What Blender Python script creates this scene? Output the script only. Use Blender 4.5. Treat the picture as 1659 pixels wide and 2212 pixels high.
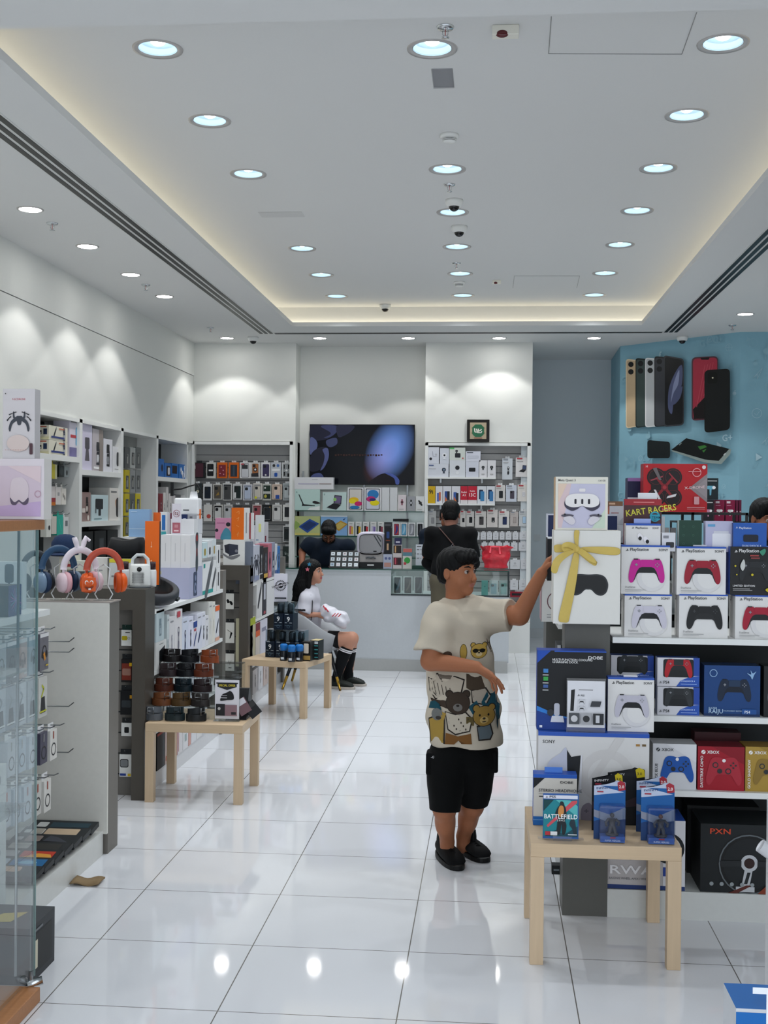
import bpy, bmesh, math, random
import numpy as np
from mathutils import Vector, Matrix, geometry, bvhtree
random.seed(7)
for o in list(bpy.data.objects): bpy.data.objects.remove(o)
S = bpy.context.scene; COL = S.collection
# ---------------------------------------------------------------- camera
F_PX, YAW, PITCH, ROLL, CAMH = 2580.6, 0.08742, -0.0054, 0.00938, 1.694
cy_, sy_ = math.cos(YAW), math.sin(YAW)
fw = Vector((-sy_, cy_, 0)); rt = Vector((cy_, sy_, 0)); up = Vector((0, 0, 1))
FW = fw*math.cos(PITCH)+up*math.sin(PITCH); up2 = up*math.cos(PITCH)-fw*math.sin(PITCH)
RT = rt*math.cos(ROLL)+up2*math.sin(ROLL); UP = up2*math.cos(ROLL)-rt*math.sin(ROLL)
cd = bpy.data.cameras.new('camera'); cam = bpy.data.objects.new('camera', cd); COL.objects.link(cam)
cd.sensor_fit = 'VERTICAL'; cd.sensor_height = 36; cd.lens = 36*F_PX/2212; cd.clip_start = .05; cd.clip_end = 100
m = Matrix.Identity(4)
for i in range(3): m[i][0] = RT[i]; m[i][1] = UP[i]; m[i][2] = -FW[i]
m[2][3] = CAMH; cam.matrix_world = m; S.camera = cam
def ray(u, v): return FW+RT*((u-829.5)/F_PX)-UP*((v-1106)/F_PX)
O0 = Vector((0, 0, CAMH))
def at(u, v, x=None, y=None, z=None):
    """where the sight line of a photo pixel meets a plane of the shop"""
    d = ray(u, v)
    if y is not None: t = y/d.y
    elif x is not None: t = x/d.x
    else: t = (z-CAMH)/d.z
    return O0+d*t
# ---------------------------------------------------------------- world, exposure
S.view_settings.view_transform = 'Standard'; S.view_settings.look = 'None'
S.view_settings.gamma = 1; S.view_settings.use_curve_mapping = False
S.view_settings.exposure = 0.63
W = bpy.data.worlds.new('world'); S.world = W; W.use_nodes = True
bg = W.node_tree.nodes['Background']; bg.inputs[0].default_value = (.86, .92, 1, 1); bg.inputs[1].default_value = 1.15
L_DOWN, L_SPOT, L_COVE = 29.0, 18.0, 3.8     # lamp powers
# ---------------------------------------------------------------- materials
def lin(h):
    if not isinstance(h, str): return tuple(h)+(1,)
    h = h.lstrip('#')
    if len(h) == 3: h = ''.join(c*2 for c in h)
    r = [int(h[i:i+2], 16)/255 for i in (0, 2, 4)]
    return tuple((c/12.92 if c <= .04045 else ((c+.055)/1.055)**2.4) for c in r)+(1,)
_M = {}
def M(c, rough=.45, metal=0, kind='plain', bump=0, scale=40, var=.04):
    k = (c, rough, metal, kind, bump, scale, var)
    if k in _M: return _M[k]
    mt = bpy.data.materials.new('%s_%s' % (kind, str(c).strip('#'))); mt.use_nodes = True
    nt = mt.node_tree; N = nt.nodes; Lk = nt.links; p = N['Principled BSDF']; out = N['Material Output']
    col = lin(c)
    p.inputs['Base Color'].default_value = col; p.inputs['Roughness'].default_value = rough; p.inputs['Metallic'].default_value = metal
    tc = N.new('ShaderNodeTexCoord')
    p.inputs['Specular IOR Level'].default_value = .5 if (metal or rough < .3) else .28
    if kind in ('cloth', 'hair', 'skin'): p.inputs['Specular IOR Level'].default_value = .15
    if kind in ('plain', 'cloth', 'skin', 'hair', 'wood', 'floor', 'mural', 'leather'):
        nz = N.new('ShaderNodeTexNoise'); nz.inputs['Scale'].default_value = scale; nz.inputs['Detail'].default_value = 3
        Lk.new(tc.outputs['Object'], nz.inputs['Vector'])
        mx = N.new('ShaderNodeMix'); mx.data_type = 'RGBA'
        mx.inputs['A'].default_value = tuple(x*(1-var) for x in col[:3])+(1,); mx.inputs['B'].default_value = tuple(min(1, x*(1+var)) for x in col[:3])+(1,)
        Lk.new(nz.outputs['Fac'], mx.inputs['Factor']); Lk.new(mx.outputs['Result'], p.inputs['Base Color'])
        if bump:
            bn = N.new('ShaderNodeBump'); bn.inputs['Strength'].default_value = bump; bn.inputs['Distance'].default_value = .004
            Lk.new(nz.outputs['Fac'], bn.inputs['Height']); Lk.new(bn.outputs['Normal'], p.inputs['Normal'])
        if kind == 'skin':
            p.inputs['Subsurface Weight'].default_value = .12; p.inputs['Subsurface Radius'].default_value = (.012, .005, .003)
            p.inputs['Subsurface Scale'].default_value = 1
        if kind == 'cloth': p.inputs['Sheen Weight'].default_value = .02
        if kind == 'wood':
            mp = N.new('ShaderNodeMapping'); mp.inputs['Scale'].default_value = (3, 60, 60) if metal == 0 else (60, 60, 3)
            p.inputs['Metallic'].default_value = 0
            Lk.new(tc.outputs['Object'], mp.inputs['Vector']); Lk.new(mp.outputs['Vector'], nz.inputs['Vector']); nz.inputs['Scale'].default_value = 1.3
            nz.inputs['Detail'].default_value = 6
    if kind == 'emit':
        e = N.new('ShaderNodeEmission'); e.inputs[0].default_value = col; e.inputs[1].default_value = rough
        Lk.new(e.outputs[0], out.inputs[0])
    if kind == 'glass':
        tr = N.new('ShaderNodeBsdfTransparent'); tr.inputs[0].default_value = col
        gl = N.new('ShaderNodeBsdfGlossy'); gl.inputs['Roughness'].default_value = rough
        lw = N.new('ShaderNodeLayerWeight'); lw.inputs['Blend'].default_value = .5
        pw = N.new('ShaderNodeMath'); pw.operation = 'POWER'; pw.inputs[1].default_value = 4; Lk.new(lw.outputs['Facing'], pw.inputs[0])
        fr = N.new('ShaderNodeMapRange'); fr.inputs['To Min'].default_value = .04; fr.inputs['To Max'].default_value = .85; Lk.new(pw.outputs[0], fr.inputs[0])
        mx = N.new('ShaderNodeMixShader'); Lk.new(fr.outputs[0], mx.inputs[0]); Lk.new(tr.outputs[0], mx.inputs[1]); Lk.new(gl.outputs[0], mx.inputs[2])
        Lk.new(mx.outputs[0], out.inputs[0])
    _M[k] = mt
    return mt
def P(c): return M(c, .42, 0, 'plain', 0, 25, .02)      # printed card
# ---------------------------------------------------------------- mesh builder
_T = {}
def text_mesh(s):
    if s not in _T:
        cu = bpy.data.curves.new('t', 'FONT'); cu.body = s; cu.resolution_u = 2; cu.offset = .012
        ob = bpy.data.objects.new('t', cu); COL.objects.link(ob)
        me = bpy.data.meshes.new_from_object(ob)
        v = [(q.co.x, q.co.y) for q in me.vertices]; f = [tuple(q.vertices) for q in me.polygons]
        bpy.data.objects.remove(ob); bpy.data.meshes.remove(me); bpy.data.curves.remove(cu)
        w = (min([q[0] for q in v] or [0]), max([q[0] for q in v] or [1]))
        _T[s] = (v, f, w)
    return _T[s]
def spl(pts, n=5):
    r = []; L = len(pts)
    for i in range(L):
        p0, p1, p2, p3 = (Vector(pts[(i+k) % L]) for k in (-1, 0, 1, 2))
        for j in range(n):
            t = j/n
            r.append(tuple(.5*((2*p1)+(-p0+p2)*t+(2*p0-5*p1+4*p2-p3)*t*t+(-p0+3*p1-3*p2+p3)*t**3)))
    return r
def sym(pts): return pts+[(-x, y) for x, y in reversed(pts) if abs(x) > 1e-6]
class B:
    def __init__(s): s.v = []; s.f = []; s.m = []; s.sm = []; s.mats = []
    def mi(s, mat):
        if isinstance(mat, str): mat = P(mat)
        if mat not in s.mats: s.mats.append(mat)
        return s.mats.index(mat)
    def add(s, vs, fs, mat, smooth=False, T=None):
        b = len(s.v); k = s.mi(mat)
        s.v += [tuple((T @ Vector(q)) if T is not None else q) for q in vs]
        for f in fs: s.f.append(tuple(b+i for i in f)); s.m.append(k); s.sm.append(smooth)
        return s
    def box(s, x0, y0, z0, x1, y1, z1, mat, mats=None, T=None):
        """mats: dict of face overrides (front back left right top bottom)"""
        vs = [(x0, y0, z0), (x1, y0, z0), (x1, y1, z0), (x0, y1, z0), (x0, y0, z1), (x1, y0, z1), (x1, y1, z1), (x0, y1, z1)]
        F = dict(bottom=(0, 3, 2, 1), top=(4, 5, 6, 7), front=(0, 1, 5, 4), right=(1, 2, 6, 5), back=(2, 3, 7, 6), left=(3, 0, 4, 7))
        b = len(s.v); s.v += [tuple((T @ Vector(q)) if T is not None else q) for q in vs]
        for n, f in F.items():
            s.f.append(tuple(b+i for i in f)); s.m.append(s.mi((mats or {}).get(n, mat))); s.sm.append(False)
        return s
    def tube(s, pts, r, mat, n=10, closed=False, caps=True, flat=None, T=None):
        pts = [Vector(q) for q in pts]; L = len(pts); rs = r if isinstance(r, (list, tuple)) else [r]*L
        vs = []; fs = []; up_ = None
        for i, q in enumerate(pts):
            if closed: d = pts[(i+1) % L]-pts[i-1]
            else: d = pts[min(i+1, L-1)]-pts[max(i-1, 0)]
            d.normalize()
            if up_ is None: up_ = Vector((0, 0, 1)) if abs(d.z) < .9 else Vector((1, 0, 0))
            a = d.cross(up_).normalized(); up_ = a.cross(d).normalized()
            for k in range(n):
                t = 2*math.pi*k/n
                vs.append(q+(a*math.cos(t)+up_*math.sin(t)*(flat or 1))*rs[i])
        for i in range(L if closed else L-1):
            for k in range(n):
                fs.append((i*n+k, i*n+(k+1) % n, ((i+1) % L)*n+(k+1) % n, ((i+1) % L)*n+k))
        if caps and not closed: fs.append(tuple(range(n))); fs.append(tuple((L-1)*n+k for k in reversed(range(n))))
        return s.add(vs, fs, mat, n > 4, T)
    def lathe(s, prof, mat, n=24, T=None, mats=None, cap=True):
        vs = []; 
        for r, z in prof:
            for k in range(n): t = 2*math.pi*k/n; vs.append((r*math.cos(t), r*math.sin(t), z))
        for i in range(len(prof)-1):
            fs = [(i*n+k, i*n+(k+1) % n, (i+1)*n+(k+1) % n, (i+1)*n+k) for k in range(n)]
            if i == 0: s.add(vs, [], mat, T=T); b0 = len(s.v)-len(vs)
            k = s.mi((mats or {}).get(i, mat))
            for f in fs: s.f.append(tuple(b0+j for j in f)); s.m.append(k); s.sm.append(True)
        for e, rev in ((0, True), (len(prof)-1, False)):
            if cap and prof[e][0] > 1e-5:
                f = [b0+e*n+k for k in range(n)]
                if rev: f.reverse()
                s.f.append(tuple(f)); s.m.append(s.mi((mats or {}).get('cap', mat))); s.sm.append(False)
        return s
    def ball(s, c, r, mat, n=16, T=None):
        r = r if isinstance(r, (list, tuple)) else (r, r, r); vs = []; fs = []; h = n//2
        for i in range(h+1):
            a = math.pi*i/h
            for k in range(n):
                t = 2*math.pi*k/n
                vs.append((c[0]+r[0]*math.sin(a)*math.cos(t), c[1]+r[1]*math.sin(a)*math.sin(t), c[2]-r[2]*math.cos(a)))
        for i in range(h):
            for k in range(n): fs.append((i*n+k, i*n+(k+1) % n, (i+1)*n+(k+1) % n, (i+1)*n+k))
        return s.add(vs, fs, mat, True, T)
    def poly(s, pts3, n, mat):
        """flat polygon (may be concave) given 3-D points"""
        k = s.mi(mat); b = len(s.v); s.v += [tuple(q) for q in pts3]
        ax = Vector(n)
        for t in geometry.tessellate_polygon([[Vector(q) for q in pts3]]):
            a, c, d = (Vector(pts3[i]) for i in t)
            if (c-a).cross(d-a).dot(ax) < 0: t = t[::-1]
            s.f.append(tuple(b+i for i in t)); s.m.append(k); s.sm.append(False)
    def art(s, fr, ops, lay=0):
        """fr=(origin, ux, uy): lower-left corner, full-width and full-height vectors of a printed face"""
        o, ux, uy = (Vector(q) for q in fr); W_, H_ = ux.length, uy.length
        ex, ey = ux/W_, uy/H_; nn = ex.cross(ey); cnt = [lay]
        def pt(x, y): return o+ux*x+uy*y+nn*(.0004*(1+cnt[0]))
        def go(ops, X, Y, uni=None):
            # uni: (cx, cy, s, rot) isotropic icon frame in metres, otherwise face fractions
            def tr(x, y):
                if uni is None: return x, y
                cx, cy, sc, ro = uni; c_, s_ = math.cos(ro), math.sin(ro)
                return cx+(x*c_-y*s_)*sc/W_, cy+(x*s_+y*c_)*sc/H_
            for op in ops:
                k = op[0]; cnt[0] += 1
                if k == 'r':
                    _, x0, y0, x1, y1, c = op
                    s.poly([pt(*tr(*q)) for q in ((x0, y0), (x1, y0), (x1, y1), (x0, y1))], nn, c)
                elif k == 'rr':
                    _, x0, y0, x1, y1, rd, c = op; q = []
                    ry = rd*(W_/H_ if uni is None else 1)
                    for cx, cy, a0 in ((x1-rd, y1-ry, 0), (x0+rd, y1-ry, 90), (x0+rd, y0+ry, 180), (x1-rd, y0+ry, 270)):
                        for j in range(5): a = math.radians(a0+j*22.5); q.append((cx+rd*math.cos(a), cy+ry*math.sin(a)))
                    s.poly([pt(*tr(*z)) for z in q], nn, c)
                elif k == 'e':
                    cx, cy, rx, ry, c = op[1:6]
                    q = [(cx+rx*math.cos(a*math.pi/12), cy+ry*math.sin(a*math.pi/12)) for a in range(24)]
                    s.poly([pt(*tr(*z)) for z in q], nn, c)
                elif k == 'c':          # true circle, radius in face widths
                    cx, cy, rd, c = op[1:5]; ry = rd*(W_/H_ if uni is None else 1)
                    q = [(cx+rd*math.cos(a*math.pi/12), cy+ry*math.sin(a*math.pi/12)) for a in range(24)]
                    s.poly([pt(*tr(*z)) for z in q], nn, c)
                elif k == 'o':          # ring
                    cx, cy, rd, wd, c = op[1:6]; asp = (W_/H_ if uni is None else 1); q = []
                    mm_ = s.mi(c); b = len(s.v)
                    for a in range(24):
                        for rr in (rd, rd-wd):
                            s.v.append(tuple(pt(*tr(cx+rr*math.cos(a*math.pi/12), cy+rr*asp*math.sin(a*math.pi/12)))))
                    for a in range(24):
                        s.f.append((b+2*a, b+(2*a+2) % 48, b+(2*a+3) % 48, b+2*a+1)); s.m.append(mm_); s.sm.append(False)
                elif k == 'p': s.poly([pt(*tr(*z)) for z in op[1]], nn, op[2])
                elif k == 's': s.poly([pt(*tr(*z)) for z in spl(op[1])], nn, op[2])
                elif k == 'l':
                    q = [pt(*tr(*z)) for z in op[1]]; wd = op[2]
                    for a, b in zip(q, q[1:]):
                        d = (b-a)
                        if d.length < 1e-6: continue
                        d.normalize(); pn = nn.cross(d)*wd/2
                        s.poly([a-pn, b-pn, b+pn, a+pn], nn, op[3])
                elif k == 't':
                    # ('t', x, y, height_m, text, colour[, align, rot_deg, stretch])
                    x, y, hh, st, c = op[1:6]; al = op[6] if len(op) > 6 else 'l'; ro = math.radians(op[7]) if len(op) > 7 else 0
                    sx = op[8] if len(op) > 8 else 1
                    v, f, (wa, wb) = text_mesh(st); sc = hh/.7
                    dx = {'l': -wa, 'c': -(wa+wb)/2, 'r': -wb}[al]
                    x, y = tr(x, y); c_, s_ = math.cos(ro), math.sin(ro); b0 = pt(x, y)
                    vs = []
                    for a, b in v:
                        a = (a+dx)*sc*sx; b = b*sc
                        vs.append(b0+ex*(a*c_-b*s_)+ey*(a*s_+b*c_))
                    s.add([tuple(z) for z in vs], f, c)
                elif k == 'ic':
                    # ('ic', name, cx, cy, size in face widths, colours..., rot)
                    _, nm, cx, cy, sc, cols = op[:6]; ro = math.radians(op[6]) if len(op) > 6 else 0
                    sub = ICONS[nm](*cols); X0, Y0 = tr(cx, cy)
                    go(sub, 0, 0, (X0, Y0, sc*(W_ if uni is None else uni[2]), ro+(uni[3] if uni else 0)))
        go(ops, 0, 0); return s
    def obj(s, name, parent=None, loc=(0, 0, 0), rz=0, label=None, cat=None, group=None, kind=None, bevel=0, rot=None):
        me = bpy.data.meshes.new(name); me.from_pydata(s.v, [], s.f)
        for mt in s.mats: me.materials.append(mt)
        me.polygons.foreach_set('material_index', s.m); me.polygons.foreach_set('use_smooth', s.sm); me.update()
        o = bpy.data.objects.new(name, me); COL.objects.link(o); o.location = loc
        o.rotation_euler = rot if rot else (0, 0, rz)
        if parent: o.parent = parent
        if bevel:
            md = o.modifiers.new('bevel', 'BEVEL'); md.width = bevel; md.segments = 2; md.limit_method = 'ANGLE'
        return tag(o, label, cat, group, kind)
def tag(o, label=None, cat=None, group=None, kind=None):
    if label: o['label'] = label
    if cat: o['category'] = cat
    if group: o['group'] = group
    if kind: o['kind'] = kind
    return o
def thing(name, label, cat, loc=(0, 0, 0), rz=0, group=None):
    o = bpy.data.objects.new(name, None); COL.objects.link(o); o.location = loc; o.rotation_euler = (0, 0, rz); o.empty_display_size = .05
    return tag(o, label, cat, group)
def copy_tree(o, loc=None, rz=None, label=None, parent=None):
    c = o.copy(); COL.objects.link(c)
    if parent is not None: c.parent = parent
    if loc is not None: c.location = loc
    if rz is not None: c.rotation_euler = (0, 0, rz)
    if label: c['label'] = label
    for ch in [q for q in bpy.data.objects if q.parent == o]: copy_tree(ch, parent=c)
    return c
def struct(name, b, **k): return b.obj(name, kind='structure', **k)
# ================================================================ printed motifs (unit frame -.5...5, y up)
def _pad(c, d='#16191c', t=None, b='#ffffff'):
    t = t or c
    body = sym([(0, .27), (.17, .27), (.2, .3), (.32, .31), (.4, .25), (.46, .08), (.5, -.16), (.485, -.32), (.42, -.37), (.35, -.31), (.27, -.13), (.21, -.08), (0, -.08)])
    o = [('s', body, c), ('p', sym([(0, .08), (.13, .08), (.2, .05), (.27, -.04), (.33, -.22), (.38, -.36), (.33, -.28), (.27, -.13), (.21, -.085), (0, -.085)]), d)]
    o += [('e', -.17, .0, .065, .055, d), ('e', .17, .0, .065, .055, d), ('rr', -.17, .09, .17, .285, .03, t)]
    for s in (-1, 1): o += [('r', s*.3-.06, .285, s*.3+.06, .315, d)]
    g = '#8d9096' if c not in ('#17191b',) else '#3a3d40'
    o += [('r', -.33, .13, -.25, .155, g), ('r', -.302, .1, -.278, .185, g)]+[('c', .29+dx, .142+dy, .016, g) for dx, dy in ((.045, 0), (-.045, 0), (0, .045), (0, -.045))]
    return o
def _xpad(c, d='#2b2d30', l='#e8e8e8'):
    body = sym([(0, .33), (.12, .36), (.28, .36), (.38, .27), (.44, .05), (.5, -.2), (.48, -.38), (.4, -.43), (.3, -.3), (.2, -.15), (0, -.13)])
    return [('s', body, c), ('c', 0, .27, .05, l), ('c', -.24, .14, .085, d), ('c', -.24, .14, .055, c), ('c', .12, -.03, .085, d), ('c', .12, -.03, .055, c), ('c', -.12, -.03, .07, d)]+[('c', .26+a, .14+b_, .027, d) for a, b_ in ((.07, 0), (-.07, 0), (0, .07), (0, -.07))]
def _ps(c): return [('p', [(-.12, -.3), (-.12, .5), (.12, .42), (.3, .2), (.25, 0), (.1, -.02), (.1, .28), (.02, .33), (.02, -.4)], c), ('s', [(-.5, -.2), (-.2, -.05), (-.2, -.15), (-.35, -.23), (-.2, -.24), (-.18, -.34), (-.45, -.32)], c), ('s', [(.1, -.1), (.35, -.03), (.5, -.14), (.3, -.25), (.08, -.32), (.08, -.22), (.3, -.14), (.1, -.17)], c)]
def _phone(c, s='#15181b'): return [('rr', -.25, -.5, .25, .5, .06, s), ('rr', -.225, -.475, .225, .475, .05, c)]
def _case(c, s='#555555', cam='#26292c'): return [('rr', -.27, -.5, .27, .5, .07, s), ('rr', -.245, -.475, .245, .475, .06, c), ('rr', -.21, .2, .02, .43, .05, cam), ('c', -.15, .37, .04, '#0c0d0e'), ('c', -.15, .26, .04, '#0c0d0e'), ('c', -.05, .315, .035, '#0c0d0e')]
def _ring(c, s='#ddd'): return _case(c, s)+[('c', 0, -.1, .1, s), ('c', 0, -.1, .05, c)]
def _visor(c='#17191b', s='#2e3134'): return [('s', sym([(0, .26), (.25, .27), (.42, .2), (.5, .02), (.46, -.18), (.34, -.27), (.2, -.24), (.08, -.13), (0, -.12)]), s), ('s', sym([(0, .22), (.24, .23), (.39, .17), (.46, .02), (.43, -.15), (.33, -.23), (.2, -.2), (.08, -.1), (0, -.08)]), c)]
def _vr(c='#e9e7ea'): return [('s', sym([(0, .22), (.25, .22), (.42, .14), (.5, 0), (.47, -.14), (.3, -.24), (.15, -.2), (0, -.1)]), '#3d3b4d'), ('s', sym([(0, .25), (.26, .24), (.42, .17), (.48, .03), (.44, -.08), (.28, -.14), (.12, -.13), (0, -.1)]), c)]+[('rr', x-.03, -.05, x+.03, .1, .028, '#23222c') for x in (-.19, 0, .19)]
def _dryer(c, d='#fff'): return [('rr', -.35, .05, .35, .35, .12, c), ('c', .25, .2, .14, d), ('p', [(-.12, .1), (.06, .1), (.02, -.45), (-.1, -.45)], c)]
def _watch(c, s='#222'): return [('r', -.12, -.5, .12, .5, c), ('c', 0, 0, .24, c), ('c', 0, 0, .18, s), ('c', 0, 0, .05, c)]
def _buds(c, s='#202326'): return [('s', [(-.4, .25), (-.25, .4), (-.05, .2), (-.02, -.05), (-.2, -.1), (-.35, .05)], c), ('e', -.22, .02, .12, .14, s), ('s', [(.0, .1), (.2, .15), (.4, -.1), (.4, -.35), (.2, -.35), (.05, -.15)], c), ('e', .28, -.2, .12, .14, s)]
def _spk(c, s='#6d7176'): return [('rr', -.28, -.45, .28, .45, .08, c), ('c', 0, -.15, .2, s), ('c', 0, -.15, .1, c), ('c', 0, .22, .11, s)]
def _brew(c, s='#b9bdc0'): return [('rr', -.2, .1, .2, .5, .04, c), ('r', -.2, -.5, .22, -.4, c), ('r', .12, -.45, .22, .2, c), ('e', -.03, -.2, .17, .19, s), ('p', [(-.2, -.05), (.14, -.05), (.1, .08), (-.16, .08)], c)]
def _cam(c, s='#ddd'): return [('s', sym([(0, .4), (.25, .32), (.32, .05), (.2, -.15), (0, -.2)]), c), ('c', 0, .1, .13, s), ('c', 0, .1, .06, '#0b0c0d'), ('p', [(-.2, -.45), (.2, -.45), (.08, -.15), (-.08, -.15)], c)]
def _plug(c, s='#eee'): return [('rr', -.2, -.3, .2, .3, .05, c), ('r', -.1, .3, -.05, .42, s), ('r', .05, .3, .1, .42, s), ('r', -.06, -.2, .06, -.14, s)]
def _band(c, s='#cfd2d4'): return [('o', 0, .05, .3, .07, c), ('e', -.28, -.15, .12, .2, c), ('e', .28, -.15, .12, .2, c), ('e', .26, -.15, .06, .14, s)]
def _shaver(c, s='#c9cbcc'): return [('s', [(-.1, .5), (.12, .5), (.15, .3), (.1, .1), (.14, -.3), (.06, -.5), (-.08, -.5), (-.12, -.3), (-.08, .1), (-.14, .3)], c), ('e', 0, .38, .08, .09, s), ('r', -.03, -.1, .03, .1, s)]
def _tool(c, s='#8a8d90'): return [('s', [(-.35, -.45), (-.3, -.25), (.3, .45), (.42, .42), (.4, .28), (-.15, -.42)], c), ('e', .36, .36, .09, .1, s)]
def _drone(c='#3a3f47', s='#22262c'):
    o = [('s', sym([(0, .14), (.12, .12), (.1, -.05), (.06, -.2), (0, -.22)]), c)]
    for k in (-1, 1):
        o += [('s', [(k*.06, .08), (k*.2, .05), (k*.35, -.1), (k*.42, -.35), (k*.36, -.47), (k*.28, -.2), (k*.15, -.08), (k*.05, -.04)], c), ('s', [(k*.05, .12), (k*.17, .1), (k*.2, .28), (k*.24, .3), (k*.24, .06), (k*.08, .02)], c), ('p', [(k*.1, .28), (k*.42, .2), (k*.4, .16), (k*.12, .31)], s), ('p', [(k*.3, .1), (k*.5, -.02), (k*.47, -.08), (k*.33, .14)], s)]
    return o
def _wheel(c='#1a1e20', s='#b7babd'): return [('o', 0, 0, .48, .085, '#060708'), ('o', 0, 0, .46, .02, '#5f6669'), ('c', 0, .02, .13, s), ('c', 0, .02, .08, '#2a1512'), ('p', [(-.07, -.08), (.05, -.08), (.0, -.36), (-.12, -.36)], s), ('p', [(-.03, -.12), (.02, -.12), (-.03, -.3), (-.08, -.3)], c), ('r', -.2, -.42, .08, -.34, s), ('p', [(-.45, .05), (-.12, .06), (-.12, -.02), (-.42, -.05)], c), ('p', [(.45, .05), (.12, .06), (.12, -.02), (.42, -.05)], c)]
def _tab(c, s='#15181b'): return [('p', [(-.48, -.05), (.05, .32), (.5, .1), (-.05, -.34)], c), ('p', [(-.36, -.05), (.04, .23), (.38, .08), (-.05, -.24)], s)]
def _lap(c='#15181b', s='#3d4a6a'): return [('p', [(-.05, -.05), (.0, .4), (.42, .36), (.38, -.12)], c), ('p', [(.0, -.03), (.04, .35), (.37, .31), (.34, -.08)], s), ('p', [(-.45, -.3), (-.05, -.06), (.38, -.14), (.1, -.42)], c)]
def _txt(n, c, w=.8, a=0): return [('r', -w/2, .4-.11*i, -w/2+w*(.9 if i % 3 else .6), .4-.11*i+.035, c) for i in range(n)]
def _nocam(c='#8c3b45'): return [('o', 0, 0, .45, .05, c), ('rr', -.24, -.18, .24, .16, .04, '#8c6b74'), ('c', 0, 0, .12, '#d8d5da'), ('l', [(-.3, .3), (.3, -.3)], .002, c)]
def _seal(c='#1d2025'):
    o = [('o', 0, 0, .42, .03, c), ('o', 0, 0, .36, .015, c), ('c', 0, 0, .22, c)]
    for k in range(20): a = k*math.pi/10; o.append(('c', .45*math.cos(a), .45*math.sin(a), .035, c))
    return o+[('p', [(-.5, -.22), (.5, .08), (.5, .25), (-.5, -.05)], c), ('p', [(-.48, -.19), (.48, .1), (.48, .22), (-.48, -.07)], '#e6e4ee'), ('t', 0, -.03, .016, 'SPECIAL PRICE', c, 'c', 16)]
ICONS = dict(pad=_pad, xpad=_xpad, ps=_ps, phone=_phone, case=_case, ring=_ring, visor=_visor, vr=_vr, dryer=_dryer, watch=_watch, buds=_buds, spk=_spk, brew=_brew, cam=_cam, plug=_plug, band=_band, shaver=_shaver, tool=_tool, drone=_drone, wheel=_wheel, tab=_tab, lap=_lap, txt=_txt, nocam=_nocam, seal=_seal)
# ---- cartons
def carton(name, label, cat, size, body='#dfe1e0', front=(), left=(), right=(), top=(), tops=None, sides=None, loc=(0, 0, 0), rz=0, group=None, tab=None, bump=None, parent=None, matf=None):
    """box with its printed front face at local y=0 (looking to -y), base centre at the origin"""
    w, d, h = size; b = B(); c = matf or P(body)
    b.box(-w/2, 0, 0, w/2, d, h, c, {'top': P(tops) if tops else c, 'left': P(sides) if sides else c, 'right': P(sides) if sides else c})
    if front: b.art(((-w/2, 0, 0), (w, 0, 0), (0, 0, h)), front)
    if left: b.art(((-w/2, d, 0), (0, -d, 0), (0, 0, h)), left)
    if right: b.art(((w/2, 0, 0), (0, d, 0), (0, 0, h)), right)
    if top: b.art(((-w/2, 0, h), (w, 0, 0), (0, d, 0)), top)
    o = b.obj(name, parent, loc, rz, label, cat, group)
    if tab:     # hang tab standing up from the rear edge
        q = B(); tw, th, tc = tab
        q.tube([(0, d*.5, h), (0, d*.5, h+th*.55)], tw/2, P(tc), 12, flat=.08); q.tube([(-tw*.5, d*.5, h+th*.6), (-tw*.3, d*.5, h+th), (tw*.3, d*.5, h+th), (tw*.5, d*.5, h+th*.6)], th*.18, P(tc), 8)
        q.obj('hang_tab', o)
    return o
def FB(name, label, cat, u0, v0, u1, v1, Y, D, body='#dfe1e0', z=None, h=None, **k):
    """carton whose front face is seen at a place of the photo, standing at depth Y and height z"""
    um, vm = (u0+u1)/2, (v0+v1)/2
    xa, xb = at(u0, vm, y=Y).x, at(u1, vm, y=Y).x
    zt = at(um, v0, y=Y).z
    if z is None: z = at(um, v1, y=Y).z
    return carton(name, label, cat, (xb-xa, D, h or (zt-z)), body, loc=((xa+xb)/2, Y, z), **k)
def SB(name, label, cat, u0, u1, vt, X, z, D, body='#dfe1e0', h=None, gap=.002, **k):
    """carton on an aisle shelf whose printed face looks to +x in the plane x=X; u0 near edge, u1 far edge"""
    ya, yb = at(u0, 1300, x=X).y, at(u1, 1300, x=X).y
    if h is None: h = at((u0+u1)/2, vt, x=X).z-z
    return carton(name, label, cat, (yb-ya-gap, D, h), body, loc=(X, (ya+yb)/2, z), rz=math.pi/2, **k)
# ================================================================ THE ROOM
ZL, ZU = 3.6, 3.85
WALL = M('#dfe1dd', .6, 0, 'plain', .05, 60, .01); CEIL = M('#dcdddc', .75, 0, 'plain', 0, 60, .01)
GREYW = M('#ccd4d8', .6, 0, 'plain', 0, 60, .01); WHITE = M('#e3e5e3', .35, 0, 'plain', 0, 30, .01)
GREYD = M('#716d67', .45, 0, 'plain', 0, 30, .02); BLACK = M('#101213', .4); DARK = M('#23282a', .5)
CHROME = M('#cfd3d6', .18, 1); STEEL = M('#9b9fa1', .35, 1)
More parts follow.
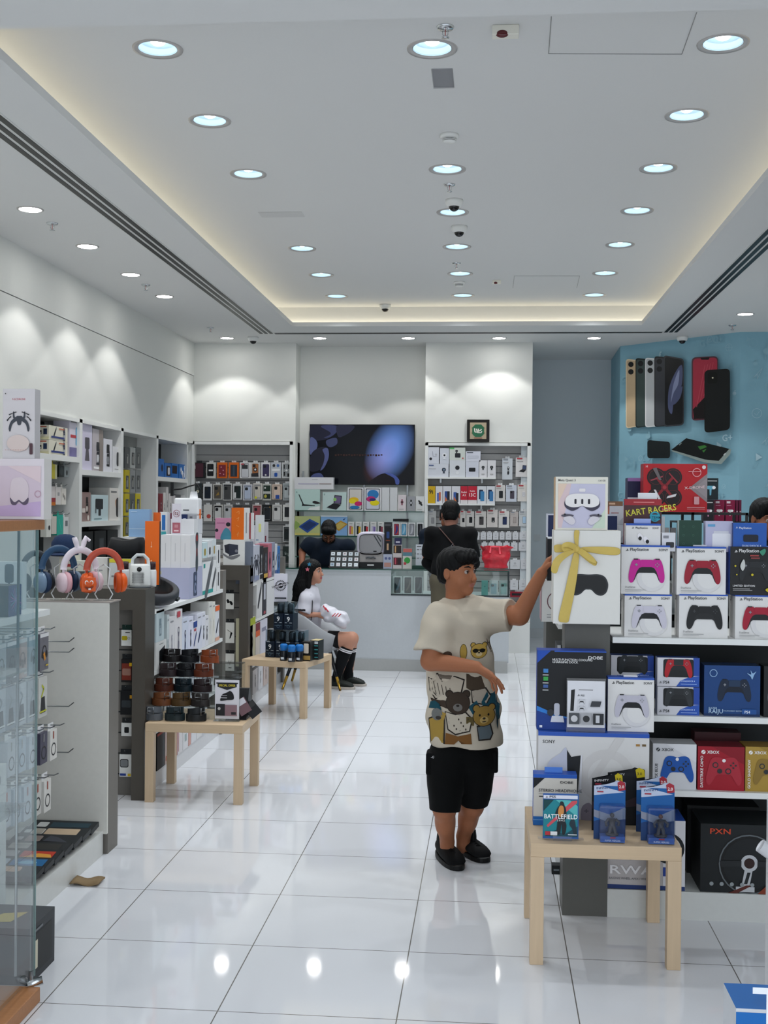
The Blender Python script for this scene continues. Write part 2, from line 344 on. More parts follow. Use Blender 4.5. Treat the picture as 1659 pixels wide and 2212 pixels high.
# floor: polished 60 cm tiles with a thin grey joint
fm = M('#dddfe3', .055, 0, 'floor', 0, 3, .012); nt = fm.node_tree
br = nt.nodes.new('ShaderNodeTexBrick'); br.offset = 0; br.squash = 1
for k, v in (('Scale', 1), ('Mortar Size', .0022), ('Mortar Smooth', .1), ('Brick Width', .6), ('Row Height', .6)): br.inputs[k].default_value = v
mp = nt.nodes.new('ShaderNodeMapping'); mp.inputs['Location'].default_value = (-.314+6, -4.5195+6, 0)
tcn = nt.nodes.new('ShaderNodeTexCoord'); nt.links.new(tcn.outputs['Object'], mp.inputs['Vector']); nt.links.new(mp.outputs['Vector'], br.inputs['Vector'])
pb = nt.nodes['Principled BSDF']; src = pb.inputs['Base Color'].links[0].from_socket
mx = nt.nodes.new('ShaderNodeMix'); mx.data_type = 'RGBA'; mx.inputs['B'].default_value = lin('#6d6a66')
nt.links.new(br.outputs['Fac'], mx.inputs['Factor']); nt.links.new(src, mx.inputs['A']); nt.links.new(mx.outputs['Result'], pb.inputs['Base Color'])
pb.inputs['Specular IOR Level'].default_value = .75
struct('floor', B().box(-4.2, -2, -.1, 4.2, 16, 0, fm))
struct('wall_left', B().box(-3.62, 1, 3.215, -3.5, 14.4, 3.62, WALL).box(-3.62, 1, 2.41, -3.506, 14.4, 3.209, WALL).box(-3.62, 1, 3.2, -3.515, 14.4, 3.22, DARK).box(-4.1, 1, 0, -3.98, 14.4, 3.6, WALL).box(-3.98, 1, 0, -3.5, 8.93, 2.41, WALL))
# back wall: two piers that hold the slat panels, a recess with the television between them
bw = B()
for x0, x1, zb in ((-3.62, -2.28, 0), (-.75, .49, 0)):
    bw.box(x0, 13.95, 2.44, x1, 14.6, 3.62, WALL)                     # above the panel
    bw.box(x0, 13.95, 0, (-3.53 if x0 < -3 else -.725), 14.6, 2.44, WALL)
    bw.box((-2.31 if x0 < -3 else .462), 13.95, 0, x1, 14.6, 2.44, WALL)
    bw.box(x0, 14.12, 0, x1, 14.6, 2.44, WALL)
bw.box(-2.28, 14.28, 0, -.75, 14.6, 3.62, WALL)
struct('wall_back', bw)
struct('wall_rear_corridor', B().box(.3, 15.6, 0, 1.56, 15.75, 3.65, GREYW).box(.37, 14.0, 0, .485, 15.62, 3.62, GREYW))
struct('baseboard_rear', B().box(.49, 15.57, 0, 1.55, 15.6, .12, M('#c9cdd0', .4)))
struct('wall_right', B().box(4.0, 1, 0, 4.12, 14, 3.62, WALL))
# diagonal feature wall with the mural
MUR = M('#8ab8c9', .55, 0, 'mural', 0, 6, .03)
p1_, p2_, p3_ = Vector((1.528, 14.298, 0)), Vector((2.684, 13.161, 0)), Vector((4.02, 13.161, 0))
mw = B()
def wallseg(b, a, c, h, mat):
    n = Vector((0, 0, 1)).cross(c-a).normalized()*.1; v = [a, c, c+n, a+n]
    b.add([tuple(q) for q in v]+[(q.x, q.y, h) for q in v], [(0, 1, 5, 4), (1, 2, 6, 5), (2, 3, 7, 6), (3, 0, 4, 7), (4, 5, 6, 7)], mat)
wallseg(mw, Vector((1.556, 15.7, 0)), p1_, 3.62, MUR); wallseg(mw, p1_, p2_, 3.62, MUR); wallseg(mw, p2_, p3_, 3.62, MUR)
# line-drawn app-style glyphs scattered over the blue paper (speech bubbles, planes, phones, play keys)
rn = random.Random(3)
PALE = '#92bccb'; PALE2 = '#b0ced9'
def mural_ops(n, w, h, x0=.03):
    ops = []
    for i in range(n):
        cx = x0+(1-2*x0)*rn.random(); cy = .45+.54*rn.random(); r = .035/w*(.7+.9*rn.random()); k = rn.choice('bptgfaco'); a = w/h; c = rn.choice([PALE, PALE, PALE2])
        if k == 'b': ops += [('o', cx, cy, r, r*.12, c), ('p', [(cx-r*.9, cy-r*a), (cx-r*.3, cy-r*a*.9), (cx-r*.8, cy-r*a*.4)], c)]
        elif k == 'p': ops += [('p', [(cx-r*.5, cy-r*a*.8), (cx+r*.8, cy), (cx-r*.5, cy+r*a*.8)], c)]
        elif k == 't': ops += [('l', [(cx-r, cy-r*a), (cx+r, cy+r*a*1.2), (cx-r*.1, cy-r*a*1.3), (cx-r*.1, cy-r*a*.2), (cx-r, cy-r*a)], .004, c)]
        elif k == 'g': ops += [('t', cx, cy-r*a*.7, .07, 'G+', c, 'c')]
        elif k == 'f': ops += [('t', cx, cy-r*a*.7, .09, 'f', c, 'c')]
        elif k == 'a': ops += [('e', cx, cy, r*.8, r*a*.7, c), ('e', cx+r*.25, cy+r*a, r*.25, r*a*.25, c)]
        elif k == 'c': ops += [('o', cx, cy, r, r*.1, c), ('l', [(cx-r*.5, cy), (cx, cy-r*a*.4), (cx+r*.5, cy+r*a*.4)], .004, c)]
        else: ops += [('o', cx, cy, r*1.3, r*.08, c), ('l', [(cx-r*1.3, cy), (cx+r*1.3, cy)], .003, c), ('l', [(cx, cy-r*1.3*a), (cx, cy+r*1.3*a)], .003, c)]
    return ops
d12 = (p2_-p1_); LW = d12.length
def mf(u, v):     # photo pixel -> fraction of the diagonal wall
    n = Vector((0, 0, 1)).cross(d12).normalized(); r = ray(u, v); t = (p1_-O0).dot(n)/r.dot(n); q = O0+r*t
    return ((Vector((q.x, q.y, 0))-p1_).dot(d12.normalized())/LW, q.z/3.62)
def mp_(pts): return [mf(*q) for q in pts]
def rphone(u0, v0, u1, v1, v2, v3, r):   # rounded quad: left edge u0 (v0..v3), right edge u1 (v1..v2)
    q = []
    A, B_, C, D = (u0, v0), (u1, v1), (u1, v2), (u0, v3)
    for p, n1, n2 in ((A, D, B_), (B_, A, C), (C, B_, D), (D, C, A)):
        l1 = math.hypot(n1[0]-p[0], n1[1]-p[1]); l2 = math.hypot(n2[0]-p[0], n2[1]-p[1])
        s1 = (p[0]+(n1[0]-p[0])*r/l1, p[1]+(n1[1]-p[1])*r/l1); s2 = (p[0]+(n2[0]-p[0])*r/l2, p[1]+(n2[1]-p[1])*r/l2)
        for j in range(6):
            t = j/5; q.append(((1-t)**2*s1[0]+2*t*(1-t)*p[0]+t*t*s2[0], (1-t)**2*s1[1]+2*t*(1-t)*p[1]+t*t*s2[1]))
    return q
ops = mural_ops(75, LW, 3.62)
for i, (u0, v0, c, rim) in enumerate([(1358, 776, '#bfa888', '#dcc9a8'), (1379, 774, '#3c4a48', '#1d2524'), (1400, 773, '#b9bdbf', '#e2e4e4'), (1420, 770, '#3b3d43', '#1d1f22')]):
    ops += [('p', mp_(rphone(u0, v0, u0+30, v0+3, 921, 926-i, 7)), rim), ('p', mp_(rphone(u0+2, v0+3, u0+28, v0+6, 919, 924-i, 6)), c)]
    for dv in (12, 28): ops += [('p', mp_([(u0+11+6*math.cos(a), v0+dv+6*math.sin(a)) for a in [k*.628 for k in range(10)]]), '#15181a')]
ops += [('p', mp_(rphone(1440, 768, 1484, 776, 919, 923, 8)), '#3a3d42'), ('p', mp_(rphone(1443, 771, 1482, 779, 916, 920, 7)), '#101114')]
for q in [[(1480, 790), (1466, 805), (1452, 840), (1450, 880), (1458, 895), (1462, 870), (1470, 850), (1480, 830)], [(1481, 835), (1468, 850), (1456, 862), (1462, 875), (1476, 860)]]:
    ops += [('s', mp_(q), '#555c7d')]
ops += [('s', mp_([(1474, 800), (1462, 830), (1456, 870), (1462, 850), (1472, 830)]), '#8f97b8')]
ops += [('p', mp_(rphone(1501, 773, 1558, 770, 905, 910, 10)), '#5d3a44'), ('p', mp_(rphone(1504, 776, 1556, 773, 902, 907, 9)), '#b5364a'),
        ('p', mp_([(1504, 885), (1530, 858), (1530, 905), (1506, 906)]), '#1a1416'), ('p', mp_([(1520, 774), (1540, 773), (1538, 778), (1522, 778)]), '#1a1416')]
for k in range(4): ops += [('l', mp_([(1512+8*k, 880-12*k), (1530+6*k, 790-2*k)]), .006, '#cf5a68')]
ops += [('p', mp_(rphone(1529, 801, 1584, 797, 929, 936, 10)), '#0c0d0e'), ('p', mp_(rphone(1531, 803, 1582, 799, 927, 933, 9)), '#16191a'),
        ('p', mp_(rphone(1536, 806, 1557, 805, 828, 830, 5)), '#070808'), ('p', mp_([(1547+2*math.cos(a), 817+2*math.sin(a)) for a in range(6)]), '#e8e4c8')]
ops += [('p', mp_(rphone(1406, 951, 1455, 955, 990, 990, 6)), '#1a2022'), ('p', mp_([(1490, 947), (1587, 971), (1585, 981), (1566, 1003), (1530, 1000), (1458, 975)]), '#8e9c98'),
        ('p', mp_([(1490, 947), (1583, 970), (1560, 996), (1530, 993), (1458, 972)]), '#111617'), ('p', mp_([(1515, 965), (1530, 962), (1535, 966), (1520, 972)]), '#3d7a38'), ('p', mp_([(1524, 974), (1534, 970), (1528, 978)]), '#3d7a38'),
        ('l', mp_([(1475, 962), (1480, 957)]), .01, '#8e9c98'), ('l', mp_([(1571, 984), (1575, 980)]), .014, '#c9cfcc')]
mw.art((p1_, d12, (0, 0, 3.62)), ops)
mw.art((p2_, (p3_-p2_), (0, 0, 3.62)), mural_ops(60, 1.34, 3.62))
mw.art(((1.556, 15.7, 0), p1_-Vector((1.556, 15.7, 0)), (0, 0, 3.62)), mural_ops(14, 1.4, 3.62))
struct('wall_mural', mw)
# ---- ceilings
XL, XR, YN, YF = -2.11, 1.57, 4.67, 12.65
lc = B(); T_ = .045
lc.box(-4.1, .5, ZL, 4.1, YN, ZL+T_, CEIL); lc.box(-4.1, YN, ZL, XL, YF, ZL+T_, CEIL); lc.box(XR, YN, ZL, 4.1, YF, ZL+T_, CEIL); lc.box(-4.1, YF, ZL, 4.1, 15.8, ZL+T_, CEIL)
struct('ceiling', lc)
DL = [(x, y) for y in (5.62, 6.73, 7.84) for x in (-1.585, -.285, 1.05)]+[(x, y) for y in (8.8, 9.94, 11.11, 12.25) for x in (-1.585, -.285, 1.05)]
DL = [(-1.585, 5.56), (-.287, 5.64), (1.06, 5.66), (-1.585, 6.62), (1.06, 6.68), (-1.585, 7.70), (-.285, 7.66), (1.05, 7.71), (-.285, 8.78), (1.05, 8.80),
      (-1.585, 9.96), (-.285, 9.95), (1.05, 9.93), (-1.585, 11.11), (-.285, 11.1), (1.045, 11.13), (-1.585, 12.25), (-.285, 12.25), (1.045, 12.27)]
RH = .095
outer = [Vector((-2.45, 4.3, ZU)), Vector((1.92, 4.3, ZU)), Vector((1.92, 12.93, ZU)), Vector((-2.45, 12.93, ZU))]
loops = [outer]+[[Vector((x+RH*math.cos(-a*math.pi/12), y+RH*math.sin(-a*math.pi/12), ZU)) for a in range(24)] for x, y in DL]
uc = B(); flat = [q for l in loops for q in l]
uc.add([tuple(q) for q in flat], [t if (flat[t[1]]-flat[t[0]]).cross(flat[t[2]]-flat[t[0]]).z < 0 else t[::-1] for t in geometry.tessellate_polygon(loops)], CEIL)
for x0, y0, x1, y1 in ((-2.5, 4.2, -2.45, 13), (1.92, 4.2, 1.97, 13), (-2.45, 12.93, 1.92, 13), (-2.45, 4.2, 1.92, 4.3)):
    uc.box(x0, y0, ZL+T_, x1, y1, ZU+.01, CEIL)
uc.box(-2.6, 4.2, ZU+.2, 2, 13, ZU+.22, CEIL)
struct('ceiling_tray', uc)
# access hatches: hairline joints
def hatch(q, lab):
    pts = [at(u, v, z=ZU-.001) for u, v in q]; b = B()
    for a, c in zip(pts, pts[1:]): b.tube([a, c], .0022, '#8b8d8d', 4)
    b.obj('trim_hatch', kind='structure')
hatch([(1191, 36), (1185, 116), (1473, 117), (1505, 27)], 0); hatch([(1108, 622), (1111, 596), (1252, 596), (1246, 622)], 0)
struct('trim_ceiling_patch', B().box(*at(566, 470, z=ZU-.003)[:2], ZU-.003, *at(652, 457, z=ZU)[:2], ZU-.001, M('#cfd0cf', .8)))
# cove strips
COVE = M((1.0, .90, .70), L_COVE, 0, 'emit')
cs = thing('cove_light_strip', 'warm white led strip hidden in the ceiling tray cove', 'light', (0, 0, ZL+T_))
for x0, y0, x1, y1 in ((-2.43, 4.4, -2.40, 12.85), (1.87, 4.4, 1.90, 12.85), (-2.4, 12.88, 1.87, 12.91)):
    B().box(x0, y0, .0, x1, y1, .012, COVE).obj('strip', cs)
# linear slot diffusers
def slot(x0, y0, x1, y1, nsl, lab):
    t = thing('linear_air_diffuser', lab, 'air vent', ((x0+x1)/2, (y0+y1)/2, ZL)); hx, hy = (x1-x0)/2, (y1-y0)/2
    B().box(-hx, -hy, -.003, hx, hy, .001, M('#d9dad8', .5)).obj('frame', t)
    for k in range(nsl):
        if hx < hy: w = 2*hx/nsl; a = -hx+w*(k+.5); B().box(a-.017, -hy+.01, -.006, a+.017, hy-.01, -.002, BLACK).obj('slot', t)
        else: w = 2*hy/nsl; a = -hy+w*(k+.5); B().box(-hx+.01, a-.014, -.006, hx-.01, a+.014, -.002, BLACK).obj('slot', t)
slot(-2.57, 4.7, -2.40, 13.16, 3, 'long triple black slot air diffuser in the ceiling over the left wall')
slot(1.86, 4.7, 2.02, 13.16, 3, 'long triple black slot air diffuser in the ceiling on the mural side')
slot(-2.40, 13.1, 1.86, 13.2, 2, 'thin dark slot air diffuser running across the rear ceiling')
# recessed downlights in the tray
NUM = ['first', 'second', 'third', 'fourth', 'fifth', 'sixth', 'seventh', 'eighth', 'ninth', 'tenth']
rows = {-1.585: 'left', -.285: 'middle', 1.05: 'right'}; cnts = {}
glow = M((.80, .90, 1.0), 22, 0, 'emit'); glow2 = M((.70, .86, 1.0), .8, 0, 'emit')
refl = M('#a8c0d0', .3, .3); rim = M('#b9b6b4', .35, .2)
proto = None
for x, y in DL:
    rn_ = min(rows, key=lambda k: abs(k-x)); cnts[rn_] = cnts.get(rn_, 0)+1
    lab = 'round recessed downlight, %s from the front in the %s row of the ceiling tray' % (NUM[cnts[rn_]-1], rows[rn_])
    if proto is None:
        proto = t = thing('ceiling_downlight', lab, 'ceiling light', (x, y, ZU), 0, 'recessed downlights in the ceiling tray')
        B().lathe([(RH-.006, .004), (RH+.004, -.004), (.118, -.006), (.12, 0)], rim, 32, cap=False).obj('trim_ring', t)
        B().lathe([(RH-.004, .0), (.082, .03), (.078, .032), (.066, .075)], refl, 32, mats={0: M('#b9d4e2', .4)}, cap=False).obj('reflector', t)
        B().lathe([(.001, .0705), (.03, .0705), (.066, .074)], glow2, 32, mats={0: glow}, cap=False).ball((0, 0, .036), (.036, .036, .022), M((.92, .97, 1.0), 6, 0, 'emit')).obj('lamp', t)
    else: copy_tree(proto, (x, y, ZU), label=lab)
    ld = bpy.data.lights.new('downlight', 'SPOT'); ld.energy = L_DOWN; ld.color = (.92, .96, 1); ld.spot_size = math.radians(126); ld.spot_blend = .8; ld.shadow_soft_size = .02
    lo = bpy.data.objects.new('downlight_lamp', ld); COL.objects.link(lo); lo.location = (x, y, ZU-.002)
# flat spots in the low ceiling, washing the walls
SP = [(-3.0, 5.35, 'a'), (-3.0, 6.45, 'a'), (-2.99, 7.55, 'a'), (-2.99, 8.66, 'a'), (-2.99, 9.74, 'a'), (-2.99, 10.78, 'a'), (-3.01, 13.5, 'b'), (-1.94, 13.53, 'b'), (-.93, 13.55, 'b'), (.097, 13.57, 'b'), (1.16, 13.59, 'b'), (2.48, 11.95, 'c'), (2.48, 9.9, 'c'), (2.48, 7.9, 'c'), (2.48, 6.0, 'c')]
disc = M((1.0, .98, .95), 30, 0, 'emit'); proto = None; ia = ib = ic_ = 0
for x, y, g in SP:
    if g == 'a': ia += 1; lab = 'flat round ceiling spot, %s from the front along the left wall' % NUM[ia-1]
    elif g == 'b': ib += 1; lab = 'flat round ceiling spot, %s from the left along the back wall' % NUM[ib-1]
    else: ic_ += 1; lab = 'flat round ceiling spot, %s from the mural on the right side' % NUM[ic_-1]
    if proto is None:
        proto = t = thing('ceiling_spot', lab, 'ceiling light', (x, y, ZL), 0, 'flat spots in the low ceiling')
        B().lathe([(.07, -.001), (.074, -.006), (.085, -.004), (.086, .0)], rim, 28, cap=False).obj('trim_ring', t)
        B().lathe([(.0005, -.004), (.07, -.004)], disc, 28).obj('lens', t)
    else: copy_tree(proto, (x, y, ZL), label=lab)
    ld = bpy.data.lights.new('spot', 'SPOT'); ld.energy = L_SPOT; ld.spot_size = math.radians(104); ld.spot_blend = .22; ld.shadow_soft_size = .05; ld.color = (1, .985, .965)
    lo = bpy.data.objects.new('spot_lamp', ld); COL.objects.link(lo); lo.location = (x, y, ZL-.02)
# sprinklers, detectors, cameras on the ceilings
def sprinkler(p, lab):
    t = thing('sprinkler', lab, 'sprinkler', p)
    B().lathe([(.001, -.012), (.035, -.01), (.04, -.002), (.04, 0)], CHROME, 20).obj('escutcheon', t)
    b = B()
    for s_ in (-1, 1): b.tube([(0, 0, -.01), (.012*s_, 0, -.02), (.012*s_, 0, -.035), (0, 0, -.048)], .0025, CHROME, 6)
    b.lathe([(.001, -.05), (.018, -.05), (.018, -.047), (.001, -.047)], CHROME, 14); b.tube([(0, 0, -.01), (0, 0, -.05)], .002, '#a33', 6); b.obj('frame', t)
for u, v, z, l in [(962, 58, ZU, 'chrome ceiling sprinkler in front of the middle downlight row'), (971, 398, ZU, 'ceiling sprinkler just in front of the nearer dome camera'), (986, 568, ZU, 'ceiling sprinkler behind the farther dome camera'), (997, 666, ZU, 'ceiling sprinkler next to the rear cove'),
                   (113, 482, ZL, 'ceiling sprinkler beside the third spot along the left wall'), (315, 615, ZL, 'ceiling sprinkler between two spots along the left wall'), (455, 708, ZL, 'ceiling sprinkler near the back left corner'), (1582, 702, ZL, 'ceiling sprinkler above the mural')]:
    sprinkler(at(u, v, z=z), l)
def dome(p, lab, s=1.0):
    t = thing('dome_camera', lab, 'security camera', p)
    b = B().lathe([(.001, 0), (.062*s, 0), (.062*s, -.02*s), (.052*s, -.045*s), (.04*s, -.048*s), (.001, -.048*s)], WHITE, 24); b.obj('housing', t)
    B().ball((0, 0, -.045*s), (.038*s, .038*s, .036*s), M('#0b0d10', .08), 20).obj('dome', t)
for u, v, z, l in [(981, 432, ZU, 'white dome camera in front of the fourth middle downlight'), (992, 489, ZU, 'white dome camera between the fourth and fifth middle downlights'), (832, 658, ZU, 'white dome camera by the rear cove, left of the middle row'),
                   (547, 728, ZL, 'white dome camera at the back left corner of the low ceiling'), (1474, 727, ZL, 'white dome camera in front of the mural')]:
    dome(at(u, v, z=z), l)
for u, v, l in [(971, 291, 'white smoke detector in front of the third middle downlight'), (992, 609, 'white smoke detector in front of the rear middle downlight')]:
    t = thing('smoke_detector', l, 'smoke detector', at(u, v, z=ZU))
    B().lathe([(.001, 0), (.055, 0), (.053, -.018), (.04, -.022)], WHITE, 24).obj('base', t)
    B().lathe([(.04, -.022), (.036, -.026), (.04, -.03), (.036, -.034), (.04, -.038), (.03, -.046), (.001, -.047)], WHITE, 24, mats={1: BLACK, 3: BLACK}).obj('sensor', t)
for u, v, l, s_ in [(1092, 58, 'white box motion sensor with a dark red window near the front downlights', 1.5), (1073, 606, 'small white motion sensor near the rear hatch', 1)]:
    t = thing('motion_sensor', l, 'sensor', at(u, v, z=ZU)); B().box(-.04*s_, -.03, -.03*s_, .04*s_, .03, 0, '#e8e6da').obj('housing', t, bevel=.004)
    B().ball((-.01*s_, -.022, -.026*s_), (.02*s_, .014, .012*s_), M('#5a1a1c', .15)).obj('lens', t)
q = at(957, 168, z=ZU); t = thing('ceiling_card_holder', 'clear plastic card pocket stuck on the ceiling behind the middle downlight', 'card holder', q)
B().box(-.05, -.13, -.004, .05, .13, 0, M('#c4c6cb', .25)).obj('card', t); B().box(-.054, -.14, -.006, .054, .14, -.004, M('#ffffff', .05, 0, 'glass')).obj('pocket', t)
q = at(1004, 630, z=ZU)
# ================================================================ FURNITURE
WOODH = M('#c8b091', .45, 0, 'wood', 0, 1, .10)
WOODV = M('#c8b091', .45, .001, 'wood', 0, 1, .10)
def low_table(x0, y0, rz, label, w=.55, d=.55):
    t = thing('side_table', label, 'table', (x0, y0, 0), rz, 'low pale wood tables')
    B().box(0, 0, .40, w, d, .45, WOODH).obj('tabletop', t, bevel=.002)
    for i in (0, 1):
        for j in (0, 1):
            B().box(0, 0, 0, .05, .05, .40, WOODV).obj('leg', t, (i*(w-.05), j*(d-.05), 0), bevel=.0015)
low_table(.167, 4.443, .01, 'low pale wood table in the right foreground with game packs on top')
low_table(-1.927, 6.618, 0, 'low pale wood table on the left with coiled belts on top', .56, .51)
low_table(-1.965, 9.46, -.22, 'low pale wood table farthest back, by the seated girl', .55, .6)
# ---- right gondola (end facing the front of the shop)
GR = thing('display_gondola', 'dark grey display gondola on the right stacked with game controller boxes', 'shelving unit', (.32, 5.0, 0))
def GB(name, bx, mat, par=GR, o=(.32, 5.0, 0), **k):
    b = B(); 
    for q in (bx if isinstance(bx[0], tuple) else [bx]): b.box(q[0]-o[0], q[1]-o[1], q[2]-o[2], q[3]-o[0], q[4]-o[1], q[5]-o[2], mat)
    return b.obj(name, par, **k)
GB('end_post', (.32, 5.0, 0, .505, 5.19, 1.215), M('#5a5a56', .4))
GB('back_panel', (.505, 5.44, .1, 2.3, 5.48, 1.215), M('#1d2224', .5)); GB('top_deck', (.55, 5.44, 1.19, 2.3, 6.9, 1.215), M('#3a3c3c', .4))
GB('plinth', [(.505, 5.0, 0, 2.3, 6.9, .115), (.335, 5.19, 0, .505, 6.6, .1)], M('#c9cbc8', .3)); GB('side_body', (.62, 5.48, .1, 2.3, 6.9, 1.19), DARK)
for zt in (1.16, .84, .533): GB('shelf', (.515, 4.99, zt-.024, 2.3, 5.44, zt), WHITE)
for zt in (1.16, .84, .533): GB('aisle_shelf', (.32, 5.2, zt-.02, .50 if zt > 2 else .61, 6.6, zt), WHITE) if False else GB('aisle_shelf', (.32, 5.48, zt-.02, .62, 6.6, zt), WHITE)
GB('rear_post', (.32, 6.6, 0, .62, 6.9, 1.20), M('#5a5a56', .4))
# second gondola behind it
GB('display_gondola', (1.2, 7.85, 0, 3.6, 9.2, 1.2), M('#4b4d4c', .45), None, (0, 0, 0), label='dark display gondola standing behind the controller shelves, near the mural', cat='shelving unit')
# ---- left gondola A (open side with hooks, end panel, base shelf)
GA = thing('display_gondola', 'white and grey wall gondola with hooks behind the glass cabinet on the left', 'shelving unit', (-2.3, 4.3, 0)); oA = (-2.3, 4.3, 0)
GB('end_panel', (-2.62, 5.62, 0, -1.816, 5.772, 1.212), GREYD, GA, oA)
GB('panel_face', (-2.62, 5.605, .1, -1.816, 5.62, 1.212), M('#dcdad2', .4), GA, oA)
GB('panel_top', (-2.62, 5.605, 1.212, -1.81, 5.775, 1.218), M('#a59d96', .4), GA, oA)
GB('back_board', (-2.3, 4.03, .1, -2.26, 5.605, 1.2), M('#b4b5b1', .45), GA, oA)
GB('base_shelf', (-2.3, 4.03, 0, -1.835, 5.605, .115), M('#d5d6d2', .3), GA, oA); GB('base_tray', (-2.25, 5.15, .115, -1.98, 5.55, .135), M('#bfc1be', .3), GA, oA)
GB('upper_shelf', (-2.3, 4.03, 1.215, -1.86, 4.95, 1.24), WHITE, GA, oA)
def gondola(label, y0, y1, z1, postw, plate_z, xf=-1.94):
    g = thing('display_gondola', label, 'shelving unit', (xf, y0, 0)); o = (xf, y0, 0); w = 1.0
    GB('end_frame', [(xf-.075, y0, 0, xf, y0+.19, z1), (xf-w, y0, 0, xf-w+.3, y0+.19, z1), (xf-w+.3, y0, z1-.12, xf-.075, y0+.19, z1)], M('#4f4b45', .4), g, o)
    b = B(); b.box(-w+.3, .12, .0, -.075, .19, z1-.12, M('#77746f', .45))
    for k in range(9): b.box(-w+.3, .117, .12+k*.12, -.075, .12, .126+k*.12, DARK)
    b.obj('slat_board', g)
    GB('core', (xf-w+.1, y0+.19, .1, xf-.42, y1-.1, z1-.02), M('#8b8985', .45), g, o)
    GB('plinth', (xf-w, y0+.19, 0, xf-.02, y1-.1, .1), M('#d5d6d8', .3), g, o)
    GB('rear_post', (xf-w, y1-.1, 0, xf, y1, z1+.0), GREYD, g, o)
    for zt in plate_z: GB('shelf', (xf-.42, y0+.19, zt-.024, xf-.0, y1-.1, zt), WHITE, g, o)
    return g
GBq = gondola('grey display gondola with electronics boxes behind the table of belts', 6.65, 8.74, 1.205, .1, (1.07, .71, .36))
GCq = gondola('grey display gondola farther back beside the low table with blue perfume boxes', 9.58, 11.35, 1.195, .1, (1.04, .73, .36))
# hooks + small packs on the end boards
def hookpack(board_y, u0, v0, u1, v1, name, label, cat, body, front, group=None, tab='#202326', th=.03):
    o = FB(name, label, cat, u0, v0, u1, v1, board_y-.03, .018, body, front=front, group=group)
    w = o.dimensions.x; h = max(q.co.z for q in o.data.vertices)
    b = B().box(-w*.45, .008, h, w*.45, .010, h+th, P(tab)); b.tube([(0, .05, h+th*.6), (0, -.01, h+th*.6), (0, -.02, h+th*.9)], .0022, CHROME, 6); b.obj('hang_tab', o)
    return o
YB = 6.66+.10
hookpack(YB, 262, 1361, 284, 1395, 'luggage_tag_pack', 'white pack with a yellow speaker tag, topmost on the near end board', 'packaging', '#e4e6e2', [('rr', .05, .35, .6, .62, .1, '#b9a91f'), ('o', .75, .48, .12, .03, '#555'), ('r', .4, .82, .85, .86, '#222')], tab='#14332c')
hookpack(YB, 262, 1424, 286, 1474, 'phone_case_pack', 'black and rust red pack with a yellow corner, second on the near end board', 'packaging', '#1f1d1e', [('r', .05, .1, .9, .82, '#7a2f22'), ('rr', .1, .3, .85, .6, .1, '#9d7466'), ('r', .72, .7, .95, .85, '#e0b21e')])
hookpack(YB, 260, 1492, 286, 1544, 'phone_case_pack', 'black pack with a dark case and amber corner, third on the near end board', 'packaging', '#17191c', [('rr', .1, .3, .88, .6, .1, '#33393d'), ('r', .78, .68, .98, .82, '#d29a22')])
hookpack(YB, 262, 1562, 284, 1590, 'charger_pack', 'small white pack with a black power adapter, fourth on the near end board', 'packaging', '#e0e1de', [('rr', .3, .25, .75, .7, .08, '#17191c')])
hookpack(YB, 258, 1630, 284, 1678, 'speaker_pack', 'white pack with a grey rounded speaker and yellow corner, lowest on the near end board', 'packaging', '#e3e4e1', [('rr', .05, .42, .75, .8, .15, '#222'), ('rr', .1, .46, .7, .76, .12, '#7d8083'), ('r', .05, .05, .55, .15, '#26408f'), ('r', .7, .03, .95, .15, '#e2c025')])
YC = 9.58+.10
hookpack(YC, 487, 1282, 505, 1316, 'earphone_pack', 'white pack with black earphones, topmost on the far end board', 'packaging', '#dcdcd6', [('ic', 'buds', .5, .45, .9, ('#101214', '#101214'))])
hookpack(YC, 487, 1345, 506, 1389, 'adapter_pack', 'white pack with a black dongle, second on the far end board', 'packaging', '#dcdcd6', [('p', [(.45, .2), (.6, .25), (.8, .5), (.6, .55)], '#101214'), ('l', [(.2, .65), (.7, .5)], .003, '#101214')])
hookpack(YC, 487, 1412, 506, 1449, 'cable_pack', 'white pack with a coiled cable and two pins, third on the far end board', 'packaging', '#dcdcd6', [('l', [(.35, .6), (.5, .35), (.65, .6)], .003, '#777'), ('r', .35, .15, .7, .2, '#111')])
# ---- wall shelving cabinets on the left, set into the wall
YS = [8.93, 9.98, 11.14, 12.35, 13.64]
def cab(i, y0, y1, depth, shelves, lab, hooks=False):
    t = thing('wall_shelf_unit', lab, 'shelving unit', (-3.5, y0, 0)); H = 2.41
    b = B()
    for a in (0, y1-y0-.035): b.box(-depth, a, 0, .012, a+.035, H, WHITE)
    b.box(-depth, 0, H-.03, .012, y1-y0, H, WHITE); b.obj('carcass', t)
    B().box(-depth-.02, 0, 0, -depth, y1-y0, H, DARK if not hooks else M('#9c9d9a', .5)).obj('back_panel', t)
    for z in shelves: B().box(-depth, .035, z-.045, .012, y1-y0-.035, z, WHITE).obj('shelf', t)
    return t
cab(0, YS[0], YS[1], .30, (2.08,), 'white wall cabinet with a top shelf of blender boxes over rows of hooks')
cab(1, YS[1], YS[2], .30, (1.98, 1.53, 1.1, .6), 'white wall cabinet holding the coffee maker boxes')
cab(2, YS[2], YS[3], .20, (), 'white wall cabinet with yellow and grey accessory packs on hooks', True)
cab(3, YS[3], YS[4], .30, (1.98, 1.5, 1.0), 'white wall cabinet at the corner with blue and black boxes')
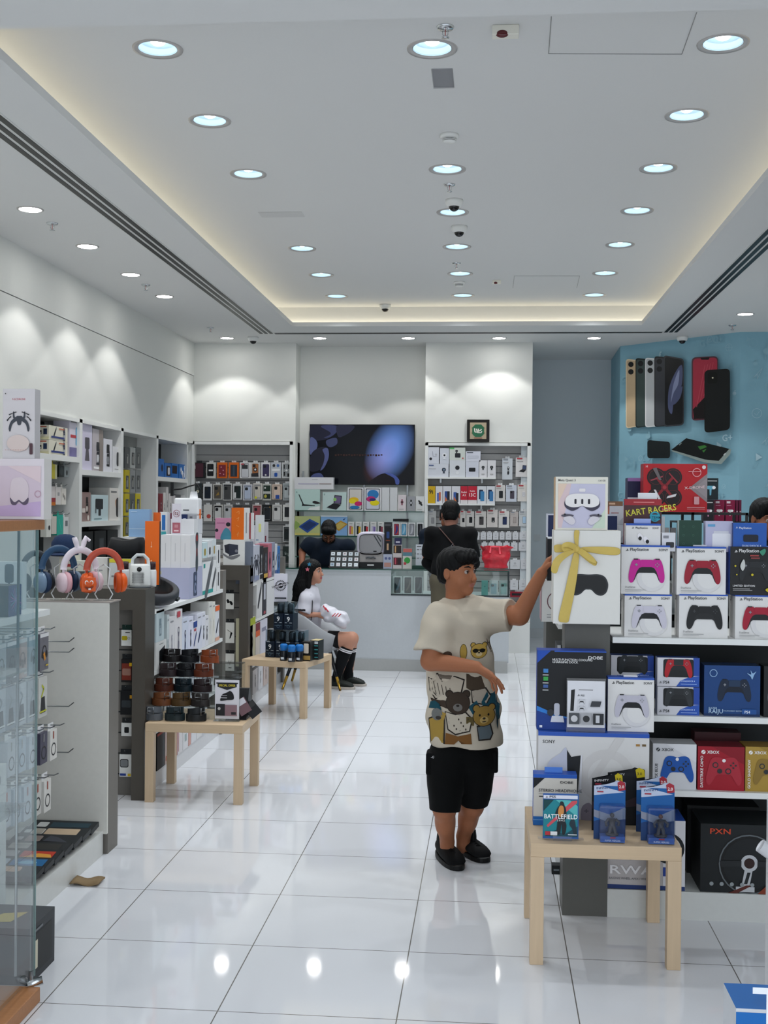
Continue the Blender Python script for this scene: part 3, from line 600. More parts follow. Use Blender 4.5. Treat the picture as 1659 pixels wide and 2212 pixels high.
# ---- slat panels in the back piers
def slat(x0, x1, z0, z1, lab, y=14.05, pitch=.075):
    t = thing('slatwall_display', lab, 'display panel', ((x0+x1)/2, y, z0)); hx = (x1-x0)/2; b = B(); b.box(-hx, 0, 0, hx, .06, z1-z0, M('#a4a4a3', .5))
    for k in range(1, int((z1-z0)/pitch)): b.box(-hx, -.002, k*pitch, hx, .001, k*pitch+.008, M('#5c5e60', .5))
    b.obj('slat_board', t)
    fr = B(); q = .035
    fr.box(-hx-q, -.11, -.0, -hx, .0, z1-z0+q, WHITE).box(hx, -.11, 0, hx+q, .0, z1-z0+q, WHITE).box(-hx-q, -.11, z1-z0, hx+q, 0, z1-z0+q, WHITE); fr.obj('frame', t)
    return t
SL = slat(-3.49, -2.345, .4, 2.40, 'grey slat panel full of hanging phone cases on the back wall left of the television')
SR = slat(-.71, .44, .36, 2.40, 'grey slat panel with accessory boxes on the back wall right of the television')
GB('pier_base', (-.745, 13.90, 0, .485, 14.1, .35), WHITE, SR, (-.135, 14.05, .36))
# ---- counter
CT = thing('sales_counter', 'long white sales counter with a glass top in front of the back wall', 'counter', (-.95, 12.2, 0)); oC = (-.95, 12.2, 0)
CW = M('#c3c9ce', .28); GL = M('#f0f6f4', .02, 0, 'glass'); GE = M('#2c5148', .15)
GB('front_panel', [(-2.35, 12.2, .12, -.99, 12.24, 1.03), (-.99, 12.2, .12, .215, 12.24, .78)], CW, CT, oC)
GB('body', [(-2.35, 12.24, .1, -.99, 12.85, .98), (-.99, 12.24, .1, .215, 12.85, .74), (-.99, 12.24, .76, .2, 12.85, .78)], CW, CT, oC)
GB('toe_kick', (-2.35, 12.19, 0, .205, 12.22, .12), M('#aeb0af', .3), CT, oC)
GB('glass_top', (-2.36, 12.18, 1.032, .21, 12.87, 1.044), M('#9fb5ae', .06), CT, oC) if False else GB('glass_top', (-2.36, 12.18, 1.032, .21, 12.87, 1.044), GL, CT, oC)
GB('top_edge', [(-2.36, 12.176, 1.032, .212, 12.18, 1.044), (-2.36, 12.24, 1.0, -.99, 12.85, 1.03)], GE, CT, oC)
GB('vitrine_glass', [(-.99, 12.2, .78, .21, 12.206, 1.032), (.204, 12.206, .78, .21, 12.85, 1.032)], GL, CT, oC)
GB('vitrine_frame', [(.198, 12.196, .78, .214, 12.21, 1.032), (-.99, 12.196, .775, .214, 12.206, .79), (-.56, 12.23, .78, -.55, 12.24, 1.03)], M('#30383a', .3), CT, oC)
# ---- glass shelves in the recess under the television
gs = thing('glass_shelving', 'glass shelves with mirrored back below the television', 'shelving unit', (-1.5, 13.95, 0)); oG = (-1.5, 13.95, 0)
for z in (1.63, 1.335, 1.09): 
    GB('shelf', (-2.26, 13.9, z-.012, -.77, 14.26, z), GL, gs, oG); GB('shelf_edge', (-2.26, 13.896, z-.013, -.77, 13.9, z+.001), GE, gs, oG)
for x in (-2.24, -1.5, -.98): GB('upright', (x, 14.24, .9, x+.02, 14.26, 2.1), STEEL, gs, oG)
GB('mirror_back', (-2.27, 14.262, .3, -.76, 14.275, 1.62), M('#c3ccca', .25, .35), gs, oG)
# ---- television
tv = thing('television', 'wide wall-mounted television showing dark blue pebble shapes', 'television', (-1.517, 14.2, 1.94))
B().box(-.632, 0, 0, .632, .036, .722, M('#0b0c0e', .3)).obj('casing', tv, bevel=.004)
sm_ = M('#05060a', .12); nt = sm_.node_tree; N = nt.nodes; Lk = nt.links; pb = N['Principled BSDF']; tc = N.new('ShaderNodeTexCoord')
for l in list(pb.inputs['Base Color'].links): nt.links.remove(l)
pb.inputs['Base Color'].default_value = (.004, .005, .008, 1)
def blob(cx, cy, rx, ry, c1, gain, off=(0, 0)):
    mp = N.new('ShaderNodeMapping'); mp.vector_type = 'TEXTURE'; mp.inputs['Location'].default_value = (cx, 0, cy); mp.inputs['Rotation'].default_value = (0, off[0], 0); mp.inputs['Scale'].default_value = (rx, 1, ry)
    g = N.new('ShaderNodeTexGradient'); g.gradient_type = 'SPHERICAL'; Lk.new(tc.outputs['Object'], mp.inputs[0]); Lk.new(mp.outputs[0], g.inputs[0])
    r = N.new('ShaderNodeValToRGB'); r.color_ramp.elements[0].color = (0, 0, 0, 1); r.color_ramp.elements[1].color = tuple(c*gain for c in lin(c1)[:3])+(1,)
    r.color_ramp.elements[1].position = off[1] or .6; Lk.new(g.outputs['Fac'], r.inputs[0]); return r.outputs[0]
acc = None
for q in [blob(.34, .42, .28, .42, '#5d82c8', 1.0, (.45, .7)), blob(.24, .3, .2, .34, '#7a3f3a', .45, (.45, .9))]:
    if acc is None: acc = q
    else:
        a_ = N.new('ShaderNodeMix'); a_.data_type = 'RGBA'; a_.blend_type = 'ADD'; a_.inputs['Factor'].default_value = 1
        Lk.new(acc, a_.inputs['A']); Lk.new(q, a_.inputs['B']); acc = a_.outputs['Result']
Lk.new(acc, pb.inputs['Emission Color']); pb.inputs['Emission Strength'].default_value = .6; pb.inputs['Specular IOR Level'].default_value = .12
b = B(); b.box(-.622, -.003, .012, .622, .001, .712, sm_)
PB = M('#10131f', .2); 
b.art(((-.622, -.003, .012), (1.244, 0, 0), (0, 0, .7)), [
 ('s', [(.0, .98), (.02, 1.0), (.25, 1.0), (.25, .9), (.2, .8), (.12, .74), (0, .76)], '#1b1d33'), ('s', [(.1, .98), (.24, .99), (.26, .9), (.2, .8), (.13, .78), (.2, .86)], '#3b4168'),
 ('s', [(.26, .99), (.42, .99), (.4, .9), (.33, .82), (.27, .8)], '#23253c'), ('s', [(0, .78), (.05, .75), (.07, .66), (.05, .55), (0, .5)], '#5c6594'),
 ('s', [(.01, .5), (.1, .62), (.17, .6), (.18, .45), (.14, .3), (.08, .22), (0, .22)], '#1a1b2c'), ('s', [(.12, .58), (.17, .6), (.18, .45), (.14, .28), (.1, .22), (.13, .35), (.14, .48)], '#545c8c'),
 ('s', [(.16, .74), (.25, .78), (.26, .68), (.2, .62), (.16, .66)], '#3d4468'), ('s', [(0, .02), (.02, .14), (.09, .18), (.13, .12), (.13, .02)], '#4a5486'),
 ('s', [(.58, .0), (.64, .12), (.72, .18), (.8, .14), (.84, .05), (.84, 0)], '#140d16'), ('s', [(.72, .19), (.8, .17), (.86, .08), (.86, 0), (.83, 0), (.81, .1)], '#4d5fa8'),
 *[('r', .24+.026*k, .47+.006*(k % 3), .258+.026*k, .50+.004*(k % 2), '#38201c') for k in range(18)]])
b.obj('screen', tv)
# ---- framed calligraphy-style picture on the right pier
pf = thing('framed_picture', 'small black framed emblem with a green octagon hung over the right slat panel', 'picture', (at(1033, 932, y=13.95).x, 13.945, at(1033, 955, y=13.95).z))
b = B(); w = .26
b.box(-w/2, -.03, 0, w/2, 0, w, M('#17130f', .35)); b.obj('frame', pf, bevel=.004)
b = B(); b.box(-.095, -.033, .035, .095, -.03, .225, P('#b5a68c')); 
b.art(((-.095, -.033, .035), (.19, 0, 0), (0, 0, .19)), [('r', .08, .3, .92, .42, '#a08c6e'), ('r', .08, .62, .92, .7, '#a08c6e'), ('p', [(.32, .12), (.68, .12), (.86, .3), (.86, .7), (.68, .88), (.32, .88), (.14, .7), (.14, .3)], '#2d6b4c'), ('l', [(.28, .65), (.3, .42), (.5, .42), (.52, .62)], .014, '#e9e6dc'), ('l', [(.4, .62), (.42, .48), (.62, .5), (.7, .6)], .012, '#e9e6dc'), ('l', [(.45, .38), (.7, .38), (.72, .48)], .01, '#e9e6dc'), ('r', .25, .03, .75, .07, '#8c3a30')])
b.obj('emblem', pf)
# wall socket / switch on grey wall
B().box(-.04, -.008, 0, .04, 0, .08, M('#c8ccce', .4)).obj('wall_switch', None, (at(1160, 1160, y=15.6).x, 15.598, at(1160, 1168, y=15.6).z), label='pale wall switch on the grey rear wall beside the right slat panel', cat='switch')
# ---- glass tower in the left foreground
gt = thing('glass_display_cabinet', 'tall frameless glass display cabinet with wooden top and base in the left foreground', 'display cabinet', (-1.77, 3.73, 0)); oT = (-1.77, 3.73, 0)
WD = M('#a9744a', .4, 0, 'wood', 0, 1, .18)
GB('top_board', (-2.05, 3.45, 1.60, -1.523, 4.0, 1.635), WD, gt, oT, bevel=.003); GB('base_board', (-2.05, 3.45, .0, -1.50, 3.93, .05), WD, gt, oT, bevel=.003)
GT = M('#f4f7f7', .01, 0, 'glass')
GB('side_pane', (-1.542, 3.46, .07, -1.536, 3.97, 1.60), GT, gt, oT); GB('rear_pane', (-2.04, 3.964, .07, -1.55, 3.97, 1.60), GT, gt, oT)
GB('pane_edge', [(-1.543, 3.97, .07, -1.535, 3.974, 1.60)], M('#6f8c88', .1), gt, oT)
for z in (1.12, .66): GB('shelf', (-2.04, 3.5, z, -1.56, 3.95, z+.008), GT, gt, oT)
b = B().tube([(-1.545+1.77, 3.93-3.73, .055), (-1.50+1.77, 3.95-3.73, .065)], .014, CHROME, 12); b.tube([(-1.535+1.77, 3.935-3.73, .03), (-1.535+1.77, 3.935-3.73, .1)], .007, STEEL, 10); b.obj('glass_clamp', gt)
b = B(); b.tube([(-1.60+1.77, 3.96-3.73, .07), (-1.60+1.77, 3.96-3.73, 1.6)], .005, STEEL, 8); b.obj('corner_rod', gt)
# ---- armchair with gold-tipped legs
ch = thing('accent_chair', 'grey upholstered tub chair with black gold-tipped legs by the counter', 'chair', (-1.6, 11.08, 0), 0)
UPH = M('#a6a9ad', .7, 0, 'cloth', .2, 220, .05)
b = B(); n = 26; vs = []; fs = []
for i in range(n):      # wrapped shell, open towards +x
    a = math.radians(50+260*i/(n-1))
    tt_ = max(0, min(1, (-math.cos(a)+.85)/1.5)); hgt = .49+.23*tt_*tt_*(3-2*tt_)
    for rr, zz in ((.27, .34), (.31, hgt*.6+.15), (.335, hgt), (.30, hgt+.005), (.262, hgt*.6+.16), (.25, .38)):
        vs.append((rr*math.cos(a), rr*math.sin(a)*.98, zz))
for i in range(n-1):
    for k in range(6): fs.append((i*6+k, (i+1)*6+k, (i+1)*6+(k+1) % 6, i*6+(k+1) % 6))
fs += [tuple(range(6)), tuple((n-1)*6+k for k in reversed(range(6)))]
b.add(vs, fs, UPH, True); b.obj('backrest', ch)
B().lathe([(.001, .355), (.25, .355), (.275, .38), (.275, .44), (.25, .475), (.001, .485)], UPH, 32).obj('seat', ch)
for sx in (-1, 1):
    for sy in (-1, 1):
        lg = B().tube([(sx*.15, sy*.15, .36), (sx*.23, sy*.23, .12)], [.019, .014], M('#12151a', .3), 14).obj('leg', ch)
        B().tube([(sx*.23, sy*.23, .12), (sx*.267, sy*.267, 0)], [.0142, .010], M('#b08b3a', .25, 1), 14).obj('leg_tip', lg)
# ================================================================ STOCK ON THE RIGHT GONDOLA
BLUE = '#2a55b0'; WB = '#dedddb'; INK = '#2b2d30'
def psbox(u0, v0, u1, v1, Y, z, pad, label, dark=None, body=WB, D=.07, sony=True, g='boxed game controllers on the top shelf', tab='#e8e8ea'):
    w = at(u1, (v0+v1)/2, y=Y).x-at(u0, (v0+v1)/2, y=Y).x
    fr = [('r', 0, .965, 1, 1, BLUE), ('ic', 'ps', .12, .9, .06, (INK,)), ('t', .18, .885, w*.062, 'PlayStation', INK)]
    if sony: fr += [('t', .96, .885, w*.05, 'SONY', INK, 'r')]
    fr += [('c', .62, .35, .3, '#d6d5d5'), ('c', .64, .35, .22, body)] if dark is None else []
    fr += [('ic', 'pad', .52, .5, .74, (pad, dark or '#16191c', None))]
    fr += [('t', .08, .13, w*.035, 'DualSense', '#777'), ('r', .08, .08, .5, .095, '#aaa'), ('r', .08, .05, .4, .06, '#bbb')]
    sd = [('r', 0, .965, 1, 1, BLUE), ('ic', 'ps', .3, .88, .2, (INK,)), ('l', [(.2, .8), (.2, .1)], .001, '#b9b9bb')]
    o = FB('controller_box', label, 'game controller box', u0, v0, u1, v1, Y, D, body, z=z, front=fr, left=sd, tops=BLUE, group=g)
    if tab: B().box(-.028, D*.3, 0, .028, D*.75, .006, P(tab)).obj('hang_tab', o, (0, 0, o.data.vertices[4].co.z), bevel=.002)
    return o
ZS = 1.16; g0 = 'boxed game controllers on the top shelf'
a = psbox(1349, 1284, 1451, 1382, 5.02, ZS, '#c9c6d2', 'white controller box with a pale grey gamepad picture, bottom row next to the ribboned box', D=.12)
HB = a.data.vertices[4].co.z
b_ = psbox(1467, 1284, 1572, 1386, 5.02, ZS, '#17191b', 'white controller box with an all-black gamepad picture, bottom row in the middle', '#1f2123', D=.12)
c_ = psbox(1588, 1286, 1692, 1388, 5.02, ZS, '#9e1631', 'white controller box with a red gamepad picture, bottom row at the right edge', D=.12)
psbox(1342, 1178, 1447, 1277, 5.02, ZS+HB+.001, '#c0188e', 'white controller box with a magenta gamepad picture', D=.12)
psbox(1462, 1181, 1568, 1281, 5.02, ZS+HB+.001, '#96162c', 'white controller box with a dark red gamepad picture, top row in the middle', D=.12)
t = FB('controller_box', 'black limited edition controller box with yellow sketches, top row at the right', 'game controller box', 1577, 1181, 1682, 1283, 5.02, .12, '#16181a', z=ZS+c_.data.vertices[4].co.z+.001, tops=BLUE, sides=BLUE, group=g0,
   front=[('ic', 'ps', .12, .9, .06, ('#e8e8e8',)), ('t', .18, .885, .013, 'PlayStation', '#e8e8e8'), ('ic', 'pad', .5, .52, .62, ('#202326', '#191b1d')), ('s', [(.6, .9), (.7, .96), (.72, .9), (.66, .82)], '#3a8a6e'), ('r', .4, .8, .58, .83, '#9a3b3b'), ('r', .42, .75, .6, .78, '#8a3b3b'),
          ('c', .1, .6, .02, '#c8b820'), ('c', .45, .42, .025, '#c8b820'), ('c', .13, .42, .015, '#c8b820'), ('s', [(.2, .6), (.27, .74), (.3, .6), (.25, .5)], '#c4c6c2'), ('t', .05, .17, .008, 'LIMITED EDITION', '#d8d8d8'), ('r', .05, .12, .4, .135, '#9b9b9b'), ('r', .05, .09, .45, .105, '#9b9b9b'), ('s', [(.72, .12), (.85, .17), (1, .15), (1, .07), (.8, .06)], '#c8b820')])
Z2 = ZS+2*HB+.002
o = FB('earbuds_box', 'small white earbuds box with black earbud picture standing on the magenta controller box', 'earbuds box', 1352, 1131, 1427, 1177, 5.04, .06, WB, z=Z2, tops=BLUE, front=[('r', 0, .93, 1, 1, BLUE), ('ic', 'ps', .2, .84, .06, (INK,)), ('t', .28, .81, .008, 'PlayStation', INK), ('t', .95, .81, .007, 'SONY', INK, 'r'), ('ic', 'buds', .5, .45, .42, ('#e8e6ea', '#111315')), ('r', .15, .12, .5, .16, '#999')])
B().box(-.035, .03, 0, .035, .034, .02, P('#9fb0e0')).obj('hang_tab', o, (0, 0, o.data.vertices[4].co.z), bevel=.001)
o = FB('game_box', 'red racing game box with kart art and a hang tab, behind the earbuds box', 'video game', 1348, 1078, 1429, 1172, 5.115, .02, '#7c2029', z=Z2, front=[('r', 0, .88, 1, 1, '#a02630'), ('r', 0, 0, 1, .88, '#4a2a2c'), ('r', .05, .0, 1, .5, '#59382d'), ('r', .25, .93, .8, .945, '#d88'), ('t', .06, .66, .026, 'KART RACERS', '#d5d046', 'l', 8, .9), ('o', .82, .66, .14, .04, '#2c9fb5'), ('r', .7, .6, .95, .7, '#2c9fb5'), ('t', .82, .62, .011, '3 TEAM', '#0e3d50', 'c'), ('rr', .15, .2, .5, .42, .04, '#6b4433'), ('c', .7, .3, .1, '#8a5a3a')])
B().box(-.04, .008, 0, .04, .012, .026, P('#dfe2e6')).obj('hang_tab', o, (.02, 0, o.data.vertices[4].co.z), bevel=.001)
FB('accessory_box', 'tiny white box with a black device picture between the earbuds box and the green box', 'box', 1430, 1151, 1459, 1175, 5.04, .05, '#d6d7dc', z=Z2, front=[('r', .1, .7, .5, .85, '#8a8c92'), ('rr', .3, .2, .9, .5, .08, '#2b2d31')])
FB('accessory_box', 'dark green box with faint line icons on top of the upper red controller box', 'box', 1467, 1124, 1516, 1173, 5.06, .05, '#163d30', z=Z2, sides='#b9c9c6', front=[('o', x, y, .05, .012, '#3f6a58') for x in (.2, .62) for y in (.25, .52, .8)])
FB('accessory_box', 'pale lilac box with a white printer picture next to the dark green box', 'box', 1524, 1126, 1583, 1173, 5.06, .05, '#b9b8d2', z=Z2, front=[('rr', .25, .15, .92, .6, .05, '#e6e6ea'), ('r', .3, .6, .85, .68, '#cfd0d8'), ('r', .08, .82, .35, .9, '#5f9fc9')])
FB('accessory_box', 'small blue accessory box with a dark attachment picture above the black limited edition box', 'box', 1584, 1130, 1656, 1178, 5.03, .06, '#1e55a8', z=Z2+.002, tops='#3a6fc0', sides='#173f80', front=[('ic', 'ps', .1, .84, .06, ('#dfe6f2',)), ('t', .17, .8, .008, 'PlayStation', '#dfe6f2'), ('rr', .3, .35, .75, .6, .05, '#101828'), ('t', .55, .18, .008, 'DUALSHOCK 4', '#cfe0ff', 'c'), ('t', .55, .07, .007, 'Back button', '#cfe0ff', 'c')])
# ribboned headset box and the headset box above
vb = FB('headset_box', 'large white headset box with a black visor picture, tied with a yellow ribbon', 'headset box', 1196, 1146, 1340, 1350, 4.93, .17, '#dddcd6', z=1.218, front=[('ic', 'visor', .52, .42, .6, ())])
hh = vb.data.vertices[4].co.z; ww = vb.data.vertices[1].co.x*2
RB = M('#cbb25f', .28, 0, 'cloth', .05, 60, .05)
rb = thing('ribbon', 'shiny yellow satin ribbon tied in a bow round the white headset box', 'ribbon', vb.location+Vector((0, -.001, 0)))
def band(pts, wd, name, th=.0015):
    """flat strip along pts lying roughly in the box face"""
    b = B(); vs = []; fs = []; P_ = [Vector(q) for q in pts]; n = len(P_)
    for i, q in enumerate(P_):
        d = (P_[min(i+1, n-1)]-P_[max(i-1, 0)]).normalized(); s_ = Vector((0, -1, 0)).cross(d).normalized(); w_ = wd[i] if isinstance(wd, list) else wd
        vs += [q-s_*w_/2, q+Vector((0, -.0015, 0)), q+s_*w_/2]
    for i in range(n-1):
        for k in (0, 1): fs.append((3*i+k, 3*i+k+1, 3*i+4+k, 3*i+3+k))
    b.add(vs, fs, RB, True); o = b.obj(name, rb); md = o.modifiers.new('s', 'SOLIDIFY'); md.thickness = th; md2 = o.modifiers.new('u', 'SUBSURF'); md2.levels = md2.render_levels = 2; return o
kx, kz = -ww/2+ww*.345, hh*.80
band([(kx, -.003, hh+.003), (kx-.004, -.004, hh*.93), (kx, -.006, kz)], [.026, .02, .012], 'vertical_band')
band([(kx, .17, hh+.002), (kx, .08, hh+.003), (kx, -.003, hh+.002)], .028, 'vertical_band') if False else None
band([(kx, -.006, kz), (kx-.008, -.01, kz-.06), (kx-.028, -.006, kz-.18), (kx-.05, -.004, .03), (kx-.052, -.003, .004)], [.02, .034, .042, .046, .046], 'vertical_band')
band([(-ww/2-.002, -.003, kz-.0), (-ww/2+.03, -.006, kz+.004), (kx-.01, -.006, kz+.002)], [.036, .034, .016], 'horizontal_band')
band([(kx+.01, -.006, kz+.002), (ww*.2, -.004, kz-.004), (ww/2+.002, -.003, kz-.008)], [.016, .034, .038], 'horizontal_band')
for sx, pts in ((-1, [(kx, -.012, kz), (kx-.03, -.035, kz+.022), (kx-.062, -.045, kz+.018), (kx-.058, -.03, kz-.004), (kx-.02, -.014, kz-.002)]), (1, [(kx, -.012, kz), (kx+.03, -.03, kz-.018), (kx+.07, -.045, kz-.05), (kx+.085, -.035, kz-.066), (kx+.045, -.02, kz-.036), (kx+.01, -.012, kz-.006)])):
    band(pts, .026, 'bow_loop')
band([(kx-.004, -.012, kz-.004), (kx-.05, -.03, kz-.02), (kx-.09, -.05, kz-.05), (kx-.094, -.04, kz-.10)], [.01, .028, .036, .03], 'bow_tail')
B().ball((kx, -.014, kz), (.013, .009, .014), RB, 14).obj('knot', rb)
qz = 1.218+hh+.001; 
FB('headset_box', 'white-framed box with pastel headset picture on top of the ribboned box', 'headset box', 1200, 1030, 1313, 1144, 4.95, .14, '#e3e0d3', z=qz, sides='#d0ae86', front=[
 ('r', .05, .04, .95, .87, '#c6c4d8'), ('p', [(.05, .04), (.05, .87), (.3, .87), (.12, .04)], '#d9c2c4'), ('p', [(.7, .04), (.95, .04), (.95, .4)], '#c9d8c4'), ('p', [(.05, .5), (.05, .87), (.22, .87)], '#e2c9b4'),
 ('t', .05, .915, .009, 'Meta Quest 3', '#555'), ('t', .95, .915, .007, '128 GB', '#888', 'r'), ('rr', .45, .72, .57, .78, .02, '#e8e4e4'), ('ic', 'vr', .51, .52, .68, ('#e9e6e4',)),
 ('e', .23, .27, .12, .03, '#56525f'), ('e', .77, .27, .12, .03, '#56525f'), ('c', .18, .29, .02, '#1d1b24'), ('c', .82, .29, .02, '#1d1b24'), ('s', [(.15, .22), (.3, .26), (.38, .16), (.3, .1)], '#d5d0d6'), ('s', [(.85, .22), (.7, .26), (.62, .16), (.7, .1)], '#d5d0d6')])
# second shelf
Z3 = .84
def ps4box(u0, v0, u1, v1, Y, z, c, label):
    w = at(u1, v0, y=Y).x-at(u0, v0, y=Y).x
    return FB('controller_box', label, 'game controller box', u0, v0, u1, v1, Y, .06, '#d4d4da', z=z, sides='#c9c9d0', tops='#1b3f86', group='boxed game controllers on the second shelf', front=[
      ('p', [(.45, 0), (.55, .2), (.75, .33), (1, .38), (1, 0)], BLUE), ('p', [(.85, .38), (1, .38), (1, 1), (.85, 1)], '#2448a0'), ('rr', .14, .32, .86, .95, .05, '#14181b'), ('ic', 'pad', .5, .66, .66, (c, '#1f2225', '#262a2d')), ('ic', 'ps', .07, .14, .06, (INK,)), ('t', .14, .1, .012, 'PS4', INK), ('t', .55, .18, .006, 'DUALSHOCK 4', '#c8dcff'), ('r', .55, .09, .93, .11, '#a9c4f2')])
ps4box(1420, 1484, 1511, 1543, 5.02, Z3, '#2f3336', 'windowed controller box with a black gamepad, bottom of the middle pair')
ps4box(1420, 1421, 1511, 1482, 5.02, Z3+.118, '#b01c28', 'windowed controller box with a red gamepad, top of the middle pair')
ps4box(1322, 1478, 1412, 1541, 5.12, Z3, '#2f3336', 'windowed controller box hidden behind the white controller box on the second shelf')
ps4box(1320, 1416, 1412, 1477, 5.12, Z3+.125, '#22282c', 'windowed black controller box peeking out above the white controller box')
o = FB('controller_box', 'square navy blue controller box with a dark gamepad and pale emblem', 'game controller box', 1521, 1438, 1642, 1544, 5.02, .1, '#133f78', z=Z3, tops='#0f2b52', sides='#0e2a55', front=[('r', .0, 0, 1, .05, '#0e2f5c'), ('ic', 'pad', .54, .53, .6, ('#122238', '#0c1726', '#1b3350')), ('o', .16, .85, .07, .012, '#8fb4d8'), ('s', [(.76, .86), (.83, .84), (.82, .92), (.86, .86), (.92, .9), (.88, .82), (.85, .74), (.82, .8)], '#8fb4d8'), ('t', .08, .06, .017, 'RAIJU', '#a9c4dc'), ('t', .08, .14, .008, 'RAZER', '#a9c4dc'), ('t', .34, .1, .005, 'TOURNAMENT EDITION', '#a9c4dc'), ('rr', .67, .05, .93, .15, .015, '#1d4f92'), ('t', .72, .07, .011, 'PS4', '#dfe8f4')])
FB('controller_box', 'black box cut by the right edge beside the navy controller box', 'game controller box', 1650, 1440, 1730, 1545, 5.02, .1, '#14171a', z=Z3, front=[('ic', 'pad', .5, .5, .8, ('#5a5d62', '#22252a'))])
# boxes that stand on the table and lean on the gondola
zt = .451
sb = FB('console_box', 'big white games console box with a blue top strip behind the table items', 'games console box', 1162, 1570, 1402, 1767, 4.80, .17, '#d7d6d4', z=zt, h=.347, tops=BLUE, sides='#c9c8c8', front=[
 ('r', 0, .955, 1, 1, BLUE), ('t', .04, .87, .013, 'SONY', INK), ('c', .62, .5, .25, '#cfcdcb'), ('c', .62, .5, .17, '#d7d6d4'), ('p', [(.42, .4), (.7, .95), (.78, .95), (.5, .4)], '#cfcdcb'), ('r', .88, .86, .915, .885, '#a5793a'), ('r', .935, .86, .97, .885, '#6e5a3a'),
 ('s', [(.08, .56), (.1, .66), (.2, .76), (.26, .8), (.28, .3), (.08, .3)], '#bfc2d0'), ('p', [(.26, .8), (.27, .3), (.36, .3), (.385, .74), (.3, .72)], '#181b1e'), ('p', [(.385, .74), (.37, .3), (.39, .3), (.4, .75)], '#dcdde2'),
 ('ic', 'ps', .56, .36, .07, ('#17191b',)), ('s', [(.39, .02), (.4, .15), (.46, .2), (.5, .14), (.5, 0), (.42, 0)], '#8f8792'), ('r', .42, .1, .46, .112, '#6b6470'), ('r', .434, .085, .446, .127, '#6b6470')])
zs = zt+.348
FB('accessory_box', 'tall black and blue cooling dock box standing on the console box', 'box', 1160, 1406, 1309, 1566, 4.84, .09, '#0f1216', z=zs, tops='#2647a0', sides='#1d3f95', front=[
 ('p', [(0, .0), (1, 0), (1, .1), (.5, .14), (.2, .2), (0, .28)], '#153a86'), ('p', [(0, .24), (.3, .16), (.6, .14), (.3, .19), (0, .3)], '#2a78c8'), ('p', [(0, .84), (0, 1), (.2, 1)], '#1a4aa8'), ('r', .25, .985, 1, 1, '#2a55b0'), ('t', .74, .9, .012, 'DOBE', '#e9e9e9', 'l', 0, 1.3), ('t', .22, .875, .0085, 'MULTI-FUNCTION COOLING', '#e4e4e4'), ('t', .22, .845, .0085, 'CHARGING DOCK', '#e4e4e4'),
 ('r', .09, .72, .16, .77, '#3f7fc0'), ('r', .09, .62, .16, .67, '#39a04a'), ('r', .09, .53, .16, .57, '#3f5f9a'), ('r', .08, .685, .165, .7, '#aaa'), ('r', .08, .585, .165, .6, '#aaa'), ('r', .08, .495, .165, .51, '#aaa'), ('p', [(.2, .1), (.4, .1), (.38, .18), (.22, .18)], '#cfd2dc'), ('rr', .25, .18, .33, .34, .03, '#b9bcc8'), ('c', .2, .22, .05, '#2b2f36'), ('r', .04, .03, .08, .06, '#dfe3ea')])
si = thing('acrylic_sign', 'clear sign holder with a white accessories leaflet in front of the black dock box', 'sign', at(1265, 1570, y=4.81)+Vector((0, -.012, 0))); si.location.z = zs
B().box(-.077, .003, .003, .077, .005, .215, M('#ffffff', .03, 0, 'glass')).box(-.077, -.002, 0, .077, .04, .003, M('#ffffff', .03, 0, 'glass')).obj('acrylic_holder', si)
b = B().box(-.074, 0, .02, .074, .002, .205, P('#dcdde2')); b.art(((-.074, 0, .02), (.148, 0, 0), (0, 0, .185)), [('r', .3, .8, .68, .815, '#666'), ('p', [(.08, .35), (.1, .8), (.2, .82), (.17, .35)], '#1b1d20'), ('ic', 'ps', .3, .69, .06, (INK,)), ('t', .36, .67, .007, 'PS5', INK), ('ic', 'pad', .38, .56, .2, ('#d0d1d6', '#16181a')), ('ic', 'pad', .38, .42, .2, ('#d0d1d6', '#16181a')), ('p', [(.6, .46), (.64, .58), (.9, .58), (.86, .46)], '#3c3f44'), ('r', .04, .08, .32, .32, '#4c4f54'), ('c', .18, .2, .09, '#c9c9cc'), ('r', .36, .08, .64, .32, '#a5a6aa'), ('c', .5, .2, .09, '#2c2e32'), ('r', .68, .08, .96, .32, '#2a2c30'), ('r', .75, .12, .85, .28, '#c9cbd0')]); b.obj('leaflet', si)
psbox(1313, 1464, 1413, 1567, 4.84, zs, '#bdbbc7', 'white controller box with a grey gamepad picture standing on the console box', D=.06, g='boxed game controllers on the second shelf', tab='#e8e8ea')
# third shelf
Z4 = .533
def xbox(u0, v0, u1, v1, body, pad, word, label, dark, tops, ink='#f0f0f0'):
    FB('controller_box', label, 'game controller box', u0, v0, u1, v1, 5.02, .12, body, z=Z4, tops=tops, sides=tops, group='boxed game controllers on the third shelf', front=[('p', [(.3, 1), (1, .6), (1, 1)], dark), ('c', .12, .87, .045, ink), ('l', [(.09, .84), (.15, .9)], .002, body), ('t', .2, .84, .012, 'XBOX', ink), ('ic', 'xpad', .56, .47, .76, (pad,)), ('t', .11, .07, .011, word, ink, 'l', 90)])
xbox(1410, 1607, 1504, 1706, '#d3d4d8', '#1f56a8', 'SHOCK BLUE', 'white controller box with a blue gamepad picture on the third shelf', '#dcdde0', '#c3c4c6', '#33363a')
xbox(1507, 1613, 1608, 1708, '#9c1526', '#a82a38', 'DAYSTRIKE CAMO', 'red controller box with a red camouflage gamepad picture on the third shelf', '#851020', '#6d1420')
xbox(1610, 1614, 1705, 1711, '#a8893a', '#8a6f30', 'GOLD SHADOW', 'gold controller box at the right end of the third shelf', '#967a30', '#8a6c2c')
FB('controller_box', 'dark red box standing behind the red camouflage controller box', 'game controller box', 1500, 1582, 1600, 1690, 5.2, .1, '#3c141a', z=Z4)
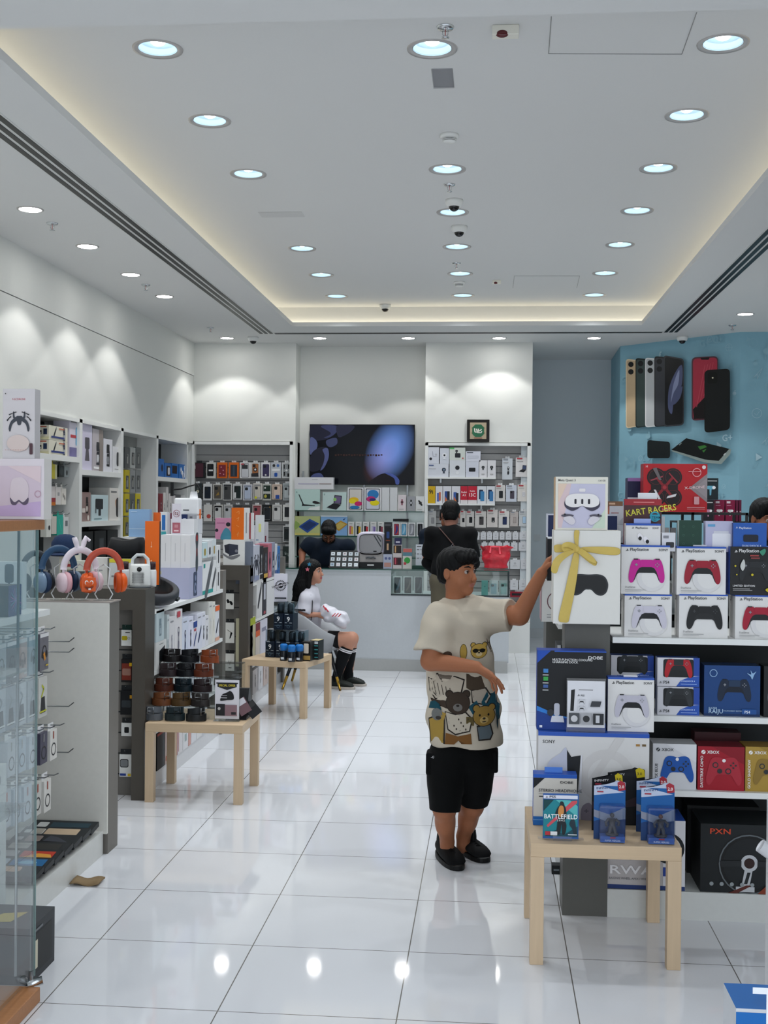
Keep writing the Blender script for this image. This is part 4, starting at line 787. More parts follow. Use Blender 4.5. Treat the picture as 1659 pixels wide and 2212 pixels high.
# base deck
FB('racing_wheel_box', 'large black steering wheel box on the base deck at the right edge', 'steering wheel box', 1513, 1782, 1713, 1926, 5.01, .24, '#101517', z=.116, tops='#15191b', sides='#0b0e10', front=[('ic', 'wheel', .53, .42, .72, ()), ('t', .1, .86, .022, 'PXN', '#c8482a', 'l', 0, 1.4), ('p', [(.3, 0), (.5, .12), (.56, .12), (.4, 0)], '#54241c'), ('p', [(.62, 0), (.85, .3), (.9, .5), (.8, 0)], '#7a3420'), ('r', .7, .95, .95, .97, '#2a3032')]+[('c', .12+.11*k, .13, .022, '#8d9496') for k in range(5)])
FB('racing_wheel_box', 'black box with faint grey lettering behind the large steering wheel box', 'steering wheel box', 1484, 1742, 1640, 1920, 5.26, .15, '#0c0f10', z=.116, front=[('r', .55, .86, .85, .875, '#4b5254')])
FB('racing_wheel_box', 'white and blue racing wheel box under the right table', 'steering wheel box', 1311, 1771, 1480, 1919, 5.01, .2, '#b9b5b5', z=.116, sides='#c9c9cd', tops=BLUE, front=[('r', 0, 0, 1, .06, '#26396e'), ('r', .72, .06, 1, 1, '#cfcfd4'), ('r', .72, .2, .93, .33, '#26408f'), ('o', .79, .6, .2, .045, '#15181b'), ('c', .3, .55, .12, '#4c4e54'), ('ic', 'ps', .78, .9, .05, (INK,)), ('t', .04, .22, .035, 'RWA', '#e2e2e4', 'l', 0, 1.6), ('t', .03, .14, .0085, 'RACING WHEEL APEX / VOLANT', '#6b6d72')])
FB('accessory_box', 'small dark box on the floor left of the end post under the right table', 'box', 1192, 1852, 1212, 1871, 5.22, .05, '#1d2124', front=[('r', .2, .4, .8, .6, '#7f8a90')]).location.z = .101
# items on the right table
g1 = thing('headset_pack', 'white and blue stereo headphone box at the back left of the right table', 'headphone box', (at(1199, 1782, z=.45).x, 4.70, .451))
hb = FB('box_body', None, None, 1152, 1673, 1246, 1782, 4.70, .07, '#cfcbc2', z=.451, tops=BLUE, sides=BLUE, front=[('r', 0, .93, 1, 1, '#2458b4'), ('r', 0, 0, 1, .17, '#1f63ac'), ('r', 0, .1, 1, .11, '#7fb2de'), ('p', [(0, .72), (0, .93), (.26, .93)], '#16181b'), ('t', .62, .83, .009, 'DOBE', '#1d1f22', 'l', 0, 1.5), ('t', .12, .66, .0115, 'STEREO HEADPHONE', '#3c3e42', 'l', 0, 1.05), ('r', .12, .62, .7, .63, '#97928a'), ('r', .13, .56, .35, .575, '#16181b')])
hb.parent = g1; hb.location -= g1.location
q = B(); q.box(-.035, .03, 0, .035, .034, .022, P('#4f7fd0')); q.obj('hang_tab', hb, (-.005, 0, max(v.co.z for v in hb.data.vertices)), bevel=.001)
gm = thing('game_case', 'blue shooter game case on a clear holder at the front of the right table', 'video game', (at(1211, 1812, z=.45).x, 4.50, .451))
gb = FB('case', None, None, 1173, 1716, 1250, 1808, 4.50, .014, '#2e5b9e', z=.455, sides='#2c4f98', front=[('r', .01, .9, .97, .98, '#d9dbe6'), ('ic', 'ps', .1, .935, .06, (INK,)), ('t', .18, .922, .008, 'PS5', INK, 'l', 0, 1.5), ('r', .01, .06, .97, .88, '#1f7f8a'), ('p', [(.01, .88), (.01, .62), (.3, .88)], '#123f44'), ('p', [(.35, .88), (.97, .5), (.97, .75), (.75, .88)], '#57b0b2'), ('p', [(.1, .3), (.8, .86), (.95, .88), (.95, .82), (.14, .26)], '#c8505a'), ('p', [(.05, .06), (.35, .2), (.6, .1), (.97, .3), (.97, .06)], '#1c4a58'),
  ('s', [(.48, .84), (.56, .84), (.6, .76), (.64, .68), (.66, .5), (.62, .42), (.66, .3), (.62, .12), (.54, .12), (.52, .34), (.48, .12), (.38, .12), (.4, .36), (.4, .5), (.34, .56), (.4, .7), (.46, .76)], '#1c2226'), ('s', [(.46, .74), (.56, .74), (.58, .6), (.5, .5), (.42, .58)], '#c98a4a'), ('s', [(.8, .46), (.88, .44), (.92, .3), (.94, .1), (.86, .12), (.82, .24), (.74, .34)], '#20323c'), ('t', .5, .46, .0165, 'BATTLEFIELD', '#eef2f2', 'c', 0, .9), ('t', .5, .405, .007, '2 0 4 2', '#eef2f2', 'c'), ('rr', .06, .085, .2, .17, .01, '#b5323c'), ('rr', .21, .085, .4, .17, .01, '#dfe0e2'), ('r', .7, .1, .95, .12, '#e3e7ea')])
gb.parent = gm; gb.location -= gm.location
B().box(-.085, -.004, 0, .085, .03, .003, M('#ffffff', .03, 0, 'glass')).box(-.03, -.018, 0, .04, -.014, .018, M('#ffffff', .03, 0, 'glass')).box(-.03, -.014, 0, .04, 0, .003, M('#ffffff', .03, 0, 'glass')).obj('acrylic_holder', gm)
PLST = M('#e4ecf6', .06, 0, 'glass')
def blister(u0, v0, u1, v1, Y, label, card, hd, tag_c, tag_t, fig, name='figure_pack', bub=True, rz=0):
    x = (at(u0, v1, y=Y).x+at(u1, v1, y=Y).x)/2; w = at(u1, v1, y=Y).x-at(u0, v1, y=Y).x; h = at(u0, v0, y=Y).z-.451
    t = thing(name, label, 'toy figure pack', (x, Y, .451), rz)
    b = B(); b.box(-w/2, .0, 0, w/2, .004, h*.9, P(card))
    b.poly([(-w/2, .0, h*.9), (w/2, .0, h*.9), (w/2, 0, h*.96), (w*.22, 0, h), (w*.1, 0, h*.96), (-w/2, 0, h*.89)], (0, -1, 0), P(hd))
    b.art(((-w/2, 0, 0), (w, 0, 0), (0, 0, h)), [('p', [(0, .3), (0, .9), (1, .9), (1, .45)], '#1f5c9c' if card != '#14161a' else '#1a1c20'), ('p', [(0, .74), (0, .9), (1, .97), (.78, .99), (.2, .9), (.95, .8)], hd), ('p', [(0, .5), (.5, .42), (1, .55), (1, .35), (.4, .3), (0, .38)], '#8c8f9c' if card != '#14161a' else '#3a2c34'), ('t', .08, .84, .008, 'INFINITY', '#26406e' if hd != '#15171a' else '#dedede', 'l', 4, 1.2), ('r', .1, .79, .3, .815, '#a03040'),
       ('p', [(.74, .96), (.84, 1.0), (.98, .96), (1, .84), (.78, .82)], tag_c), ('t', .79, .87, .011, tag_t, '#f2f2f2' if tag_c != '#c8b420' else '#222', 'l')])
    b.obj('backing_card', t)
    if bub:
        bw, bh, bd = w*.82, h*.62, .055
        q = B(); q.box(-bw/2+w*.06, -bd, .006, bw/2+w*.06, -.001, bh, PLST); q.obj('blister_shell', t, bevel=.008)
        q = B(); q.box(-bw/2+w*.06+.003, -bd+.004, .002, bw/2+w*.06-.003, -.004, .024, P('#3f5fa0')); q.art(((-bw/2+w*.06+.003, -bd+.004, .002), (bw-.006, 0, 0), (0, 0, .022)), [('t', .5, .2, .006, 'SUPER HEROES', '#d5dcf0', 'c'), ('r', .4, .68, .62, .92, '#a03040')]); q.obj('card_tray', t)
        q = B(); fc = M('#4a4648', .4); cx = w*.06
        q.lathe([(.001, .026), (.024, .026), (.024, .03), (.001, .031)], fc, 20, Matrix.Translation((cx, -.028, 0)))
        q.tube([(cx-.01, -.028, .03), (cx-.006, -.028, .052), (cx, -.028, .062)], [.006, .007, .008], fc, 8); q.tube([(cx+.012, -.03, .03), (cx+.007, -.028, .052), (cx, -.028, .062)], [.006, .007, .008], fc, 8)
        q.tube([(cx, -.028, .058), (cx, -.028, .085)], [.009, .014], fc, 10); q.tube([(cx-.012, -.028, .084), (cx-.024, -.03, .07), (cx-.02, -.036, .058)], .005, fc, 8); q.tube([(cx+.012, -.028, .084), (cx+.026, -.03, .072), (cx+.022, -.034, .06)], .005, fc, 8); q.ball((cx, -.028, .098), .0085, M(fig, .4), 12)
        q.obj('figurine', t)
    return t
blister(1282, 1684, 1350, 1820, 4.53, 'blue carded figure in a clear blister, left one at the front of the right table', '#23406e', '#b9c3d8', '#a02c38', '2.0', '#4a4648')
blister(1384, 1689, 1456, 1826, 4.53, 'blue carded figure in a clear blister, right one at the front of the right table', '#23406e', '#b9c3d8', '#a02c38', '2.0', '#6a4a40')
blister(1278, 1668, 1344, 1795, 4.65, 'black carded figure pack with a yellow 3.0 tag behind the left blister', '#14161a', '#15171a', '#c8b420', '3.0', '#333', bub=False)
blister(1374, 1675, 1440, 1800, 4.65, 'blue carded figure pack standing behind the right blister', '#23406e', '#b9c3d8', '#a02c38', '2.0', '#333', bub=False)
blister(1312, 1656, 1392, 1783, 4.74, 'black carded figure pack with yellow 3.0 tag, farthest back on the right table', '#14161a', '#15171a', '#c8b420', '3.0', '#333', bub=False)
# boxes on the aisle side of the right gondola (seen past the ribboned box)
ZA = 1.161
def AB(name, label, u0, u1, vt, Y, z, D, body, front=(), left=(), vb=None, cat='box', x0=None, **k):
    return FB(name, label, cat, u0, vt, u1, vb or vt+60, Y, D, body, z=z, front=front, left=left, **k)
carton('accessory_box', 'white box with a grey line picture behind the left edge of the ribboned box', 'box', (.24, .2, .19), '#d9d9d6', loc=(.37, 5.6, ZA), front=[('o', .3, .5, .2, .02, '#6d4a50'), ('r', .1, .1, .5, .12, '#999'), ('r', .1, .16, .5, .18, '#999')], left=[('r', 0, 0, 1, .8, '#b9949c')])
carton('accessory_box', 'black display box with white edges stacked above the line-picture box', 'box', (.22, .16, .20), '#0f1319', loc=(.385, 5.62, ZA+.191), tops='#d3d6dc', front=[('r', 0, .97, 1, 1, '#d3d6dc')], left=[('r', .1, .1, .2, .8, '#38476a')])
carton('accessory_box', 'tall navy box with a white spine behind the black display box', 'box', (.34, .2, .50), '#24305a', loc=(.465, 6.0, ZA), sides='#cfd4e0', front=[('r', .3, .55, .36, .66, '#b98aa0'), ('r', 0, .985, 1, 1, '#d5d9e6')])
carton('accessory_box', 'dark box low on the aisle side of the right gondola', 'box', (.16, .2, .2), '#15181b', loc=(.41, 5.7, .841), sides='#1b1e20', front=[('r', 0, 0, .1, 1, '#cfd1d3')])
carton('accessory_box', 'pale grey box low on the aisle side of the right gondola', 'box', (.16, .2, .22), '#c5c4cc', loc=(.41, 5.7, .534))
# stock on the top deck and the racks behind
def TB(*a, **k): return FB(*a, **k)
dz = 1.216
rk = thing('wire_rack', 'black metal display rack on top of the right gondola under the red drone box', 'display rack', (.85, 6.1, dz)); b = B()
def rack(par, w, d, h, name, shelves=(1,), T=.012):
    b = B()
    for x in (-w/2, 0, w/2):
        for y in (0, d): b.box(x-T/2, y-T/2, 0, x+T/2, y+T/2, h, BLACK)
    for s_ in shelves: b.box(-w/2-T/2, -T/2, h*s_-T, w/2+T/2, d+T/2, h*s_, BLACK)
    return b.obj(name, par)
rack(rk, .5, .3, .46, 'frame', (1, .55))
rk.location = (.78+.18, 5.75, dz)
o = FB('drone_box', 'big red toy drone box with a clover-shaped window showing a four-rotor drone', 'toy drone box', 1390, 980, 1528, 1078, 5.6, .11, '#bb1620', z=dz+.46+.001, h=.222, sides='#8f121b', tops='#c83038', front=[
 ('p', [(.72, .5), (1, .8), (1, .2)], '#8f8688'), ('p', [(.8, .5), (1, .72), (1, .28)], '#9b9294')]+[('c', x, y, .145, '#1d1113') for x in (.2, .46) for y in (.3, .72)]+[('rr', .12, .32, .54, .7, .05, '#1d1113'), ('r', .2, .2, .46, .85, '#1d1113')]+[('o', x, y, .12, .006, '#6e262a') for x in (.2, .46) for y in (.3, .72)]+[
 ('l', [(.2, .72), (.46, .3)], .012, '#8c1c26'), ('l', [(.2, .3), (.46, .72)], .012, '#8c1c26'), ('c', .33, .51, .055, '#7c1420'), ('c', .33, .51, .03, '#b0303a'), ('p', [(.1, .66), (.3, .75), (.3, .72), (.12, .64)], '#a0404a'), ('p', [(.4, .82), (.54, .62), (.52, .6), (.39, .8)], '#a0303a'), ('p', [(.14, .9), (.2, .92), (.28, .66), (.24, .66)], '#6e6668'), ('p', [(.16, .46), (.19, .46), (.29, .22), (.25, .21)], '#e8e4e6'), ('p', [(.36, .28), (.38, .33), (.52, .38), (.5, .32)], '#e8e4e6'),
 ('o', .83, .82, .07, .012, '#e6a0a4'), ('r', .7, .83, .9, .845, '#e6a0a4'), ('c', .94, .93, .03, '#e6dcdc'), ('t', .64, .47, .012, 'X-DRONE', '#ead0d2', 'l', 4, 1.2), ('rr', .79, .16, .87, .32, .01, '#d9a0a4'), ('t', .3, .03, .01, 'HERO', '#f0c8ca'), ('r', .68, .09, .96, .105, '#e0a0a4'), ('r', .68, .06, .96, .07, '#e0a0a4'), ('t', .03, .92, .01, 'H', '#f0d0d0')])
for (u0, v0, u1, v1, lb) in [(1317, 1078, 1368, 1117, 'lower'), (1317, 1040, 1368, 1078, 'upper')]:
    zb = dz+.30 if lb == 'lower' else dz+.30+.0935
    o = FB('vr_glasses_box', 'white box with smart glasses wearer, %s of two beside the pastel headset box' % lb, 'box', u0, v0, u1+6, v1, 6.2, .12, '#dadbe0', z=zb, h=.093, sides='#b5582e', front=[('s', [(.42, .0), (.46, .3), (.62, .4), (.82, .4), (.95, .25), (1, .0)], '#c4c6cc'), ('s', [(.62, .4), (.6, .6), (.64, .85), (.74, .92), (.84, .85), (.86, .6), (.82, .4)], '#b98d76'), ('s', [(.58, .7), (.6, .92), (.74, 1.0), (.88, .92), (.88, .72), (.74, .82)], '#1d1b1c'), ('r', .59, .62, .87, .76, '#e5e6ec'), ('r', .06, .6, .35, .64, '#a03c30'), ('r', .06, .5, .3, .53, '#c9908a')])
rk2 = thing('wire_rack', 'black metal stand behind the pastel headset box carrying the smart glasses boxes', 'display rack', (.80, 6.2, dz)); rack(rk2, .2, .2, .299, 'frame', (1, .5)); rk2.location = (at(1342, 1100, y=6.2).x+.02, 6.22, dz)
for (u0, v0, u1, v1, Y, zb, c, lb, fr) in [(1313, 1031, 1346, 1040, 6.24, dz+.30+.187, '#7a5a44', 'small brown patterned box lying on the stacked smart glasses boxes', [('r', .1, .3, .5, .7, '#c9a58a')]),
      ]: FB('accessory_box', lb, 'box', u0, v0, u1, v1, Y, .08, c, z=zb, h=.024, front=fr)
FB('camera_box', 'navy and white box with a violet lid beside the red drone box', 'box', 1350, 1003, 1377, 1078, 5.78, .1, '#20244a', z=dz+.46+.001, h=.155, tops='#9a78b4', front=[('r', 0, 0, 1, .42, '#d5d8e0'), ('r', 0, .9, 1, 1, '#9a78b4'), ('t', .1, .18, .011, 'Panasonic', '#20244a', 'l', 0, .8)], loc=(0, 0, 0)) if False else carton('camera_box', 'navy and white box with a violet lid beside the red drone box', 'box', (.062, .1, .16), '#20244a', loc=(.69, 5.78, dz+.461), tops='#9a78b4', front=[('r', 0, 0, 1, .42, '#d5d8e0'), ('r', 0, .9, 1, 1, '#9a78b4'), ('t', .06, .18, .009, 'Panasonic', '#20244a', 'l', 0, .8)])
for k, (u0, u1, c) in enumerate([(1434, 1446, '#b9b7b4'), (1449, 1461, '#8b8c8e'), (1464, 1478, '#a9a9aa'), (1480, 1492, '#c9c8c4')]):
    FB('accessory_pack', '%s grey hanging pack from the left inside the black rack under the drone box' % NUM[k], 'packaging', u0, 1090, u1, 1120, 5.82, .02, c, z=dz+.255, h=.13, front=[('r', .2, .3, .8, .7, '#d8d8d8')], group='packs inside the black rack')
FB('headset_pack', 'pale box with dark vertical lettering standing inside the rack left of the packs', 'box', 1426, 1088, 1436, 1160, 5.6, .1, '#c9cdd2', z=dz+.0, h=.44, front=[('t', .85, .35, .018, 'PROMATE', '#17191b', 'l', 90)])
FB('accessory_box', 'dark green small can box on the rear white box left of the mural', 'box', 1276, 1009, 1287, 1031, 6.32, .04, '#16322b', z=dz+.49, h=.055).location.z = dz+.49
o = carton('accessory_box', 'white box low behind the pastel headset box carrying the dark green can box', 'box', (.3, .12, .49), '#cfd1d4', loc=(.62, 6.3, dz))
FB('accessory_box', 'pale grey box with a dark dot behind the pastel headset box', 'box', 1281, 1020, 1310, 1031, 6.31, .06, '#c4c5cf', z=dz+.491, h=.034, front=[('c', .5, .5, .12, '#23252a')])
# hair dryer boxes on the far rack
rk3 = thing('wire_rack', 'black table rack on the rear gondola carrying the crimson hair dryer boxes', 'display rack', (1.75, 8.0, 1.201)); rack(rk3, .64, .3, .41, 'frame', (1,)); rk3.location = (at(1572, 1090, y=8.0).x, 8.0, 1.201)
zr = 1.201+.411
for k, (u0, u1) in enumerate([(1544, 1565), (1568, 1588)]):
    FB('hair_dryer_box', 'crimson box with a white dryer picture, %s of the pair on the rear rack' % ('left', 'right')[k], 'hair dryer box', u0, 1041, u1, 1086, 8.0, .08, '#8a1440', z=zr, h=.14, group='crimson hair dryer boxes', front=[('r', .1, .84, .5, .94, '#e8d8de'), ('ic', 'dryer', .5, .42, .85, ('#e8dfe0',)), ('r', .1, .72, .6, .76, '#c87a96')])
for k, (u0, u1) in enumerate([(1590, 1595), (1597, 1602)]):
    FB('hair_dryer_box', 'narrow dark crimson box, %s one at the right end of the rear rack' % ('first', 'second')[k], 'hair dryer box', u0, 1041, u1, 1086, 8.0, .08, '#641036', z=zr, h=.14, group='crimson hair dryer boxes', front=[('ic', 'dryer', .5, .45, .9, ('#e0ccd2',))])
FB('hair_dryer_box', 'black box with a pink hair dryer picture next to the crimson boxes', 'hair dryer box', 1520, 1041, 1542, 1086, 7.95, .08, '#17141c', z=zr, h=.14, front=[('ic', 'dryer', .5, .4, .9, ('#c88aa8',)), ('r', .2, .85, .9, .89, '#ccc')])
FB('hair_dryer_box', 'dark teal box with a light blue hair dryer picture standing on the pink dryer box', 'hair dryer box', 1523, 992, 1552, 1040, 7.96, .07, '#142428', z=zr+.141, h=.14, front=[('ic', 'dryer', .45, .45, .9, ('#6fb4cc',)), ('r', .2, .85, .9, .89, '#ccc')])
# white thing and blue sign cut by the right edge
wt = thing('charging_dock', 'white rounded plastic stand cut off by the right edge beside the low table', 'stand', (at(1690, 1830, y=3.9).x, 3.9, 0))
B().tube([(.0, 0, .62), (.1, 0, .55), (.14, .02, .5)], .022, M('#dedfe2', .25), 14).obj('handle', wt); B().box(.035, 0, .0, .16, .08, .76, M('#d5d6d9', .3)).obj('body', wt, bevel=.01)
wt.location.x = at(1643, 1750, y=3.9).x
bs = carton('promo_sign', 'bright blue block sign with big white letters at the bottom right corner', 'sign', (.34, .3, .5), '#1d62a8', loc=(0, 0, 0), sides='#c9d6de', tops='#1d62a8')
q = at(1588, 2176, y=3.0); bs.location = (q.x+.17, 3.0, 0)
bpy.data.objects.remove(bs)
q = at(1590, 2178, y=3.05); H_ = q.z
b = B(); b.box(0, 0, 0, .4, .16, H_, M('#c9ccd0', .3), {'top': P('#1d66ae')}); b.art(((0.0, 0, H_), (.4, 0, 0), (0, .16, 0)), [('t', .14, .12, .12, 'TA', '#e9eef2', 'l', -8)]); b.art(((0, 0, 0), (.4, 0, 0), (0, 0, H_)), [('r', 0, 0, 1, .98, '#1d66ae'), ('t', .1, .9, .1, 'TA', '#e9eef2')])
b.obj('promo_sign', None, (q.x, 3.05, 0), label='bright blue block sign with big white letters at the bottom right corner', cat='sign', bevel=.004)
# ================================================================ STOCK ON THE LEFT
def CB(name, label, cat, u0, u1, u2, vt, X, z, body, h=None, **k):
    """carton on an aisle shelf: corner at u1, camera face u0..u1, aisle face u1..u2 in the plane x=X"""
    a = at(u1, vt, x=X); y0 = a.y; y1 = at(u2, vt, x=X).y; x0 = at(u0, vt, y=y0).x
    return carton(name, label, cat, (X-x0, y1-y0, h or (a.z-z)), body, loc=((X+x0)/2, y0, z), **k)
TOOLC = '#2b2e36'; XF = -1.94; ZB = 1.071
def top(o): return o.location.z+max(v.co.z for v in o.data.vertices)+.001
# --- gondola B, top aisle shelf
pan = thing('round_vacuum', 'dark grey round dish-shaped appliance leaning at the near end of the left aisle shelf', 'appliance', (-2.03, 7.04, ZB+.105)); pan.rotation_euler = (math.radians(14), math.radians(17), 0)
GP = M('#33363b', .45)
B().lathe([(.001, -.05), (.12, -.05), (.165, -.03), (.18, 0), (.175, .03), (.15, .04), (.135, .03), (.12, -.01), (.001, -.02)], GP, 40, mats={6: M('#15191b', .3), 7: M('#15191b', .3)}).obj('shell', pan)
B().box(.165, -.02, -.01, .19, .02, .005, DARK).obj('clip', pan)
lv = CB('appliance_box', 'large lavender carton with a small kettle picture on the left aisle shelf', 'box', 340, 409, 437, 1228, XF, ZB, '#aaaec9', front=[('r', .1, .8, .12, .9, '#c9c07a')], right=[('ic', 'spk', .45, .45, .5, ('#3c4762', '#7e8aa8'))])
zt_ = top(lv)
for k in range(3):
    u0 = 348+21*k
    q = CB('phone_box', 'upright white slim box, %s of three on the lavender carton' % NUM[k], 'box', 348, 411, 436, 1160, XF, zt_, '#dbdcdf') if False else None
y0 = at(411, 1200, x=XF).y; xw = (XF-at(348, 1200, y=y0).x)/3; hh3 = at(411, 1156, x=XF).z-zt_
for k in range(3):
    carton('shaver_box', 'upright white box, %s from the left of three on the lavender carton' % NUM[k], 'box', (xw-.001, at(436, 1200, x=XF).y-y0, hh3), '#dcdddf', loc=(XF-xw*(2.5-k), y0, zt_), group='white upright boxes on the lavender carton', front=[('r', .42, .2, .47, .75, '#b5b6ba')], right=[('ic', 'shaver', .55, .45, .8, ('#3d474c', '#a33'))] if k == 2 else ())
ztt = zt_+hh3+.001
specs = [(437, 467, 1210, ZB, '#dfe1e2', 'large white carton with a hand vacuum picture and teal corners', [('r', .0, 0, .75, .12, '#2a9a94'), ('r', .06, .82, .18, .95, '#2a9a94'), ('ic', 'tool', .42, .48, .7, ('#5a5e63',)), ('ic', 'tool', .8, .45, .35, ('#4a4e53',))]),
 (468, 474, 1226, ZB, '#e0e1e2', 'narrow white box with a black stripe, lower at the far end of the left shelf', [('rr', .3, .2, .6, .8, .1, TOOLC)])]
o1 = SB('appliance_box', specs[0][5], 'box', 437, 467, 1213, XF, ZB, .15, specs[0][4], front=specs[0][6])
o2 = SB('appliance_box', specs[1][5], 'box', 468, 475, 1226, XF, ZB, .12, specs[1][4], front=specs[1][6])
SB('appliance_box', 'narrow white box with a black stripe, upper at the far end of the left shelf', 'box', 468, 475, 1178, XF, top(o2), .12, '#e0e1e2', front=[('rr', .3, .2, .6, .8, .1, TOOLC)])
z5 = top(o1); PIC = {'#c4d8dc': ('#a08a2e', 'yellow'), '#d6dadd': ('#22262c', 'black'), '#cfd7da': ('#a58d55', 'golden')}
for k, (a, b_, c) in enumerate([(437, 447, '#c4d8dc'), (448, 457, '#d6dadd'), (458, 466, '#cfd7da')]):
    SB('cup_box', 'small pale box with a %s cylinder picture on top of the hand vacuum carton' % PIC[c][1], 'box', a, b_, 1172-4*k, XF, z5, .1, c, front=[('rr', .3, .15, .65, .6, .1, PIC[c][0])])
# upper pile
ws = SB('cable_box', 'white carton lying on the upright white boxes', 'box', 418, 436, 1121, XF-.02, ztt, .16, '#d9dadc')
FB('cable_box', 'navy box with a white cable picture in the upper pile on the left', 'box', 392, 1111, 404, 1153, 7.85, .06, '#1f2c55', z=ztt, front=[('rr', .3, .2, .8, .8, .1, '#c4c8d6')])
FB('cable_box', 'grey box beside the navy cable box in the upper pile', 'box', 405, 1111, 420, 1153, 7.86, .06, '#9a9ca2', z=ztt, front=[('r', .3, .8, .7, .9, '#5b5d63')])
sg = thing('paper_sign', 'narrow paper sign with a red no-photography circle on the left display', 'sign', (at(381, 1150, y=7.76).x, 7.76, ztt))
b = B(); w_ = .062; h_ = at(381, 1088, y=7.76).z-ztt; b.box(-w_/2, 0, 0, w_/2, .003, h_, P('#d6d3dc')); b.art(((-w_/2, 0, 0), (w_, 0, 0), (0, 0, h_)), [('ic', 'nocam', .5, .68, .85, ()), ('r', .08, .05, .92, .38, '#a8606c'), ('r', .25, .1, .75, .14, '#e0c8cc'), ('r', .3, .22, .7, .32, '#c08890')]); b.obj('sheet', sg); B().box(-w_/2, .003, 0, w_/2, .03, .003, M('#fff', .03, 0, 'glass')).obj('acrylic_holder', sg)
pr = thing('photo_printer', 'white rounded pocket printer with a raised lid on top of the left pile', 'printer', (at(402, 1100, y=7.95).x, 7.95, top(ws)-.03)); pr.location.z = ztt+.128
B().box(-.085, 0, 0, .085, .1, .115, M('#dcdee0', .3)).obj('body', pr, bevel=.012); B().tube([(.04, .05, .11), (.04, .05, .16)], [.03, .022], M('#e2e4e6', .3), 16).obj('lid', pr); B().box(-.02, -.002, .03, .02, 0, .036, P('#3a3c40')).obj('slot', pr)
carton('cable_box', 'white carton under the pocket printer', 'box', (.17, .1, .126), '#cfd1d6', loc=(pr.location.x, 7.95, ztt), front=[('r', .1, .2, .5, .3, '#aaa')])
SB('pen_box', 'small upright orange box on the white carton of the upper left pile', 'box', 450, 457, 1098, XF-.03, top(ws)+.0, .04, '#e0701e') if False else FB('pen_box', 'small upright orange box on top of the white carton of the left pile', 'box', 424, 1100, 432, 1121, 7.98, .03, '#dd6a1c', z=top(ws))
# front top of gondola B
zf = 1.206
mp_b = thing('mini_projector', 'small white projector with a carry handle on the near end of the left gondola', 'projector', (at(296, 1270, y=6.72).x, 6.72+.06, zf))
b = B().lathe([(.001, .006), (.058, .006), (.06, .02), (.058, .125), (.05, .135), (.001, .136)], M('#d4d6d4', .4), 36); b.lathe([(.001, 0), (.064, 0), (.062, .008), (.001, .009)], M('#5b6064', .4), 36)
b.obj('body', mp_b)
b = B().tube([(-.05, 0, .125), (-.045, 0, .165), (-.02, 0, .188), (.02, 0, .188), (.045, 0, .165), (.05, 0, .125)], .006, M('#c3c8c9', .4), 10, flat=1.6); b.obj('handle', mp_b)
b = B(); b.lathe([(.001, 0), (.014, 0), (.014, .004), (.001, .004)], M('#0c0e10', .1), 18, Matrix.Translation((.012, -.057, .108)) @ Matrix.Rotation(math.radians(90), 4, 'X')); b.obj('lens', mp_b)
b = B(); [b.box(-.03+.006*i, -.062, .03+.009*j, -.027+.006*i, -.05, .036+.009*j, P('#a5a7a6')) for i in range(12) for j in range(7)]; b.obj('speaker_grille', mp_b)
for k, (u, dy) in enumerate([(264, .05), (322, .06)]):
    t = thing('spray_bottle', 'white bottle with a dark cap on the %s of the small projector' % ('left', 'right')[k], 'bottle', (at(u, 1260, y=6.8).x, 6.80+dy, zf), 0)
    B().lathe([(.001, 0), (.024, 0), (.026, .01), (.026, .09), (.022, .1), (.001, .1)], M('#d3d5d6', .35), 20).obj('bottle', t); B().lathe([(.001, .1), (.021, .1), (.021, .145), (.001, .147)], M('#2d1a20', .3), 20).obj('cap', t)
FB('speaker_box', 'tall thin orange box standing on the near end of the left gondola', 'box', 313, 1126, 344, 1262, 7.0, .03, '#e0661a', z=zf, sides='#2b1c1a', front=[('c', .45, .6, .05, '#f2c8a0'), ('c', .45, .38, .05, '#f2c8a0'), ('r', .44, .6, .46, .68, '#f2c8a0')])
FB('speaker_box', 'small orange box tip behind the tall thin orange box', 'box', 331, 1107, 344, 1200, 7.2, .03, '#d9601c', z=zf, front=[('c', .5, .85, .2, '#5b2a18')])
wc = FB('appliance_box', 'white carton carrying the light blue box on the left gondola', 'box', 262, 1160, 318, 1262, 7.12, .12, '#dcdddb', z=zf, front=[('c', .3, .85, .06, '#22252a'), ('r', .1, .5, .4, .54, '#999')])
FB('appliance_box', 'flat light blue box standing above the black cushion on the left gondola', 'box', 278, 1100, 323, 1162, 7.14, .05, '#85a8cc', z=top(wc), front=[('r', 0, .28, 1, .3, '#b4cce0'), ('c', .85, .05, .05, '#c99'), ('r', .1, .9, .4, .92, '#b4cce0')])
FB('appliance_box', 'white and blue boxes pair behind the orange box, left carton', 'box', 345, 1106, 360, 1230, 8.25, .05, '#d8dade', z=zf, front=[('r', .3, .7, .8, .95, '#2a6ab0'), ('r', .2, .62, .9, .68, '#3fa0a8')])
FB('appliance_box', 'pale box with a dark red edge behind the tall orange box', 'box', 360, 1108, 372, 1200, 8.3, .05, '#cbc6ce', z=zf, front=[('r', .6, 0, 1, 1, '#6b3a48')])
